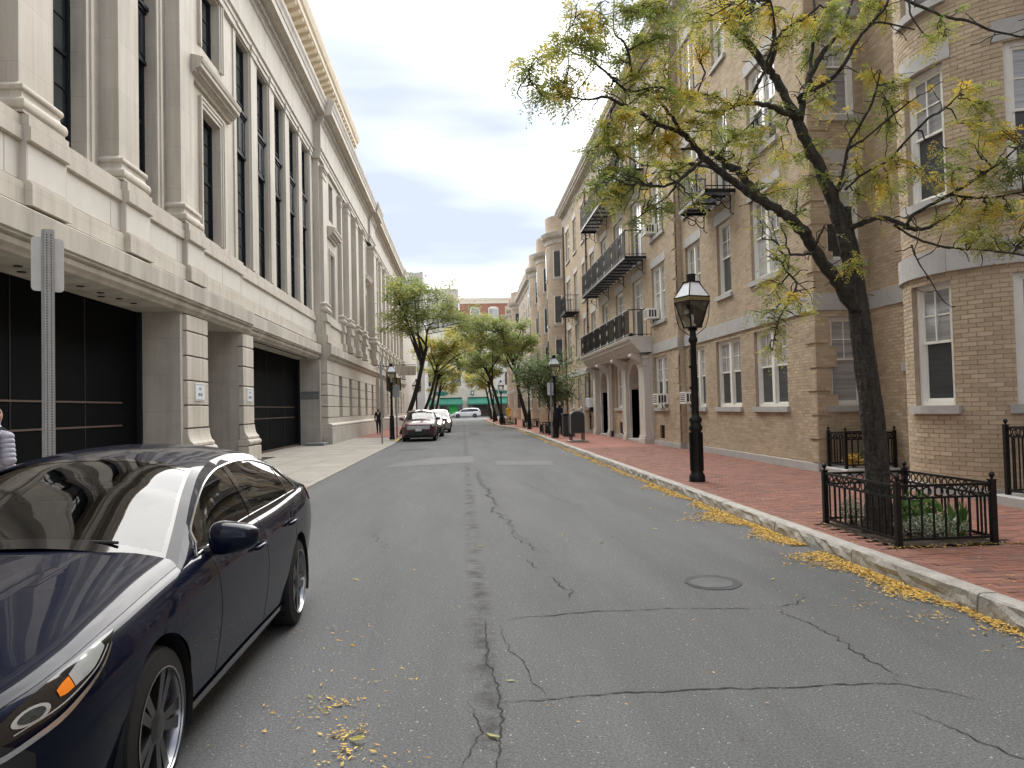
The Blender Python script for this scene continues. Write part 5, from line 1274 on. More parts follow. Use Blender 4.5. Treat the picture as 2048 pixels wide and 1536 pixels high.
# ---- shrubs in the pit
def shrub(name, label, c, r, h, n, s, matn, seed, blade=False, thin=.5):
    R = random.Random(seed); t = thing(name, label, 'shrub', c)
    b = MB()
    for _ in range(n):
        if blade:
            a = R.uniform(0, 2 * PI); l = h * R.uniform(.6, 1.1); lean = R.uniform(.05, .4) * h; x, y = c[0] + R.gauss(0, r * .3), c[1] + R.gauss(0, r * .3); dx, dy = math.cos(a), math.sin(a); w_ = .006
            b.poly((x - dy * w_, y + dx * w_, c[2]), (x + dy * w_, y - dx * w_, c[2]), (x + dx * lean * .4 + dy * w_, y + dy * lean * .4 - dx * w_, c[2] + l * .7), (x + dx * lean, y + dy * lean, c[2] + l))
        else:
            u = R.uniform(-1, 1); a = R.uniform(0, 2 * PI); q = R.random() ** .4; rr = math.sqrt(1 - u * u) * r * q
            p = Vector((c[0] + rr * math.cos(a), c[1] + rr * math.sin(a), c[2] + h * .5 + u * q * h * .5 * R.uniform(.8, 1.15)))
            d = Vector((R.gauss(0, 1), R.gauss(0, 1), R.gauss(.3, .8))).normalized(); e = d.cross(Vector((R.gauss(0, 1), R.gauss(0, 1), R.gauss(0, 1)))).normalized(); k = s * R.uniform(.6, 1.3)
            b.poly(p - d * k, p + e * k * thin, p + d * k, p - e * k * thin)
    b.build('foliage', matn, t)
    q = MB()
    for k in range(5):
        a = 2 * PI * k / 5; q.tube([(c[0], c[1], c[2] - .02), (c[0] + r * .5 * math.cos(a), c[1] + r * .5 * math.sin(a), c[2] + h * .6)], [.008, .003], 5)
    q.build('stem', 'bark_far', t)
shrub('leafy_shrub', 'bright green broad leaved shrub inside the near tree guard', (5.0, 8.25, .16), .26, .42, 420, .042, 'shrub_green', 1)
shrub('variegated_shrub', 'silvery variegated shrub at the front of the near tree guard', (4.98, 7.85, .15), .30, .26, 800, .019, 'shrub_pale', 2)
shrub('variegated_shrub', 'silvery variegated shrub left of the trunk inside the near tree guard', (4.52, 8.75, .15), .16, .34, 520, .019, 'shrub_pale', 3)
shrub('variegated_shrub', 'small silvery shrub against the trunk in the near tree guard', (4.72, 7.95, .15), .16, .22, 300, .018, 'shrub_pale', 4)
shrub('grass_tuft', 'tuft of upright green blades inside the near tree guard', (5.2, 7.85, .15), .10, .36, 60, .02, 'shrub_green', 5, blade=True)
shrub('dry_plant', 'brownish dying plant inside the court corner fence', (7.8, 15.0, .27), .2, .3, 120, .05, 'leaf_fallen', 6)
shrub('leafy_shrub', 'small green plant in the court corner fence', (8.2, 15.1, .27), .2, .4, 160, .05, 'shrub_green', 7)
for k, (x, y) in enumerate([(5.05, 41.3), (5.0, 44), (5.0, 56.8), (4.1, 66.8)]):
    shrub('variegated_shrub', ['pale shrub in the first small guard beyond the relay box', 'pale shrub in the second small guard beyond the relay box', 'pale shrub in the third guard on the right', 'pale shrub in the far guard by the fourth lamp'][k], (x, y, .15), .4, .45, 260, .06, 'shrub_pale', 20 + k)
# ---- litter bin
t = thing('litter_bin', 'dark litter bin behind the street lamp near the relay box', 'bin', (5.2, 37.8, .14))
b = MB(); b.bbox(4.92, 5.48, 37.5, 38.1, .16, 1.18, .03); b.build('body', 'mailbox', t); b = MB(); b.bbox(4.88, 5.52, 37.46, 38.14, 1.18, 1.28, .03); b.build('lid', 'iron', t)
b = MB(); b.bbox(7.0, 7.12, 45.6, 46.0, .14, 1.0, .02); tag(b.build('standpipe_box', 'iron'), 'small dark box against the brick wall beyond the portico', 'box')
# ---- hanging lantern at the entrance on the left
t = thing('entrance_lantern', 'large brass framed hanging lantern at the left building entrance', 'lantern', (-5.1, 58, 2.75))
b = MB(); b.lathe([(.15, 2.7), (.22, 2.95), (.42, 3.1), (.48, 3.2), (.48, 4.0), (.55, 4.05), (.3, 4.35), (.08, 4.5)], (-5.1, 58, 0), 6); b.build('frame', 'lantern_brass', t)
b = MB()
for k in range(6): a = 2 * PI * k / 6; b.tube([(-5.1 + .5 * math.cos(a), 58 + .5 * math.sin(a), 3.1), (-5.1 + .5 * math.cos(a), 58 + .5 * math.sin(a), 4.1)], .04, 5)
b.tube([(-5.1, 58, 4.5), (-5.1, 58, 4.9), (-6.1, 58, 5.0)], .04, 6); b.build('arm', 'iron', t)
t = thing('wall_banner', 'grey plate projecting from the left building behind the farther lamp', 'sign', (-4.6, 66, 4.6))
b = MB(); b.bbox(-5.6, -3.9, 66, 66.08, 4.6, 5.4, .02); b.build('plate', 'limestone_stain', t); b = MB(); b.tube([(-6.1, 66.04, 5.5), (-3.9, 66.04, 5.5)], .03, 6); b.build('arm', 'iron', t)

# ================================================================== trees
def smooth_path(pts, k=3):
    if len(pts) < 3: return pts
    out = []
    for i in range(len(pts) - 1):
        p0, p1, p2, p3 = pts[max(i - 1, 0)], pts[i], pts[i + 1], pts[min(i + 2, len(pts) - 1)]
        for j in range(k):
            t = j / k
            out.append(tuple(.5 * (2 * p1[a] + (p2[a] - p0[a]) * t + (2 * p0[a] - 5 * p1[a] + 4 * p2[a] - p3[a]) * t * t + (3 * p1[a] - p0[a] - 3 * p2[a] + p3[a]) * t ** 3) for a in range(len(p1))))
    out.append(tuple(pts[-1])); return out
def frond(b, p, d, ln, pairs, lw, R, droop):
    """one pinnate leaf: pairs of small leaflets along a drooping rib"""
    d = Vector(d).normalized(); side = d.cross(Vector((R.gauss(0, .35), R.gauss(0, .35), 1))).normalized(); p = Vector(p)
    for i in range(pairs):
        t = (i + .8) / pairs; q = p + d * ln * t + Vector((0, 0, -droop * ln * t * t)); f = ln * .36 * (1 - .45 * abs(2 * t - .9)); ax = (d * .45)
        for s in (1, -1):
            o = (side * s + ax + Vector((R.gauss(0, .18), R.gauss(0, .18), R.gauss(-.15, .25)))).normalized(); wv = d * lw
            e = q + o * f
            b.poly(q, q + o * f * .5 + wv, e, q + o * f * .5 - wv * .7)
TRUNK = [(4.569, 8.3, 0.025, 0.167), (4.588, 8.3, 0.499, 0.162), (4.581, 8.32, 1.053, 0.157), (4.556, 8.34, 1.611, 0.152), (4.52, 8.36, 2.175, 0.141), (4.49, 8.38, 2.629, 0.136), (4.461, 8.4, 2.973, 0.126), (4.421, 8.42, 3.32, 0.12), (4.384, 8.44, 3.611, 0.104), (4.409, 8.45, 3.815, 0.082)]
LIMBS = [
    [(4.413, 8.42, 3.263, 0.093), (4.349, 8.44, 3.611, 0.099), (4.28, 8.46, 3.87, 0.094), (4.156, 8.5, 4.269, 0.083), (4.026, 8.55, 4.624, 0.078), (3.962, 8.6, 4.859, 0.073), (3.877, 8.62, 5.066, 0.062), (3.77, 8.68, 5.369, 0.059), (3.68, 8.7, 5.502, 0.057), (3.586, 8.75, 5.686, 0.054), (3.444, 8.8, 5.913, 0.054), (3.286, 8.85, 6.1, 0.052), (3.221, 8.9, 6.392, 0.043), (3.179, 9, 6.877, 0.032), (3.042, 9.1, 7.434, 0.021)],
    [(3.975, 8.6, 4.882, 0.056), (4.118, 8.7, 5.26, 0.045), (4.192, 8.75, 5.467, 0.043), (4.327, 8.8, 5.671, 0.04), (4.533, 8.9, 5.926, 0.035), (4.717, 9, 6.143, 0.029), (4.909, 9.1, 6.516, 0.024), (5.176, 9.2, 7.02, 0.018)],
    [(4.192, 8.75, 5.467, 0.028), (4.317, 8.9, 5.974, 0.026), (4.411, 9, 6.396, 0.023), (4.463, 9.2, 7.01, 0.018)],
    [(3.68, 8.7, 5.502, 0.034), (3.725, 8.6, 5.718, 0.034), (3.789, 8.5, 5.887, 0.03), (3.953, 8.45, 5.962, 0.022), (4.178, 8.4, 6.136, 0.016)],
    [(3.725, 8.6, 5.718, 0.025), (3.615, 8.4, 5.957, 0.022), (3.455, 8.2, 6.191, 0.016)],
    [(3.919, 8.58, 4.904, 0.047), (3.677, 8.4, 4.921, 0.038), (3.438, 8.2, 4.898, 0.035), (3.129, 8, 4.84, 0.031), (2.931, 7.9, 4.767, 0.028), (2.786, 7.8, 4.674, 0.025), (2.565, 7.7, 4.624, 0.018), (2.428, 7.6, 4.595, 0.01)],
    [(2.931, 7.9, 4.767, 0.023), (2.655, 7.7, 4.786, 0.02), (2.533, 7.65, 4.776, 0.02), (2.351, 7.55, 4.755, 0.02), (2.123, 7.45, 4.753, 0.017), (1.974, 7.4, 4.752, 0.014), (1.714, 7.3, 4.674, 0.014), (1.601, 7.25, 4.697, 0.014), (1.467, 7.2, 4.792, 0.014), (1.284, 7.1, 4.886, 0.012), (1.099, 7, 4.91, 0.009), (1.013, 6.95, 4.951, 0.007)],
    [(1.284, 7.1, 4.886, 0.009), (1.259, 7, 5.128, 0.009), (1.301, 7, 5.285, 0.007), (1.375, 7, 5.395, 0.007)],
    [(1.731, 7.3, 4.743, 0.014), (1.683, 7.25, 5.001, 0.014), (1.617, 7.2, 5.119, 0.012), (1.532, 7.2, 5.206, 0.009), (1.52, 7.1, 5.465, 0.007)],
    [(3.129, 8, 4.84, 0.026), (3.211, 7.9, 4.994, 0.023), (3.305, 7.9, 5.183, 0.021), (3.347, 7.8, 5.379, 0.02), (3.385, 7.8, 5.54, 0.015), (3.294, 7.7, 5.807, 0.013)],
    [(4.444, 8.36, 2.627, 0.082), (4.362, 8.34, 2.722, 0.087), (4.169, 8.25, 2.935, 0.083), (3.99, 8.15, 3.114, 0.079), (3.82, 8.05, 3.288, 0.076), (3.692, 8, 3.446, 0.073), (3.483, 7.9, 3.575, 0.062), (3.305, 7.82, 3.656, 0.056), (3.103, 7.75, 3.729, 0.05), (2.864, 7.65, 3.847, 0.047), (2.625, 7.55, 3.977, 0.044), (2.457, 7.48, 4.092, 0.039), (2.309, 7.4, 4.211, 0.034), (2.207, 7.35, 4.283, 0.031), (2.035, 7.25, 4.296, 0.026), (1.869, 7.15, 4.322, 0.023), (1.721, 7.05, 4.379, 0.021), (1.62, 7, 4.388, 0.02), (1.488, 6.95, 4.419, 0.018), (1.373, 6.9, 4.455, 0.016), (1.192, 6.8, 4.386, 0.011), (0.978, 6.7, 4.372, 0.011), (0.81, 6.6, 4.357, 0.009), (0.675, 6.55, 4.397, 0.006), (0.634, 6.5, 4.476, 0.005)],
    [(3.26, 7.8, 3.667, 0.051), (3.185, 7.95, 3.826, 0.052), (3.119, 8.05, 3.991, 0.052), (3.056, 8.15, 4.153, 0.05), (2.982, 8.25, 4.24, 0.046), (2.913, 8.35, 4.368, 0.038), (2.812, 8.45, 4.482, 0.027), (2.66, 8.55, 4.539, 0.022), (2.455, 8.65, 4.55, 0.014)],
    [(2.207, 7.35, 4.283, 0.022), (2.073, 7.2, 4.38, 0.021), (1.929, 7.1, 4.5, 0.016), (1.872, 7, 4.559, 0.009)],
    [(2.483, 7.5, 4.079, 0.024), (2.331, 7.4, 3.946, 0.022), (2.112, 7.3, 3.773, 0.019), (1.945, 7.2, 3.706, 0.016), (1.761, 7.1, 3.697, 0.014), (1.69, 7, 3.696, 0.011), (1.588, 6.95, 3.644, 0.009), (1.416, 6.9, 3.704, 0.007)],
    [(2.162, 7.3, 3.807, 0.014), (2.001, 7.2, 3.604, 0.012), (1.802, 7.1, 3.463, 0.009), (1.646, 7, 3.349, 0.007)],
    [(2.63, 7.55, 3.977, 0.022), (2.527, 7.8, 4.104, 0.02), (2.364, 8, 4.19, 0.021), (2.222, 8.2, 4.221, 0.016), (2.042, 8.3, 4.265, 0.013), (1.872, 8.4, 4.41, 0.011), (1.696, 8.5, 4.501, 0.008)],
    [(2.889, 8.3, 4.318, 0.024), (2.98, 8.3, 4.487, 0.022), (3.155, 8.3, 4.61, 0.019), (3.272, 8.3, 4.712, 0.016), (3.392, 8.3, 4.853, 0.011)],
    [(4.432, 8.4, 3.567, 0.038), (4.506, 8.2, 3.586, 0.035), (4.629, 8.1, 3.61, 0.034), (4.722, 8, 3.535, 0.031), (4.843, 7.9, 3.44, 0.031), (4.952, 7.8, 3.415, 0.023), (5.032, 7.75, 3.456, 0.018), (5.151, 7.7, 3.532, 0.013)],
    [(4.806, 7.9, 3.478, 0.023), (4.865, 7.9, 3.575, 0.021), (4.979, 7.8, 3.65, 0.023), (5.16, 7.7, 3.749, 0.023), (5.32, 7.6, 3.841, 0.02), (5.438, 7.5, 3.935, 0.017), (5.529, 7.4, 4.006, 0.014), (5.646, 7.3, 4.136, 0.009)],
    [(4.72, 8, 3.502, 0.018), (4.838, 7.8, 3.309, 0.015), (5.016, 7.6, 3.175, 0.015), (5.24, 7.4, 3.105, 0.012), (5.559, 7.2, 3, 0.012), (5.793, 7.1, 2.884, 0.007)],
    [(5.16, 7.7, 3.749, 0.015), (5.46, 7.6, 3.683, 0.012), (5.743, 7.4, 3.692, 0.012), (6.048, 7.3, 3.728, 0.007)],
    [(4.282, 8.46, 3.905, 0.022), (4.309, 8.3, 4.132, 0.022), (4.326, 8.2, 4.388, 0.021), (4.38, 8.15, 4.538, 0.019), (4.484, 8, 4.765, 0.016), (4.534, 7.9, 5.003, 0.013), (4.568, 7.9, 5.162, 0.008)],
    [(4.326, 8.2, 4.388, 0.016), (4.529, 8.1, 4.52, 0.013), (4.77, 8, 4.727, 0.013), (4.998, 7.9, 4.89, 0.008)],
    [(4.39, 8.4, 4.002, 0.016), (4.578, 8.3, 4.171, 0.016), (4.787, 8.2, 4.268, 0.016), (4.913, 8.1, 4.425, 0.016), (5.147, 8, 4.672, 0.016), (5.238, 7.9, 4.71, 0.013), (5.368, 7.8, 4.85, 0.008)],
    [(4.018, 8.65, 5.108, 0.028), (4.01, 8.6, 5.176, 0.028), (4.142, 8.4, 5.192, 0.03), (4.272, 8.3, 5.27, 0.03), (4.365, 8.2, 5.413, 0.027), (4.458, 8.1, 5.614, 0.024), (4.562, 8, 5.738, 0.021), (4.64, 7.9, 5.836, 0.018), (4.713, 7.8, 6.039, 0.013)],
    [(4.562, 8, 5.738, 0.016), (4.7, 7.9, 5.666, 0.013), (4.915, 7.8, 5.552, 0.008)],
    [(4.758, 8.2, 6.435, 0.024), (4.832, 8, 6.097, 0.023), (4.929, 7.9, 5.916, 0.021), (5.15, 7.7, 5.665, 0.018), (5.325, 7.5, 5.49, 0.017), (5.521, 7.4, 5.337, 0.014), (5.739, 7.3, 5.233, 0.012), (6.034, 7.2, 5.11, 0.009)],
    [(4.929, 7.9, 5.916, 0.013), (4.877, 7.8, 5.715, 0.013), (4.959, 7.7, 5.449, 0.008), (5.057, 7.6, 5.401, 0.005)],
    [(3.84, 8.05, 3.222, 0.024), (3.596, 7.8, 3.153, 0.02), (3.336, 7.6, 3.095, 0.015), (3.257, 7.5, 2.959, 0.012), (3.343, 7.45, 2.828, 0.012), (3.317, 7.4, 2.721, 0.012), (3.198, 7.35, 2.547, 0.012), (3.085, 7.3, 2.385, 0.009), (3.005, 7.25, 2.119, 0.005)],
    [(3.819, 8.05, 3.25, 0.018), (3.787, 7.8, 3.357, 0.013), (3.796, 7.7, 3.438, 0.008)],
    [(4.841, 7.9, 3.261, 0.01), (4.839, 7.8, 3.08, 0.01), (4.904, 7.7, 2.85, 0.008), (4.998, 7.65, 2.631, 0.007), (5.085, 7.6, 2.54, 0.004)],
    [(3.99, 8.15, 3.114, 0.013), (4.09, 7.9, 2.841, 0.008), (4.088, 7.8, 2.719, 0.005)]]
CLUMPS = [(0.638, 6.442, 4.515, 0.195, 30), (0.867, 6.754, 4.498, 0.17, 22), (0.717, 6.25, 4.199, 0.142, 14), (0.901, 6.762, 4.888, 0.178, 24), (1.07, 6.653, 5.061, 0.178, 22), (0.993, 6.515, 4.572, 0.146, 14), (1.131, 6.78, 4.944, 0.18, 22), (1.309, 6.892, 4.907, 0.18, 20), (0.952, 6.578, 4.357, 0.143, 16), (1.437, 7.027, 5.234, 0.2, 24), (1.61, 7.043, 5.339, 0.203, 26), (1.924, 7.53, 5.547, 0.212, 28), (2.092, 7.393, 5.553, 0.245, 30), (1.874, 7.565, 5.308, 0.209, 26), (2.021, 7.169, 5.165, 0.225, 28), (2.509, 7.919, 5.755, 0.251, 30), (2.86, 8.142, 5.901, 0.264, 30), (3.199, 8.441, 6.09, 0.252, 28), (2.487, 7.548, 5.304, 0.201, 22), (2.962, 8.289, 5.78, 0.219, 24), (3.438, 8.611, 6.093, 0.204, 20), (1.628, 7.528, 5.033, 0.185, 22), (1.767, 7.169, 4.823, 0.188, 24), (2.114, 7.535, 5.039, 0.18, 22), (1.467, 7.263, 4.692, 0.13, 12), (1.886, 7.476, 4.708, 0.196, 26), (1.976, 6.91, 4.427, 0.206, 28), (2.275, 7.177, 4.634, 0.193, 22), (2.288, 7.169, 4.339, 0.212, 28), (1.9, 7.365, 4.413, 0.183, 24), (1.506, 6.719, 4.145, 0.2, 28), (1.392, 6.945, 4.184, 0.17, 22), (1.363, 7.321, 4.101, 0.17, 22), (1.497, 7.023, 4.024, 0.21, 30), (1.786, 7.334, 4.155, 0.216, 30), (2.016, 7.271, 4.132, 0.222, 30), (2.496, 8.131, 4.209, 0.206, 22), (1.394, 7.134, 3.823, 0.197, 28), (1.19, 6.563, 3.472, 0.168, 22), (1.472, 7.075, 3.615, 0.188, 26), (1.706, 7.342, 3.886, 0.19, 26), (2.015, 7.674, 3.988, 0.193, 24), (1.77, 6.946, 3.507, 0.152, 14), (2.711, 8.002, 4.438, 0.19, 20), (2.695, 7.622, 4.589, 0.203, 22), (3.049, 8.164, 4.633, 0.211, 22), (3.408, 8.586, 4.614, 0.214, 20), (2.574, 7.556, 4.742, 0.187, 18), (2.997, 7.851, 4.812, 0.149, 12), (1.953, 6.941, 3.411, 0.124, 9), (1.559, 6.664, 3.275, 0.11, 8), (2.319, 7.425, 3.634, 0.125, 9), (3.483, 8.398, 4.691, 0.246, 22), (3.752, 8.636, 4.543, 0.252, 22), (3.999, 8.794, 4.476, 0.214, 16), (3.097, 7.887, 4.183, 0.176, 12), (3.072, 8.252, 4.358, 0.176, 14), (3.734, 8.553, 5.039, 0.214, 16), (4.013, 8.563, 6.044, 0.243, 26), (4.335, 8.74, 6.017, 0.246, 26), (3.673, 8.222, 5.64, 0.219, 20), (3.434, 8.04, 5.826, 0.232, 24), (3.481, 8.736, 5.948, 0.209, 16), (4.697, 8.84, 6.131, 0.255, 26), (4.338, 8.485, 6.153, 0.252, 24), (4.722, 8.425, 6.126, 0.24, 26), (4.286, 8.915, 5.797, 0.189, 14), (4.572, 8.51, 5.698, 0.182, 14), (4.831, 8.311, 5.98, 0.183, 16), (3.443, 7.961, 3.881, 0.203, 18), (3.704, 8.182, 3.832, 0.17, 14), (3.151, 7.646, 3.845, 0.158, 12), (3.915, 8.247, 4.129, 0.207, 16), (4.499, 9.015, 5.194, 0.214, 18), (4.18, 8.528, 4.563, 0.197, 14), (4.128, 8.366, 5.252, 0.148, 9), (4.652, 8.199, 5.239, 0.226, 22), (4.666, 7.793, 4.98, 0.226, 20), (4.714, 8.076, 4.934, 0.192, 14), (4.518, 8.258, 4.696, 0.197, 16), (4.815, 8.268, 4.728, 0.229, 22), (4.887, 7.987, 4.87, 0.203, 18), (4.506, 8.376, 4.281, 0.211, 18), (4.633, 8.094, 4.079, 0.246, 26), (4.772, 7.939, 4.14, 0.243, 26), (5.2, 8.177, 4.102, 0.215, 20), (4.482, 8.25, 3.902, 0.178, 14), (4.932, 8.425, 3.949, 0.232, 22), (5.204, 7.814, 5.589, 0.143, 10), (5.028, 7.685, 5.362, 0.141, 10), (4.985, 7.33, 5.318, 0.12, 8), (5.663, 8.115, 5.037, 0.223, 26), (5.507, 7.665, 4.688, 0.231, 28), (5.285, 7.855, 4.274, 0.167, 12), (5.365, 7.636, 4.411, 0.187, 16), (5.256, 7.416, 4.177, 0.163, 14), (5.744, 7.782, 4.411, 0.215, 22), (5.717, 7.452, 4.344, 0.222, 24), (4.963, 7.352, 3.876, 0.198, 18), (5.417, 7.582, 3.971, 0.215, 22), (5.463, 7.279, 3.927, 0.212, 22), (5.646, 7.319, 3.837, 0.188, 18), (5.379, 7.87, 3.628, 0.217, 22), (5.319, 7.4, 3.455, 0.236, 26), (5.802, 7.686, 3.577, 0.233, 26), (5.096, 7.786, 3.501, 0.176, 14), (5.001, 7.261, 3.173, 0.196, 18), (5.63, 7.701, 3.211, 0.212, 22), (5.704, 7.434, 3.204, 0.209, 22), (5.507, 7.748, 3.382, 0.18, 16), (5.54, 7.071, 3.419, 0.209, 16), (5.6, 7.046, 3.999, 0.209, 16), (3.131, 7.553, 2.139, 0.135, 14), (3.041, 7.488, 2.537, 0.168, 16), (3.179, 7.096, 2.628, 0.159, 16), (3.21, 7.629, 2.758, 0.181, 16), (3.37, 7.678, 2.97, 0.172, 16), (3.473, 7.646, 2.551, 0.105, 8), (3.121, 7.448, 2.356, 0.125, 10), (3.049, 7.337, 3.06, 0.141, 9), (4.246, 7.864, 3.126, 0.164, 14), (4.086, 7.768, 3.083, 0.127, 8), (3.181, 8.67, 6.686, 0.451, 30), (3.676, 8.422, 6.608, 0.431, 30), (5.011, 9.252, 7.112, 0.451, 30), (2.275, 7.627, 6.07, 0.326, 26), (1.664, 7.237, 5.786, 0.309, 24), (5.206, 8.039, 6.291, 0.335, 20), (3.041, 7.537, 3.456, 0.134, 9), (3.294, 7.645, 3.429, 0.123, 8)]

def near_tree():
    t = thing('honey_locust_tree', 'near leaning honey locust with twisted limbs and yellowing feathery leaves in the fenced pit', 'tree', (4.62, 8.3, .12))
    R = random.Random(42)
    tr = MB(); trunk = smooth_path(TRUNK, 9)
    # trunk: an uneven, buttressed section
    n = 30; vs = []; 
    for i, (x, y, z, r) in enumerate(trunk):
        for k in range(n):
            a = 2 * PI * k / n; rr = r * .72 * (1 + .11 * math.sin(2 * a + 1.2 + z * .5) + .09 * math.sin(5 * a - z * 2.3) + .05 * math.sin(9 * a + z * 4) + R.uniform(-.05, .05)) * (1 + .5 * math.exp(-(z - .1) * 5) * (1 + .4 * math.sin(4 * a)))
            groove = .22 * math.exp(-((a - 3.9 - .25 * z * .3) % (2 * PI) - .2) ** 2 / .05); rr *= 1 - groove
            vs.append((x + rr * math.cos(a), y + rr * math.sin(a), z))
    m = len(trunk); tr.add(vs, [(i * n + k, i * n + (k + 1) % n, (i + 1) * n + (k + 1) % n, (i + 1) * n + k) for i in range(m - 1) for k in range(n)] + [tuple((m - 1) * n + k for k in range(n))])
    tr.build('trunk', 'bark', t, smooth=True)
    pts_all = []
    lm = MB()
    for path in LIMBS:
        sp = smooth_path(path, 4); jp = []
        for i, (x, y, z, r) in enumerate(sp):
            j = min(.012, r * .35); jp.append((x + R.uniform(-j, j), y + R.uniform(-j, j), z + R.uniform(-j, j), r * .80 * R.uniform(.9, 1.15)))
        jp[0] = sp[0]
        lm.tube([p[:3] for p in jp], [p[3] for p in jp], 10 if jp[0][3] > .03 else 7); pts_all += [(Vector(p[:3]), p[3]) for p in jp]
    lm.build('limb', 'bark', t, smooth=True)
    tw = MB(); lf = MB()
    for (cx, cy, cz, r, n) in CLUMPS:
        c = Vector((cx, cy, cz))
        base = min(pts_all, key=lambda q: (q[0] - c).length + (0 if q[1] < .035 else .12))
        # a crooked twig from the limb to the clump
        def twig(a, e, r0, r1, k):
            p = [tuple(a.lerp(e, i / k) + (Vector((R.gauss(0, 1), R.gauss(0, 1), R.gauss(0, 1))) * (e - a).length * .055 if 0 < i < k else Vector())) for i in range(k + 1)]
            tw.tube(p, [r0 + (r1 - r0) * i / k for i in range(k + 1)], 5); return p
        main = twig(base[0], c, min(.012, base[1]), .005, 6)
        n = int(n * 1.65); nb = max(4, n // 6)
        for j in range(nb):
            s = Vector(main[R.randint(2, 6)]); u = Vector((R.gauss(0, 1), R.gauss(0, 1), R.gauss(0, .75))); u.normalize(); e = c + u * r * (R.random() ** .5)
            p = twig(s, e, .005, .0025, 4)
            for q in range(max(1, n // nb)):
                a = Vector(p[R.randint(1, 4)]); d = Vector((R.gauss(0, 1), R.gauss(0, 1), R.gauss(-.15, .55)))
                frond(lf, a, d, R.uniform(.12, .20), 8, .0098, R, R.uniform(.2, .8))
    # bare knobbly twigs along the limbs
    for p, r in pts_all:
        if r < .045 and R.random() < .5:
            u = Vector((R.gauss(0, 1), R.gauss(0, 1), R.gauss(.1, .8))).normalized(); ln = R.uniform(.08, .34); q = [p]
            for i in range(4): u = (u + Vector((R.gauss(0, .4), R.gauss(0, .4), R.gauss(0, .4)))).normalized(); q.append(q[-1] + u * ln / 4)
            tw.tube([tuple(v) for v in q], [.006, .005, .006, .004, .005], 5)
            if R.random() < .35: frond(lf, q[-1], u, .14, 7, .009, R, .5)
    tw.build('twigs', 'bark', t); stuff(lf.build('crown', 'leaf', t))
near_tree()

def far_tree(name, label, base, top, crown, seed, leafm='leaf_far', n=5200, s=.085, tr=.16, fork=.45, clumps=46, flat=.75, group='street trees', limbs=6):
    """base: ground point; top: where the trunk forks; crown: list of ellipsoids (c, rx, ry, rz)"""
    R = random.Random(seed); t = thing(name, label, 'tree', base, group=group); B = Vector(base); T = Vector(top)
    b = MB(); k = 8; mid = B.lerp(T, .5) + Vector((R.gauss(0, .08), R.gauss(0, .08), 0))
    path = smooth_path([tuple(B), tuple(B.lerp(mid, .5)), tuple(mid), tuple(mid.lerp(T, .55)), tuple(T)], 3)
    b.tube(path, [tr * .8 * (1.35 - .25 * min(1, i / 3)) * (1 - .4 * i / len(path)) for i in range(len(path))], 10)
    b.build('trunk', 'bark_far', t, smooth=True)
    lm = MB(); cl = []
    for (c, rx, ry, rz) in crown:
        for _ in range(clumps // len(crown)):
            while True:
                u = Vector((R.uniform(-1, 1), R.uniform(-1, 1), R.uniform(-1, 1)))
                if .25 < u.length < 1: break
            cl.append(Vector((c[0] + u.x * rx, c[1] + u.y * ry, c[2] + u.z * rz)))
    ends = []
    for i in range(limbs):
        e = R.choice(cl); st = Vector(path[int(len(path) * R.uniform(.72, .99))]); m1 = st.lerp(e, .45) + Vector((R.gauss(0, .25), R.gauss(0, .25), .35)); p = smooth_path([tuple(st), tuple(m1), tuple(e)], 5)
        lm.tube(p, [tr * .42 * (1 - .85 * j / len(p)) for j in range(len(p))], 6); ends += [Vector(q) for q in p]
    for c in cl:
        a = min(ends, key=lambda q: (q - c).length); m1 = a.lerp(c, .5) + Vector((R.gauss(0, .1), R.gauss(0, .1), R.gauss(0, .1))); lm.tube([tuple(a), tuple(m1), tuple(c)], [.03, .02, .008], 5)
    lm.build('limb', 'bark_far', t)
    lf = MB()
    for _ in range(int(n * 1.5)):
        c = R.choice(cl); u = Vector((R.gauss(0, .34), R.gauss(0, .34), R.gauss(0, .34 * flat * .75)))
        p = c + u; d = Vector((R.gauss(0, 1), R.gauss(0, 1), R.gauss(-.1, .5))).normalized(); e = d.cross(Vector((R.gauss(0, .5), R.gauss(0, .5), 1))).normalized(); q = s * R.uniform(.6, 1.5)
        lf.poly(p - d * q, p - e * q * .38, p + d * q, p + e * q * .38)
    stuff(lf.build('crown', leafm, t)); return t
far_tree('street_tree', 'leaning dark trunked street tree behind the dark red car with a wide crown', (-3.75, 48.0, .13), (-2.15, 48.2, 5.6),
         [((-3.6, 48, 9.0), 1.5, 1.8, 1.0), ((-1.6, 48, 8.4), 2.2, 2.2, 1.5), ((-.2, 48.5, 7.2), 1.9, 2, 1.1), ((-3.7, 48, 7.0), 1.6, 1.6, .8)], 1, n=8200, s=.095, tr=.19, clumps=80, limbs=9)
far_tree('street_tree', 'second street tree on the left with yellow lower foliage', (-3.75, 66.0, .13), (-1.9, 66, 6.0),
         [((-2.4, 66, 6.8), 2.0, 2.2, 1.3), ((-.4, 66, 7.4), 2.2, 2.2, 1.1)], 2, 'leaf_yellow', n=5200, s=.11, tr=.17, clumps=50)
far_tree('street_tree', 'third street tree on the left, yellow green and partly hidden', (-3.6, 80, .13), (-2.4, 80, 5.2),
         [((-2.2, 80, 6.0), 2.4, 2.5, 1.8), ((.2, 80, 7.2), 2.2, 2.4, 1.2)], 3, 'leaf_far', n=4600, s=.13, tr=.2, clumps=46)
far_tree('street_tree', 'fourth street tree on the left, farthest and yellowest', (-3.6, 96, .13), (-2.6, 96, 4.6), [((-2.4, 96, 5.4), 2.4, 2.4, 1.9)], 4, 'leaf_yellow', n=2600, s=.15, tr=.2, clumps=26)
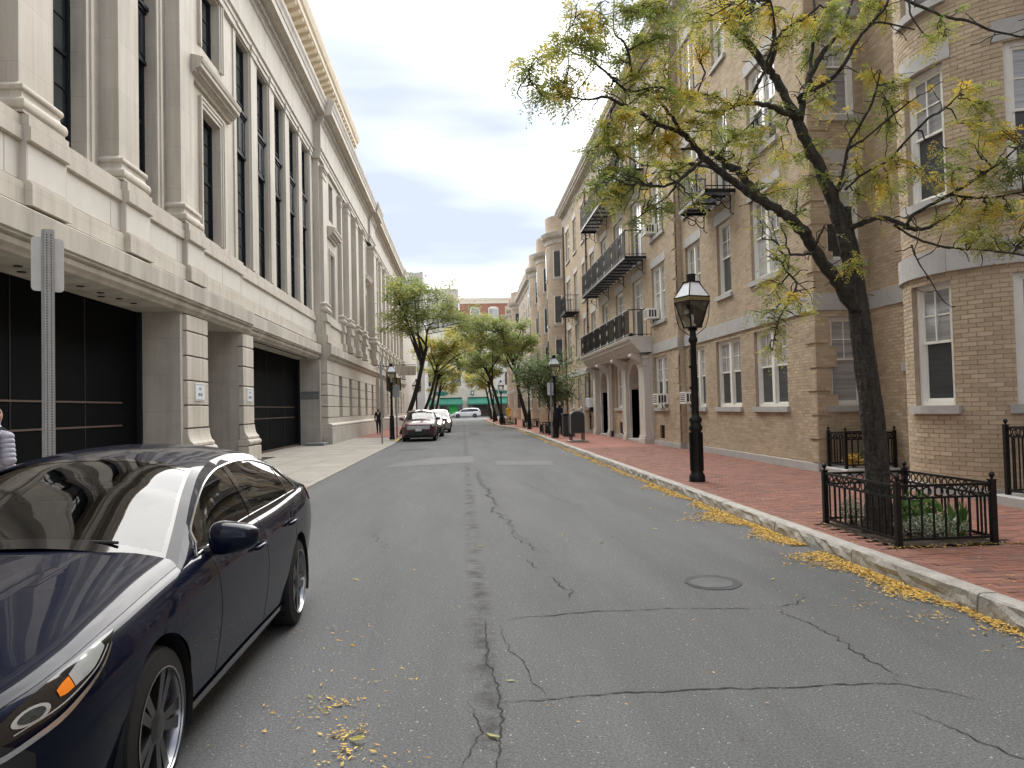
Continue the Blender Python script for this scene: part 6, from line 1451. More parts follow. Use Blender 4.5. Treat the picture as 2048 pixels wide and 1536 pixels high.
far_tree('street_tree', 'street tree on the right with a leaning trunk and limbs arching over the road', (5.3, 62, .14), (4.1, 61.5, 5.4),
         [((3.4, 61, 7.6), 2.4, 2.2, 1.2), ((1.6, 61, 7.8), 2.0, 2.0, 1.1), ((4.6, 61, 6.4), 1.6, 1.8, 1.1)], 5, 'leaf_far', n=7200, s=.115, tr=.2, clumps=66, limbs=8)
far_tree('street_tree', 'second street tree on the right arching left over the road', (4.0, 75, .14), (2.6, 75, 5.0),
         [((1.6, 75, 7.0), 2.4, 2.4, 1.6), ((3.4, 75, 8.0), 2.2, 2.2, 1.3)], 6, 'leaf_far', n=5600, s=.125, tr=.2, clumps=54)
far_tree('street_tree', 'third street tree on the right far along the pavement', (3.9, 89, .14), (3.0, 89, 4.8), [((2.2, 89, 6.2), 2.2, 2.4, 1.9), ((4.0, 89, 7.4), 2, 2, 1.6)], 7, 'leaf_far', n=4200, s=.14, tr=.19, clumps=40)
far_tree('street_tree', 'farthest street tree on the right beside the green awnings', (3.9, 104, .14), (3.2, 104, 4.4), [((2.6, 104, 5.8), 2.2, 2.4, 1.6)], 8, 'leaf_yellow', n=2600, s=.16, tr=.18, clumps=24)
far_tree('young_maple', 'round leafed young maple beside the second right street lamp', (5.05, 44.2, .14), (5.0, 44.2, 1.7),
         [((5.3, 44.2, 3.5), 1.7, 1.5, 1.15), ((4.3, 44.2, 3.6), 1.2, 1.3, 1.0), ((5.4, 44.4, 2.4), 1.0, 1.0, .5)], 9, 'leaf_maple', n=5200, s=.085, tr=.05, clumps=90, flat=1.2, limbs=10)

# ================================================================== vehicles
def curve(tab):
    us = [a for a, _ in tab]; vs = [b_ for _, b_ in tab]; n = len(us)
    ms = []
    for i in range(n):
        if i == 0: ms.append((vs[1] - vs[0]) / (us[1] - us[0]))
        elif i == n - 1: ms.append((vs[-1] - vs[-2]) / (us[-1] - us[-2]))
        else:
            a, c = (vs[i] - vs[i - 1]) / (us[i] - us[i - 1]), (vs[i + 1] - vs[i]) / (us[i + 1] - us[i])
            ms.append(0 if a * c <= 0 else 2 * a * c / (a + c))
    def f(u):
        if u <= us[0]: return vs[0]
        if u >= us[-1]: return vs[-1]
        i = max(k for k in range(n - 1) if us[k] <= u); h = us[i + 1] - us[i]; t = (u - us[i]) / h
        return vs[i] * (2 * t ** 3 - 3 * t * t + 1) + ms[i] * h * (t ** 3 - 2 * t * t + t) + vs[i + 1] * (3 * t * t - 2 * t ** 3) + ms[i + 1] * h * (t ** 3 - t * t)
    return f
SEDAN = dict(u0=-.92, u1=3.70, wb=2.725, wr=.325, ar=.372,
    W=[(-.92, .50), (-.88, .62), (-.80, .745), (-.65, .835), (-.45, .876), (-.1, .893), (.5, .897), (1.5, .895), (2.4, .895), (3.0, .882), (3.4, .845), (3.62, .78), (3.70, .66)],
    ZB=[(-.92, .27), (-.6, .19), (-.2, .175), (2.8, .175), (3.2, .22), (3.7, .36)],
    ZS=[(-.92, .60), (-.86, .665), (-.75, .722), (-.5, .782), (0, .852), (.5, .902), (1.2, .932), (2.2, .95), (2.9, .982), (3.4, 1.0), (3.62, .985), (3.70, .93)],
    ZC=[(-.92, .635), (-.86, .705), (-.75, .765), (-.5, .842), (0, .942), (.4, .998), (.62, 1.02), (3.0, 1.06), (3.4, 1.085), (3.62, 1.065), (3.70, 1.0)],
    cab=(.40, 3.44), ws=(.42, 1.30), bl=(2.60, 3.30), sg=(.64, 3.08),
    ZT=[(.30, .955), (.40, 1.004), (.7, 1.148), (1.0, 1.282), (1.30, 1.382), (1.6, 1.425), (1.95, 1.437), (2.3, 1.42), (2.6, 1.37), (2.9, 1.275), (3.2, 1.165), (3.45, 1.08)],
    ZR=[(.40, .888), (.7, 1.035), (1.0, 1.18), (1.3, 1.288), (1.6, 1.34), (1.95, 1.355), (2.3, 1.34), (2.6, 1.292), (2.9, 1.205), (3.2, 1.085), (3.44, .998)],
    XR=[(.40, .80), (.7, .735), (1.0, .668), (1.3, .615), (1.6, .588), (1.95, .578), (2.3, .582), (2.6, .602), (2.9, .645), (3.2, .705), (3.44, .765)],
    hl=[(-.87, 5.3, 6.0), (-.74, 5.4, 6.6), (-.58, 5.75, 6.85), (-.42, 6.25, 6.88), (-.30, 6.72, 6.8)], pillars=(1.72,), doors=(.78, 1.76, 2.62), mirror=(.74, .985), mt=.0)
SUV = dict(u0=-.90, u1=3.63, wb=2.62, wr=.345, ar=.395,
    W=[(-.90, .60), (-.86, .70), (-.76, .80), (-.6, .865), (-.35, .895), (.5, .91), (2.4, .91), (3.0, .895), (3.4, .86), (3.58, .80), (3.63, .72)],
    ZB=[(-.90, .33), (-.6, .25), (-.2, .24), (2.7, .24), (3.2, .30), (3.63, .42)],
    ZS=[(-.90, .80), (-.84, .88), (-.7, .925), (-.45, .96), (0, 1.0), (.5, 1.04), (1.2, 1.07), (2.2, 1.10), (3.0, 1.14), (3.5, 1.15), (3.63, 1.10)],
    ZC=[(-.90, .84), (-.84, .925), (-.7, .985), (-.45, 1.04), (0, 1.105), (.4, 1.15), (3.0, 1.16), (3.5, 1.18), (3.63, 1.12)],
    cab=(.25, 3.56), ws=(.27, .98), bl=(3.22, 3.52), sg=(.50, 3.2),
    ZT=[(.15, 1.09), (.25, 1.15), (.6, 1.37), (.98, 1.565), (1.3, 1.635), (1.7, 1.655), (2.4, 1.645), (3.0, 1.60), (3.25, 1.55), (3.45, 1.33), (3.58, 1.16)],
    ZR=[(.25, 1.02), (.6, 1.28), (.98, 1.48), (1.3, 1.55), (1.7, 1.57), (2.4, 1.56), (3.0, 1.51), (3.25, 1.45), (3.45, 1.27), (3.56, 1.15)],
    XR=[(.25, .83), (.6, .755), (.98, .68), (1.3, .655), (1.7, .65), (2.4, .65), (3.0, .655), (3.25, .67), (3.45, .73), (3.56, .79)],
    hl=[(-.86, 5.3, 6.2), (-.74, 5.1, 6.85), (-.58, 5.4, 6.95), (-.42, 6.1, 6.95), (-.34, 6.6, 6.9)], pillars=(1.45, 2.4), doors=(.62, 1.5, 2.45), mirror=(.55, 1.16), mt=.06)
VAN = dict(u0=-.95, u1=4.10, wb=3.03, wr=.34, ar=.39,
    W=[(-.95, .60), (-.9, .72), (-.76, .84), (-.5, .93), (0, .97), (3.2, .97), (3.8, .93), (4.05, .84), (4.10, .78)],
    ZB=[(-.95, .30), (-.6, .22), (3.2, .22), (4.1, .36)],
    ZS=[(-.95, .70), (-.86, .80), (-.6, .88), (0, .98), (.6, 1.03), (2.0, 1.05), (4.0, 1.10), (4.1, 1.05)],
    ZC=[(-.95, .74), (-.86, .85), (-.6, .95), (0, 1.10), (.2, 1.15), (4.0, 1.14), (4.1, 1.06)],
    cab=(.05, 4.06), ws=(.07, .98), bl=(3.75, 4.0), sg=(.40, 3.75),
    ZT=[(-.05, 1.06), (.05, 1.12), (.5, 1.40), (1.0, 1.63), (1.5, 1.72), (2.5, 1.745), (3.4, 1.70), (3.75, 1.63), (3.95, 1.4), (4.08, 1.14)],
    ZR=[(.05, 1.0), (.5, 1.30), (1.0, 1.53), (1.5, 1.62), (2.5, 1.64), (3.4, 1.59), (3.75, 1.5), (3.95, 1.3), (4.06, 1.12)],
    XR=[(.05, .90), (.5, .82), (1.0, .76), (1.5, .735), (2.5, .735), (3.4, .74), (3.75, .76), (3.95, .80), (4.06, .85)],
    hl=[(-.88, 5.3, 6.2), (-.7, 5.2, 6.8), (-.5, 5.6, 6.9), (-.3, 6.3, 6.9)], pillars=(1.35, 2.5), doors=(.6, 1.4, 2.55), mirror=(.5, 1.15), mt=.0)
def wheel(t, x, y, z, r, side, near):
    n = 40 if near else 20; wd = .205
    b = MB(); x0 = x - side * wd   # x: outer face
    pr = [(r * .70, 0), (r * .86, .004), (r * .95, .012), (r * .985, .03), (r, .055), (r, wd - .055), (r * .985, wd - .03), (r * .95, wd - .012), (r * .70, wd)]
    b.lathe([(q, -side * h) for q, h in pr], (x, y, z), n, axis='x', cap=False); ty = autosmooth(b.build('wheel', 'rubber', t), 40)
    b = MB(); b.lathe([(r * .70, -side * .10), (r * .70, -side * .001), (r * .735, side * .004), (r * .715, side * .006), (r * .69, -side * .012), (r * .66, -side * .10)], (x, y, z), n, axis='x', cap=False); autosmooth(b.build('rim', 'rim_edge', ty), 40)
    b = MB(); b.lathe([(r * .66, -side * .105), (r * .66, -side * .085), (.02, -side * .08)], (x, y, z), n, axis='x'); b.build('brake_disc', 'black_plastic', ty)
    b = MB(); k = 10 if near else 5
    for i in range(k):
        a = 2 * PI * i / k + .2; ca, sa = math.cos(a), math.sin(a); ta = rad(8) * (1 if i % 2 else -1) if near else 0
        ca2, sa2 = math.cos(a + ta), math.sin(a + ta); r0, r1 = r * .13, r * .70; w0, w1 = (.017, .026) if near else (.03, .035)
        pts = []
        for rr, cc, ss, ww, dx in ((r0, ca, sa, w0, -.018), (r1, ca2, sa2, w1, -.012)):
            for e in (1, -1):
                py, pz = y + rr * cc - e * ww * ss, z + rr * ss + e * ww * cc
                pts += [(x + side * dx, py, pz), (x + side * (dx - .035), py, pz)]
        b.add(pts, [(0, 2, 6, 4), (0, 4, 5, 1), (2, 3, 7, 6), (1, 5, 7, 3)])
    b.lathe([(r * .22, -side * .06), (r * .22, -side * .016), (r * .12, -side * .006), (.02, -side * .004)], (x, y, z), 14, axis='x')
    b.build('spokes', 'rim' if near else 'rim_edge', ty)
def make_car(name, label, S, paint, near=False, group=None, lit=False, cat='car', plate=True, grille='chrome'):
    t = thing(name, label, cat, (0, 0, 0), group=group, local=True)
    W, ZB, ZS, ZC = (curve(S[k]) for k in ('W', 'ZB', 'ZS', 'ZC')); ZT, ZR, XR = (curve(S[k]) for k in ('ZT', 'ZR', 'XR'))
    CP = [(.80, 0, 0), (.93, .05, 0), (.962, .22, 0), (.99, .45, 0), (1.0, .60, 0), (.992, .76, 0), (.965, .90, 0), (.905, 1.0, 0), (.835, 1.0, .30), (.60, 1.0, .76), (.30, 1.0, .96), (0, 1.0, 1.0)]
    cx = curve([(i, c[0]) for i, c in enumerate(CP)]); cz = curve([(i, c[1]) for i, c in enumerate(CP)]); cc = curve([(i, c[2]) for i, c in enumerate(CP)])
    def surf(u, k):
        w, zb, zs, zc = W(u), ZB(u), ZS(u), ZC(u)
        return (w * cx(k), u, zb + (zs - zb) * cz(k) + (zc - zs) * cc(k))
    wc = [(0, S['wr']), (S['wb'], S['wr'])]
    NU = 150 if near else 64; NK = 44 if near else 22
    us = [S['u0'] + (S['u1'] - S['u0']) * i / NU for i in range(NU + 1)]; ks = [11 * j / NK for j in range(NK + 1)]
    b = MB(); P = [[Vector(surf(u, k)) for k in ks] for u in us]
    dead = set()
    def inarch(p): return any((p.y - a) ** 2 + (p.z - z) ** 2 < S['ar'] ** 2 for a, z in wc)
    kmax = [j for j, k in enumerate(ks) if k <= 6.6][-1]
    faces = []
    for i in range(NU):
        for j in range(NK):
            q = [P[i][j], P[i + 1][j], P[i + 1][j + 1], P[i][j + 1]]
            if j < kmax and sum(inarch(p) for p in q) >= 2: dead.add((i, j)); continue
            if ks[j] >= 7.0 and S['cab'][0] + .12 < us[i] and us[i + 1] < S['cab'][1] - .10: continue
            faces.append((i, j))
    edge = set()
    for (i, j) in dead:
        for di in (0, 1):
            for dj in (0, 1): edge.add((i + di, j + dj))
    alive = set()
    for (i, j) in faces:
        for di in (0, 1):
            for dj in (0, 1): alive.add((i + di, j + dj))
    for (i, j) in edge & alive:
        p = P[i][j]; a, z = min(wc, key=lambda c: (p.y - c[0]) ** 2 + (p.z - c[1]) ** 2); d = Vector((p.y - a, p.z - z))
        if d.length > .05: d = d.normalized() * S['ar']; P[i][j] = Vector((p.x, a + d.x, z + d.y))
    for sgn in (1, -1):
        o = len(b.v); b.v += [(p.x * sgn, p.y, p.z) for r in P for p in r]; M1 = NK + 1
        for (i, j) in faces:
            f = (o + i * M1 + j, o + (i + 1) * M1 + j, o + (i + 1) * M1 + j + 1, o + i * M1 + j + 1); b.f.append(f if sgn > 0 else f[::-1]); b.mi.append(0)
    for i in (0, NU):
        ring = [P[i][j] for j in range(NK + 1)]; b.poly(*([tuple(p) for p in ring] + [(-p.x, p.y, p.z) for p in reversed(ring[:-1])]))
    body = autosmooth(b.build('body', paint, t), 42)
    # underbody and wheel wells
    b = MB(); b.box(-.78, .78, S['u0'] + .2, S['u1'] - .2, .20, .30); b.build('underbody', 'black_plastic', t)
    for a, z in wc:
        n = 20; vs = []
        for sg in (1, -1):
            b = MB(); o = [(sg * xx, a + (S['ar'] + .004) * math.cos(PI * (1.12 - 1.24 * k / n)), z + (S['ar'] + .004) * math.sin(PI * (1.12 - 1.24 * k / n))) for xx in (W(a) * .985, .5) for k in range(n + 1)]
            b.add(o, [(k, k + 1, n + 2 + k, n + 1 + k) for k in range(n)])
            b.poly(*[(sg * .5, a + S['ar'] * math.cos(2 * PI * k / 16), z + S['ar'] * math.sin(2 * PI * k / 16)) for k in range(16)])
            b.build('wheel_well', 'black_plastic', t)
    # cabin: side glass, pillars, roof, windscreens
    c0, c1 = S['cab']; NC = 90 if near else 40
    def side(u, v):
        xb, zb = W(u) * .905, ZS(u) - .004; xr, zr = XR(u), max(ZR(u), zb + .001); bul = .022 * math.sin(PI * v)
        return Vector((xb + (xr - xb) * v + bul, u, zb + (zr - zb) * v))
    def top(u, s):
        xr, zr, zt = XR(u), max(ZR(u), ZS(u) - .003), ZT(u); return Vector((xr * (1 - s), u, zr + (zt - zr) * (1 - (1 - s) ** 2.3)))
    def strip(name, matn, fn, ua, ub, va, vb, nv, par, off=0, both=True, nn=None, mid=False):
        n = nn or max(4, int(NC * (ub - ua) / (c1 - c0))); whole = (fn is top and vb == 1)
        b = MB(); r = None
        for sgn in ((1, -1) if both else (1,)):
            if not whole: b = MB()
            o = len(b.v)
            for i in range(n + 1):
                u = ua + (ub - ua) * i / n; a = va(u) if callable(va) else va; c = vb(u) if callable(vb) else vb
                for j in range(nv + 1):
                    p = fn(u, a + (c - a) * j / nv); nrm = Vector((1, 0, .35)) if fn is side else Vector((0, 0, 1)); p = p + nrm * off; b.v.append((p.x * sgn, p.y, p.z))
            for i in range(n):
                for j in range(nv):
                    f = (o + i * (nv + 1) + j, o + (i + 1) * (nv + 1) + j, o + (i + 1) * (nv + 1) + j + 1, o + i * (nv + 1) + j + 1); b.f.append(f if sgn > 0 else f[::-1]); b.mi.append(0)
            if not whole: r = b.build(name, matn, par, smooth=True)
        return r if not whole else b.build(name, matn, par, smooth=True)
    g0, g1 = S['sg']
    def vtop(u):       # glass stops below the rail, pinching to nothing at both ends
        return max(.10, min(.865, .10 + .765 * min(1, (u - g0) / .10 + .15, (g1 - u) / .22 + .02)))
    frame = strip('cabin_frame', paint, side, c0, c1, lambda u: vtop(u) if g0 <= u <= g1 else 0.0, 1.0, 4, t)
    strip('sill_strip', 'black_plastic', side, g0, g1, 0.0, .10, 1, frame)
    strip('roof_panel', paint, top, S['ws'][1], S['bl'][0], 0, 1, 8, t)
    strip('pillar', paint, top, c0, S['ws'][1], 0, .075, 2, frame); strip('pillar', paint, top, S['bl'][0], c1, 0, .14, 2, frame)
    strip('windscreen', 'car_glass', top, S['ws'][0], S['ws'][1], .075, 1, 10, t); strip('rear_window', 'car_glass', top, S['bl'][0], S['bl'][1], .14, 1, 8, t)
    strip('rear_shelf', paint, top, S['bl'][1], c1, .14, 1, 6, frame)
    strip('windscreen_band', 'black_gloss', top, S['ws'][0], S['ws'][1], .075, .105, 1, frame, .002); strip('windscreen_band', 'black_gloss', top, S['ws'][1] - .05, S['ws'][1], .075, 1, 8, frame, .002); strip('windscreen_band', 'black_gloss', top, S['ws'][0], S['ws'][0] + .07, .075, 1, 8, frame, .002)
    cuts = [g0] + list(S['pillars']) + [g1]
    for a, c in zip(cuts, cuts[1:]): strip('side_window', 'car_glass', side, a + (.035 if a != g0 else 0), c - (.035 if c != g1 else 0), .10, vtop, 5, t)
    for p in S['pillars']: strip('door_pillar', 'black_gloss', side, p - .045, p + .045, .06, .88, 3, frame, .003, nn=4)
    if near: strip('quarter_divider', 'black_plastic', side, 2.72, 2.745, .10, vtop, 3, frame, .003, nn=3)
    # bright strip round the side glass
    n = 60
    for sgn in (1, -1):
        b = MB(); loop = [side(g0 + (g1 - g0) * i / n, .095) for i in range(n + 1)] + [side(g1 - (g1 - g0) * i / n, vtop(g1 - (g1 - g0) * i / n) + .012) for i in range(n + 1)]
        b.tube([(p.x * sgn + sgn * .004, p.y, p.z) for p in loop] + [(loop[0].x * sgn + sgn * .004, loop[0].y, loop[0].z)], .0065 if near else .009, 6)
        b.build('window_trim', 'chrome', t)
    # interior
    b = MB(); b.box(-.66, .66, c0 + .25, c1 - .4, .32, .36); zb = ZS(1.0)
    b.prof([(c0 + .10, zb - .25), (c0 + .10, ZC(c0) - .05), (c0 + .35, ZC(c0) - .02), (c0 + .62, zb - .03), (c0 + .62, zb - .3)], -.68, .68, axis='x'); b.box(-.72, .72, c1 - .75, c1 - .05, .5, ZS(c1 - .4) - .02)
    b.box(.68, .72, c0 + .3, c1 - .3, .3, zb - .03); b.box(-.72, -.68, c0 + .3, c1 - .3, .3, zb - .03); it = b.build('interior', 'interior', t)
    for sx in (.36, -.36):
        for uy in (c0 + 1.05, c0 + 1.95):
            q = MB(); q.bbox(sx - .24, sx + .24, uy - .12, uy + .02, .45, zb + .20, .05); q.bbox(sx - .13, sx + .13, uy - .07, uy + .02, zb + .24, zb + .42, .04); q.bbox(sx - .24, sx + .24, uy - .55, uy - .1, .42, .58, .05); q.build('seat', 'seat', it)
    q = MB(); q.tube([(.36 + .18 * math.cos(a), c0 + .72 + .06 * math.sin(a), zb + .0 + .16 * math.sin(a)) for a in [2 * PI * k / 20 for k in range(21)]], .016, 6, cap=False); q.build('steering_wheel', 'black_plastic', it)
    if near: q = MB(); q.bbox(-.12, .12, S['ws'][1] - .22, S['ws'][1] - .18, ZT(S['ws'][1]) - .17, ZT(S['ws'][1]) - .09, .015); q.build('rear_view_mirror', 'black_plastic', it)
    # wheels
    for a, z in wc:
        for sg in (1, -1): wheel(t, sg * (W(a) - .012), a, z, S['wr'], sg, near)
    # patches laid on the body surface
    def patch(name, matn, tab, par, off=.006, sides=(1, -1), nk=6, nu=18):
        lo = curve([(a, c) for a, c, _ in tab]); hi = curve([(a, d) for a, _, d in tab]); ua, ub = tab[0][0], tab[-1][0]; r = None
        for sgn in sides:
            b = MB()
            for i in range(nu + 1):
                u = ua + (ub - ua) * i / nu
                for j in range(nk + 1):
                    k = lo(u) + (hi(u) - lo(u)) * j / nk; p = Vector(surf(u, k)); du = Vector(surf(u + .01, k)) - Vector(surf(u - .01, k)); dk = Vector(surf(u, k + .05)) - Vector(surf(u, k - .05)); nn = dk.cross(du)
                    if nn.length > 1e-9: nn.normalize()
                    if nn.x < 0: nn = -nn
                    p = p + nn * off; b.v.append((p.x * sgn, p.y, p.z))
            for i in range(nu):
                for j in range(nk):
                    f = (i * (nk + 1) + j, (i + 1) * (nk + 1) + j, (i + 1) * (nk + 1) + j + 1, i * (nk + 1) + j + 1); b.f.append(f if sgn > 0 else f[::-1]); b.mi.append(0)
            r = b.build(name, matn, par, smooth=True)
            yield r
    hl = S['hl']
    for h in patch('headlight', 'black_gloss' if near else 'lens_clear', hl, t): pass
    if near:
        hs = [o for o in t.children if o.name.startswith('headlight')]
        a = hl
        for h, sg in zip(hs, (1, -1)):
            for _ in patch('reflector', 'lens_clear', [(-.60, 6.0, 6.5), (-.52, 6.1, 6.72), (-.44, 6.35, 6.78), (-.40, 6.5, 6.74)], h, .009, (sg,)): pass
            for _ in patch('indicator', 'amber', [(-.665, 6.0, 6.28), (-.64, 5.95, 6.38), (-.605, 6.0, 6.45)], h, .010, (sg,)): pass
            def disc(name, matn, r0, r1, off):
                q = MB(); n = 20; u_, k_ = -.745, 5.92
                for i in range(n):
                    pts = []
                    for rr, a in ((r0, i), (r1, i), (r1, i + 1), (r0, i + 1)):
                        an = 2 * PI * a / n; p = Vector(surf(u_ + .052 * rr * math.cos(an), k_ + .36 * rr * math.sin(an))); pts.append((sg * (p.x + off * .5), p.y - off, p.z + off * .3))
                    q.poly(*(pts if r0 > 0 else pts[1:]))
                q.build(name, matn, h)
            disc('lens_ring', 'lens_clear', .72, 1.0, .016); disc('projector_lens', 'glass_dark', 0, .70, .018)
            for _ in patch('light_guide', 'lens_clear', [(-.80, 5.50, 5.56), (-.66, 5.66, 5.72), (-.5, 6.02, 6.07), (-.38, 6.45, 6.49)], h, .011, (sg,), nk=1): pass
        for _ in patch('grille', 'black_plastic', [(-.915, 1.2, 6.3), (-.86, 1.5, 5.8), (-.80, 2.2, 5.0), (-.76, 2.8, 4.4)], t, .005): pass
        for _ in patch('bumper_trim', 'chrome', [(-.91, 4.3, 4.6), (-.80, 4.75, 5.0), (-.64, 5.25, 5.45), (-.5, 5.75, 5.86), (-.36, 6.4, 6.46)], t, .012): pass
        for _ in patch('sill_moulding', 'black_gloss', [(.36, .2, 1.5), (1.4, .2, 1.55), (2.36, .2, 1.5)], t, .010, nu=30): pass
        for uy in S['doors']:
            for _ in patch('door_seam', 'seam', [(uy - .0045, 1.6, 6.95), (uy + .0045, 1.6, 6.95)], t, .0015, nk=24, nu=1): pass
        for _ in patch('bonnet_seam', 'seam', [(-.80, 6.93, 7.0), (-.4, 7.22, 7.28), (0, 7.32, 7.38), (.45, 7.36, 7.42)], t, .0015, nu=30, nk=1): pass
        for _ in patch('tail_lamp', 'tail_red', [(3.38, 5.6, 6.7), (3.55, 5.3, 6.8), (3.68, 5.2, 6.6)], t, .006): pass
        for uy in (1.54, 2.44):
            for sg in (1, -1):
                p = surf(uy, 5.35); q = MB()
                q.tube([(sg * (p[0] + .004), uy - .10, p[2] + .005), (sg * (p[0] + .028), uy - .085, p[2] + .008), (sg * (p[0] + .034), uy, p[2] + .012), (sg * (p[0] + .028), uy + .085, p[2] + .012), (sg * (p[0] + .004), uy + .10, p[2] + .012)], [.010, .014, .015, .014, .010], 8)
                q.build('door_handle', paint, t, smooth=True)
        q = MB(); q.tube([(-.5, S['ws'][0] + .05, ZC(.4) + .02), (-.15, S['ws'][0] + .12, ZC(.4) + .055), (.5, S['ws'][0] + .06, ZC(.4) + .02)], .008, 6); q.build('wiper', 'black_plastic', t)
    else:
        u0 = S['u0']; z0, z1 = ZB(u0), ZC(u0); w_ = W(u0)
        q = MB(); q.box(-w_ * .92, w_ * .92, u0 - .02, u0 + .02, z0 + (z1 - z0) * .02, z0 + (z1 - z0) * .42); q.build('lower_grille', 'black_plastic', t)
        q = MB(); q.box(-w_ * .95, w_ * .95, u0 - .025, u0 + .01, z0 + (z1 - z0) * .58, z0 + (z1 - z0) * .93); g = q.build('grille', 'black_plastic', t)
        q = MB()
        for k in range(3): zz = z0 + (z1 - z0) * (.62 + .12 * k); q.box(-w_ * .97, w_ * .97, u0 - .04, u0 - .02, zz, zz + .028)
        q.tube([(.05 * math.cos(x), u0 - .05, z0 + (z1 - z0) * .76 + .05 * math.sin(x)) for x in [2 * PI * k / 12 for k in range(13)]], .012, 6); q.build('grille_bar', grille, g)
        if plate: q = MB(); q.box(-.155, .155, u0 - .06, u0 - .03, z0 + (z1 - z0) * .40, z0 + (z1 - z0) * .40 + .16); q.build('licence_plate', 'plate', t)
        for _ in patch('tail_lamp', 'tail_red', [(S['u1'] - .30, 5.6, 6.9), (S['u1'] - .1, 5.3, 6.9), (S['u1'] - .02, 5.2, 6.8)], t, .006): pass
        for uy in S['doors']:
            for _ in patch('door_seam', 'seam', [(uy - .006, 1.6, 6.95), (uy + .006, 1.6, 6.95)], t, .002, nk=12, nu=1): pass
        if lit:
            for sg in (1, -1):
                p = surf(-.74, 5.9); q = MB(); q.lathe([(.085, 0), (.075, -.03), (.03, -.05)], (sg * p[0], p[1] - .02, p[2]), 12, axis='y'); q.build('lit_lamp', 'headlight_on', t)
    # door mirrors
    mu, mz = S['mirror']
    for sg in (1, -1):
        b = MB(); n, m_ = 18, 12; cxm = W(mu) + .075; vs = []
        for i in range(m_ + 1):
            ph = -PI / 2 + PI * i / m_
            for j in range(n):
                th = 2 * PI * j / n; sp = lambda c, e: math.copysign(abs(c) ** e, c)
                x = .125 * sp(math.cos(ph), .6) * sp(math.cos(th), .6); y = .085 * sp(math.cos(ph), .6) * sp(math.sin(th), .75); z = .078 * sp(math.sin(ph), .7)
                tp = 1 - .28 * (x / .125); vs.append((sg * (cxm + x), mu + y * (1.0 if y < 0 else .7) + .10 * (x + .125) * .8, mz + z * tp))
        b.add(vs, [(i * n + j, i * n + (j + 1) % n, (i + 1) * n + (j + 1) % n, (i + 1) * n + j) for i in range(m_) for j in range(n)]); mr = b.build('door_mirror', paint, t, smooth=True)
        q = MB(); p = side(mu, .0); q.tube([(sg * (p.x - .03), mu + .03, mz - .08), (sg * (cxm - .04), mu + .02, mz - .055)], [.035, .022], 8); q.build('mirror_arm', 'black_plastic', mr)
    return t
c = make_car('parked_car', 'glossy navy blue sedan parked at the left kerb in the foreground', SEDAN, 'paint_navy', near=True, group='cars parked along the left kerb')
c.location = (-2.165, 3.35, 0)
c = make_car('parked_car', 'dark red compact SUV parked facing the camera by the left lamp', SUV, 'paint_maroon', group='cars parked along the left kerb'); c.location = (-2.27, 40.6, 0)
c = make_car('parked_car', 'black car parked directly behind the dark red SUV', SEDAN, 'paint_black', group='cars parked along the left kerb'); c.location = (-2.05, 46.5, 0)
c = make_car('moving_car', 'silver gold sedan with a lit headlamp beside the parked cars', SUV, 'paint_silver', group='cars parked along the left kerb', lit=True); c.location = (-1.75, 54.0, 0)
c = make_car('parked_car', 'pale grey car farther along the row of parked cars', SUV, 'paint_grey', group='cars parked along the left kerb'); c.location = (-2.05, 64, 0)
c = make_car('parked_car', 'farthest dark car in the row of parked cars', SEDAN, 'paint_black', group='cars parked along the left kerb'); c.location = (-1.9, 72, 0)
c = make_car('white_minivan', 'white minivan crossing at the far end of the street', VAN, 'paint_white', plate=False, cat='van'); c.location = (-.85, 139, .05); c.rotation_euler = (0, 0, rad(-90))

# ================================================================== end of the street
def facade(name, label, x0, x1, y, z1, wallm, floors, cols, wz, ww, wh, wallh=None, trim='cream_far', depth=14, arched=False, z0=0, pane='glass_dark', cornice=None, first=0):
    t = thing(name, label, 'building', ((x0 + x1) / 2, y + depth / 2, 0))
    b = MB(); b.box(x0, x1, y, y + depth, -.05, z1); b.build('wall', wallm, t)
    for f in floors:
        for c in cols:
            q = MB(); q.box(c - ww / 2 - .18, c + ww / 2 + .18, y - .10, y + .05, f - .18, f + wh + .22)
            if arched: q.prof([(c - ww / 2 - .2, f + wh + .2), (c + ww / 2 + .2, f + wh + .2), (c + ww / 4, f + wh + .55), (c - ww / 4, f + wh + .55)], y - .12, y + .05)
            wn = q.build('window', trim, t)
            q = MB(); q.box(c - ww / 2, c - .04, y - .13, y - .11, f, f + wh); q.build('pane', pane, wn); q = MB(); q.box(c + .04, c + ww / 2, y - .13, y - .11, f, f + wh); q.build('pane', pane, wn)
    if cornice:
        b = MB(); b.prof([(y, z1 - .9), (y - .25, z1 - .9), (y - .3, z1 - .3), (y - .7, z1 - .1), (y - .8, z1 + .3), (y, z1 + .4)], x0 - .3, x1 + .3, axis='x'); b.build('cornice', cornice, t)
    return t
t = facade('shop_building', 'pale stone corner building with green shop awnings closing the street', -16, 14, 152, 17, 'white_wall', [6.2, 10.2], [-11, -6, -1.2, 5.2, 9.5], 0, 2.0, 2.6, trim='white_wall')
b = MB(); b.box(-16.2, 14.2, 151.4, 152, 3.9, 5.6); b.build('fascia', 'cream_far', t)
for c in (-7.5, -2.2, 3.3, 8.2):
    q = MB(); q.box(c - 2.1, c + 2.1, 151.9, 151.98, .1, 3.2); s = q.build('shop_window', 'glass_dark', t)
    q = MB(); q.prof([(151.9, 3.9), (150.2, 2.7), (150.2, 2.45), (151.9, 2.45)], c - 2.3, c + 2.3, axis='x'); q.build('awning', 'awning_green', t)
q = MB(); q.box(-2.6, -.9, 151.7, 151.85, .3, 2.4); q.build('green_poster', 'green_lit', t)
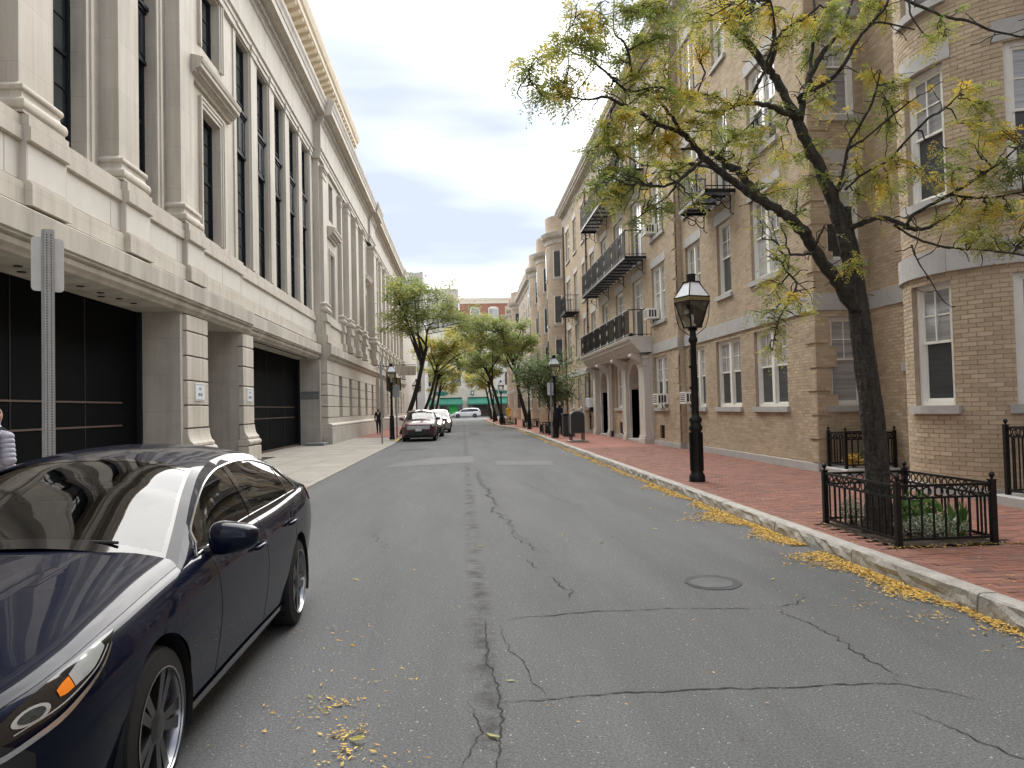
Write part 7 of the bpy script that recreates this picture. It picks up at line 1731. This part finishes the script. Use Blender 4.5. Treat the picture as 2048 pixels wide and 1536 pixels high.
for c in (-5.0, .5, 5.8):
    q = MB(); q.bbox(c - .55, c + .55, 151.3, 151.9, .05, 3.9, .05); q.build('pier', 'cream_far', t)
t = thing('shop_sign', 'dark green oval shop sign on the stone fascia at the street end', 'sign', (-4.2, 151.2, 4.2)); b = MB()
b.poly(*[(-4.2 + 1.5 * math.cos(2 * PI * k / 24), 151.3, 4.75 + .45 * math.sin(2 * PI * k / 24)) for k in range(24)]); b.build('board', 'sign_green', t)
t = thing('shop_sign', 'small square dark green sign between the awnings at the street end', 'sign', (2.0, 151.2, 4.3)); b = MB(); b.box(1.7, 2.3, 151.2, 151.35, 4.3, 5.2); b.build('board', 'sign_green', t); b = MB(); b.box(1.85, 2.15, 151.17, 151.2, 4.5, 5.0); b.build('mark', 'sign_white', t)
t = thing('shop_sign', 'round green sign and lettering on the right fascia at the street end', 'sign', (7.2, 151.2, 4.3)); b = MB(); b.lathe([(.5, 0), (.5, .1)], (6.6, 151.25, 4.8), 16, axis='y'); b.box(7.3, 9.5, 151.25, 151.35, 4.5, 5.1); b.build('board', 'sign_green', t)
facade('red_brick_block', 'tall red brick apartment block with cream cornice above the street end', -.2, 34, 168, 25.5, 'red_brick_far', [9, 13, 17, 21.2], [3.2, 7.2, 11.2, 16.2, 23, 30], 0, 1.9, 2.2, trim='cream_far', arched=True, cornice='cream_far', pane='pane_upper')
facade('concrete_slab_block', 'tall grey concrete slab block behind the left trees', -22, -6.3, 132, 25.2, 'concrete_tower', [5, 8.5, 12, 15.5, 19, 22], [-19, -15.5, -12, -8.4], 0, 2.4, 1.7, trim='bronze', pane='pane_upper')
facade('concrete_step_block', 'lower stepped concrete block behind the wide left tree', -12.0, -.4, 172, 28.5, 'concrete_tower', [8, 12, 16, 20, 24], [-9.5, -6.2, -2.8], 0, 2.2, 1.8, trim='bronze', pane='pane_upper')
facade('left_end_building', 'grey stone building beyond the limestone building on the left', -26, -6.6, 88, 15.5, 'limestone_grey', [1.4, 5.2, 9.2], [-24, -20, -16, -12, -8.6], 0, 1.4, 2.2, trim='limestone', depth=26)
# ================================================================== people
def person(label, loc, rot, h, joints, mats, group=None, extra=None):
    """one continuous skinned body; joints: (name, parent, (x,y,z), (rx,ry)) in units of height"""
    t = thing('person', label, 'person', loc, rot, local=True, group=group)
    idx = {n: i for i, (n, *_ ) in enumerate(joints)}
    me = bpy.data.meshes.new('body'); me.from_pydata([tuple(c * h for c in p) for _, _, p, _ in joints], [(idx[pa], i) for i, (_, pa, _, _) in enumerate(joints) if pa], [])
    ob = bpy.data.objects.new('body', me); COL.objects.link(ob); ob.parent = t
    m = ob.modifiers.new('skin', 'SKIN'); sv = me.skin_vertices[0].data
    for i, (_, pa, _, r) in enumerate(joints): sv[i].radius = (r[0] * h, r[1] * h); sv[i].use_root = pa is None
    m.use_smooth_shade = True
    s = ob.modifiers.new('sub', 'SUBSURF'); s.levels = 2; s.render_levels = 2
    me.materials.append(MATS[mats])
    return t, ob
def std_joints(arm='pocket', stride=.04):
    J = [('pelvis', None, (0, 0, .53), (.088, .06)), ('waist', 'pelvis', (0, 0, .61), (.08, .055)), ('chest', 'waist', (0, .0, .72), (.098, .062)), ('upper', 'chest', (0, 0, .79), (.085, .055)), ('neck', 'upper', (0, -.005, .845), (.032, .034)), ('jaw', 'neck', (0, -.015, .885), (.042, .05)), ('head', 'jaw', (0, -.012, .945), (.047, .056)), ('crown', 'head', (0, -.006, .985), (.028, .034))]
    for s, n in ((1, 'r'), (-1, 'l')):
        J += [('sho' + n, 'upper', (s * .105, .005, .80), (.036, .036)), ('elb' + n, 'sho' + n, (s * .145, .035, .645), (.029, .029))]
        J += [('wri' + n, 'elb' + n, (s * .115, -.035, .53) if arm == 'pocket' else (s * .15, -.03, .49), (.022, .022)), ('pal' + n, 'wri' + n, (s * .10, -.05, .495) if arm == 'pocket' else (s * .15, -.045, .455), (.019, .014))]
        for k, dx in enumerate((-.012, -.004, .004, .012)): J.append(('f%d' % k + n, 'pal' + n, ((s * (.10 if arm == 'pocket' else .15) + dx), -.058, (.46 if arm == 'pocket' else .415) + .006 * abs(k - 1.5)), (.006, .006)))
        J.append(('th' + n, 'pal' + n, ((s * (.10 if arm == 'pocket' else .15) - s * .022), -.066, .475 if arm == 'pocket' else .44), (.007, .007)))
        f = -stride * s
        J += [('hip' + n, 'pelvis', (s * .052, 0, .49), (.058, .058)), ('knee' + n, 'hip' + n, (s * .055, f * .6 - .012, .28), (.037, .038)), ('ank' + n, 'knee' + n, (s * .056, f + .005, .045), (.024, .026)), ('heel' + n, 'ank' + n, (s * .056, f + .012, .022), (.025, .024)), ('toe' + n, 'heel' + n, (s * .062, f - .075, .018), (.024, .017))]
    return J
def ell(b, c, r, n=14, m=10, cut=None):
    vs = []; 
    for i in range(m + 1):
        ph = -PI / 2 + PI * i / m
        for j in range(n):
            th = 2 * PI * j / n; z = math.sin(ph)
            if cut is not None and z < cut: z = cut
            vs.append((c[0] + r[0] * math.cos(ph) * math.cos(th), c[1] + r[1] * math.cos(ph) * math.sin(th), c[2] + r[2] * z))
    b.add(vs, [(i * n + j, i * n + (j + 1) % n, (i + 1) * n + (j + 1) % n, (i + 1) * n + j) for i in range(m) for j in range(n)])
def dress(t, ob, h, hairm, shoem, facem=True):
    b = MB(); ell(b, (0, -.012 * h, .935 * h), (.050 * h, .058 * h, .066 * h)); hd = b.build('face', 'skin', t, smooth=True)
    b = MB(); b.tube([(0, -.062 * h, .945 * h), (0, -.078 * h, .925 * h), (0, -.066 * h, .918 * h)], [.006 * h, .010 * h, .006 * h], 6); b.build('nose', 'skin', hd, smooth=True)
    b = MB()
    for s in (1, -1): ell(b, (s * .02 * h, -.064 * h, .942 * h), (.007 * h, .004 * h, .004 * h), 8, 6)
    b.build('eyes', 'hair', hd)
    b = MB()
    for s in (1, -1): ell(b, (s * .051 * h, -.006 * h, .932 * h), (.006 * h, .012 * h, .018 * h), 8, 6)
    b.build('ears', 'skin', hd, smooth=True)
    b = MB(); b.box(-.016 * h, .016 * h, -.068 * h, -.06 * h, .897 * h, .901 * h); b.build('mouth', 'tail_red', hd)
    b = MB(); ell(b, (0, .004 * h, .952 * h), (.056 * h, .058 * h, .056 * h), cut=-.25); b.build('hair', hairm, hd, smooth=True)
t, ob = person('person in black clothes with hands in pockets standing by the left wall', (-5.35, 49.5, .14), rad(-6), 1.70, std_joints(), 'cloth_black'); dress(t, ob, 1.70, 'hair', 'shoe')
b = MB(); b.prof([(-.05 * 1.7, .845 * 1.7), (.05 * 1.7, .845 * 1.7), (.012, .72 * 1.7), (-.012, .72 * 1.7)], -.115, -.105); b.build('scarf', 'cloth_pale', t)
b = MB(); ell(b, (0, -.055 * 1.7, .905 * 1.7), (.036 * 1.7, .03 * 1.7, .026 * 1.7)); b.build('face_mask', 'cloth_black', t, smooth=True)
b = MB()
for s in (1, -1): f = -.04 * s; ell(b, (s * .058 * 1.7, (f - .03) * 1.7, .022 * 1.7), (.03 * 1.7, .072 * 1.7, .024 * 1.7), cut=-.8)
b.build('shoes', 'shoe', t, smooth=True)
t, ob = person('person in a grey puffer jacket walking past the garage at the left edge', (-5.33, 9.1, .12), rad(170), 1.66, std_joints('side', .1), 'jacket_grey'); dress(t, ob, 1.66, 'hair', 'shoe')
h = 1.66; b = MB()
for k in range(7): z = (.60 + .034 * k) * h; b.lathe([(.0, -.019 * h), (.107 * h, -.018 * h), (.113 * h, 0), (.107 * h, .018 * h), (0, .019 * h)], (0, .003 * h, z), 18)
b.v = [(x, y * .72, z) for x, y, z in b.v]
for s in (1, -1):
    for k in range(6):
        f = k / 5; cx_, cy_, cz_ = s * (.115 + .035 * f) * h, (.008 + .025 * f) * h, (.79 - .16 * f) * h; ell(b, (cx_, cy_, cz_), (.046 * h, .046 * h, .034 * h), 12, 8)
    for k in range(4):
        f = k / 3; ell(b, (s * .15 * h, (.03 - .05 * f) * h, (.62 - .10 * f) * h), (.036 * h, .036 * h, .02 * h), 12, 8)
ell(b, (0, .02 * h, .845 * h), (.075 * h, .075 * h, .045 * h)); b.build('puffer_jacket', 'jacket_grey', t, smooth=True)
b = MB(); b.bbox(-.09 * h, .09 * h, .075 * h, .15 * h, .60 * h, .82 * h, .03 * h)
for s in (1, -1): b.tube([(s * .06 * h, .08 * h, .82 * h), (s * .065 * h, 0, .848 * h), (s * .07 * h, -.085 * h, .80 * h), (s * .07 * h, -.09 * h, .66 * h)], .014 * h, 6)
b.build('backpack', 'cloth_black', t)
b = MB(); ell(b, (.0, .03 * h, .89 * h), (.06 * h, .05 * h, .05 * h)); b.build('hood', 'jacket_grey', t, smooth=True)
t, ob = person('person in navy standing beside the litter bin under the young maple', (5.0, 39.6, .14), rad(30), 1.72, std_joints(), 'cloth_navy'); dress(t, ob, 1.72, 'hair', 'shoe')
t, ob = person('person in dark clothes at the far right street corner', (3.9, 110, .14), rad(10), 1.75, std_joints('side', .08), 'cloth_black'); dress(t, ob, 1.75, 'hair', 'shoe')
t, ob = person('person in a yellow jacket far along the right pavement', (5.0, 84, .14), rad(0), 1.75, std_joints('side', .08), 'yellow_jacket'); dress(t, ob, 1.75, 'hair', 'shoe')
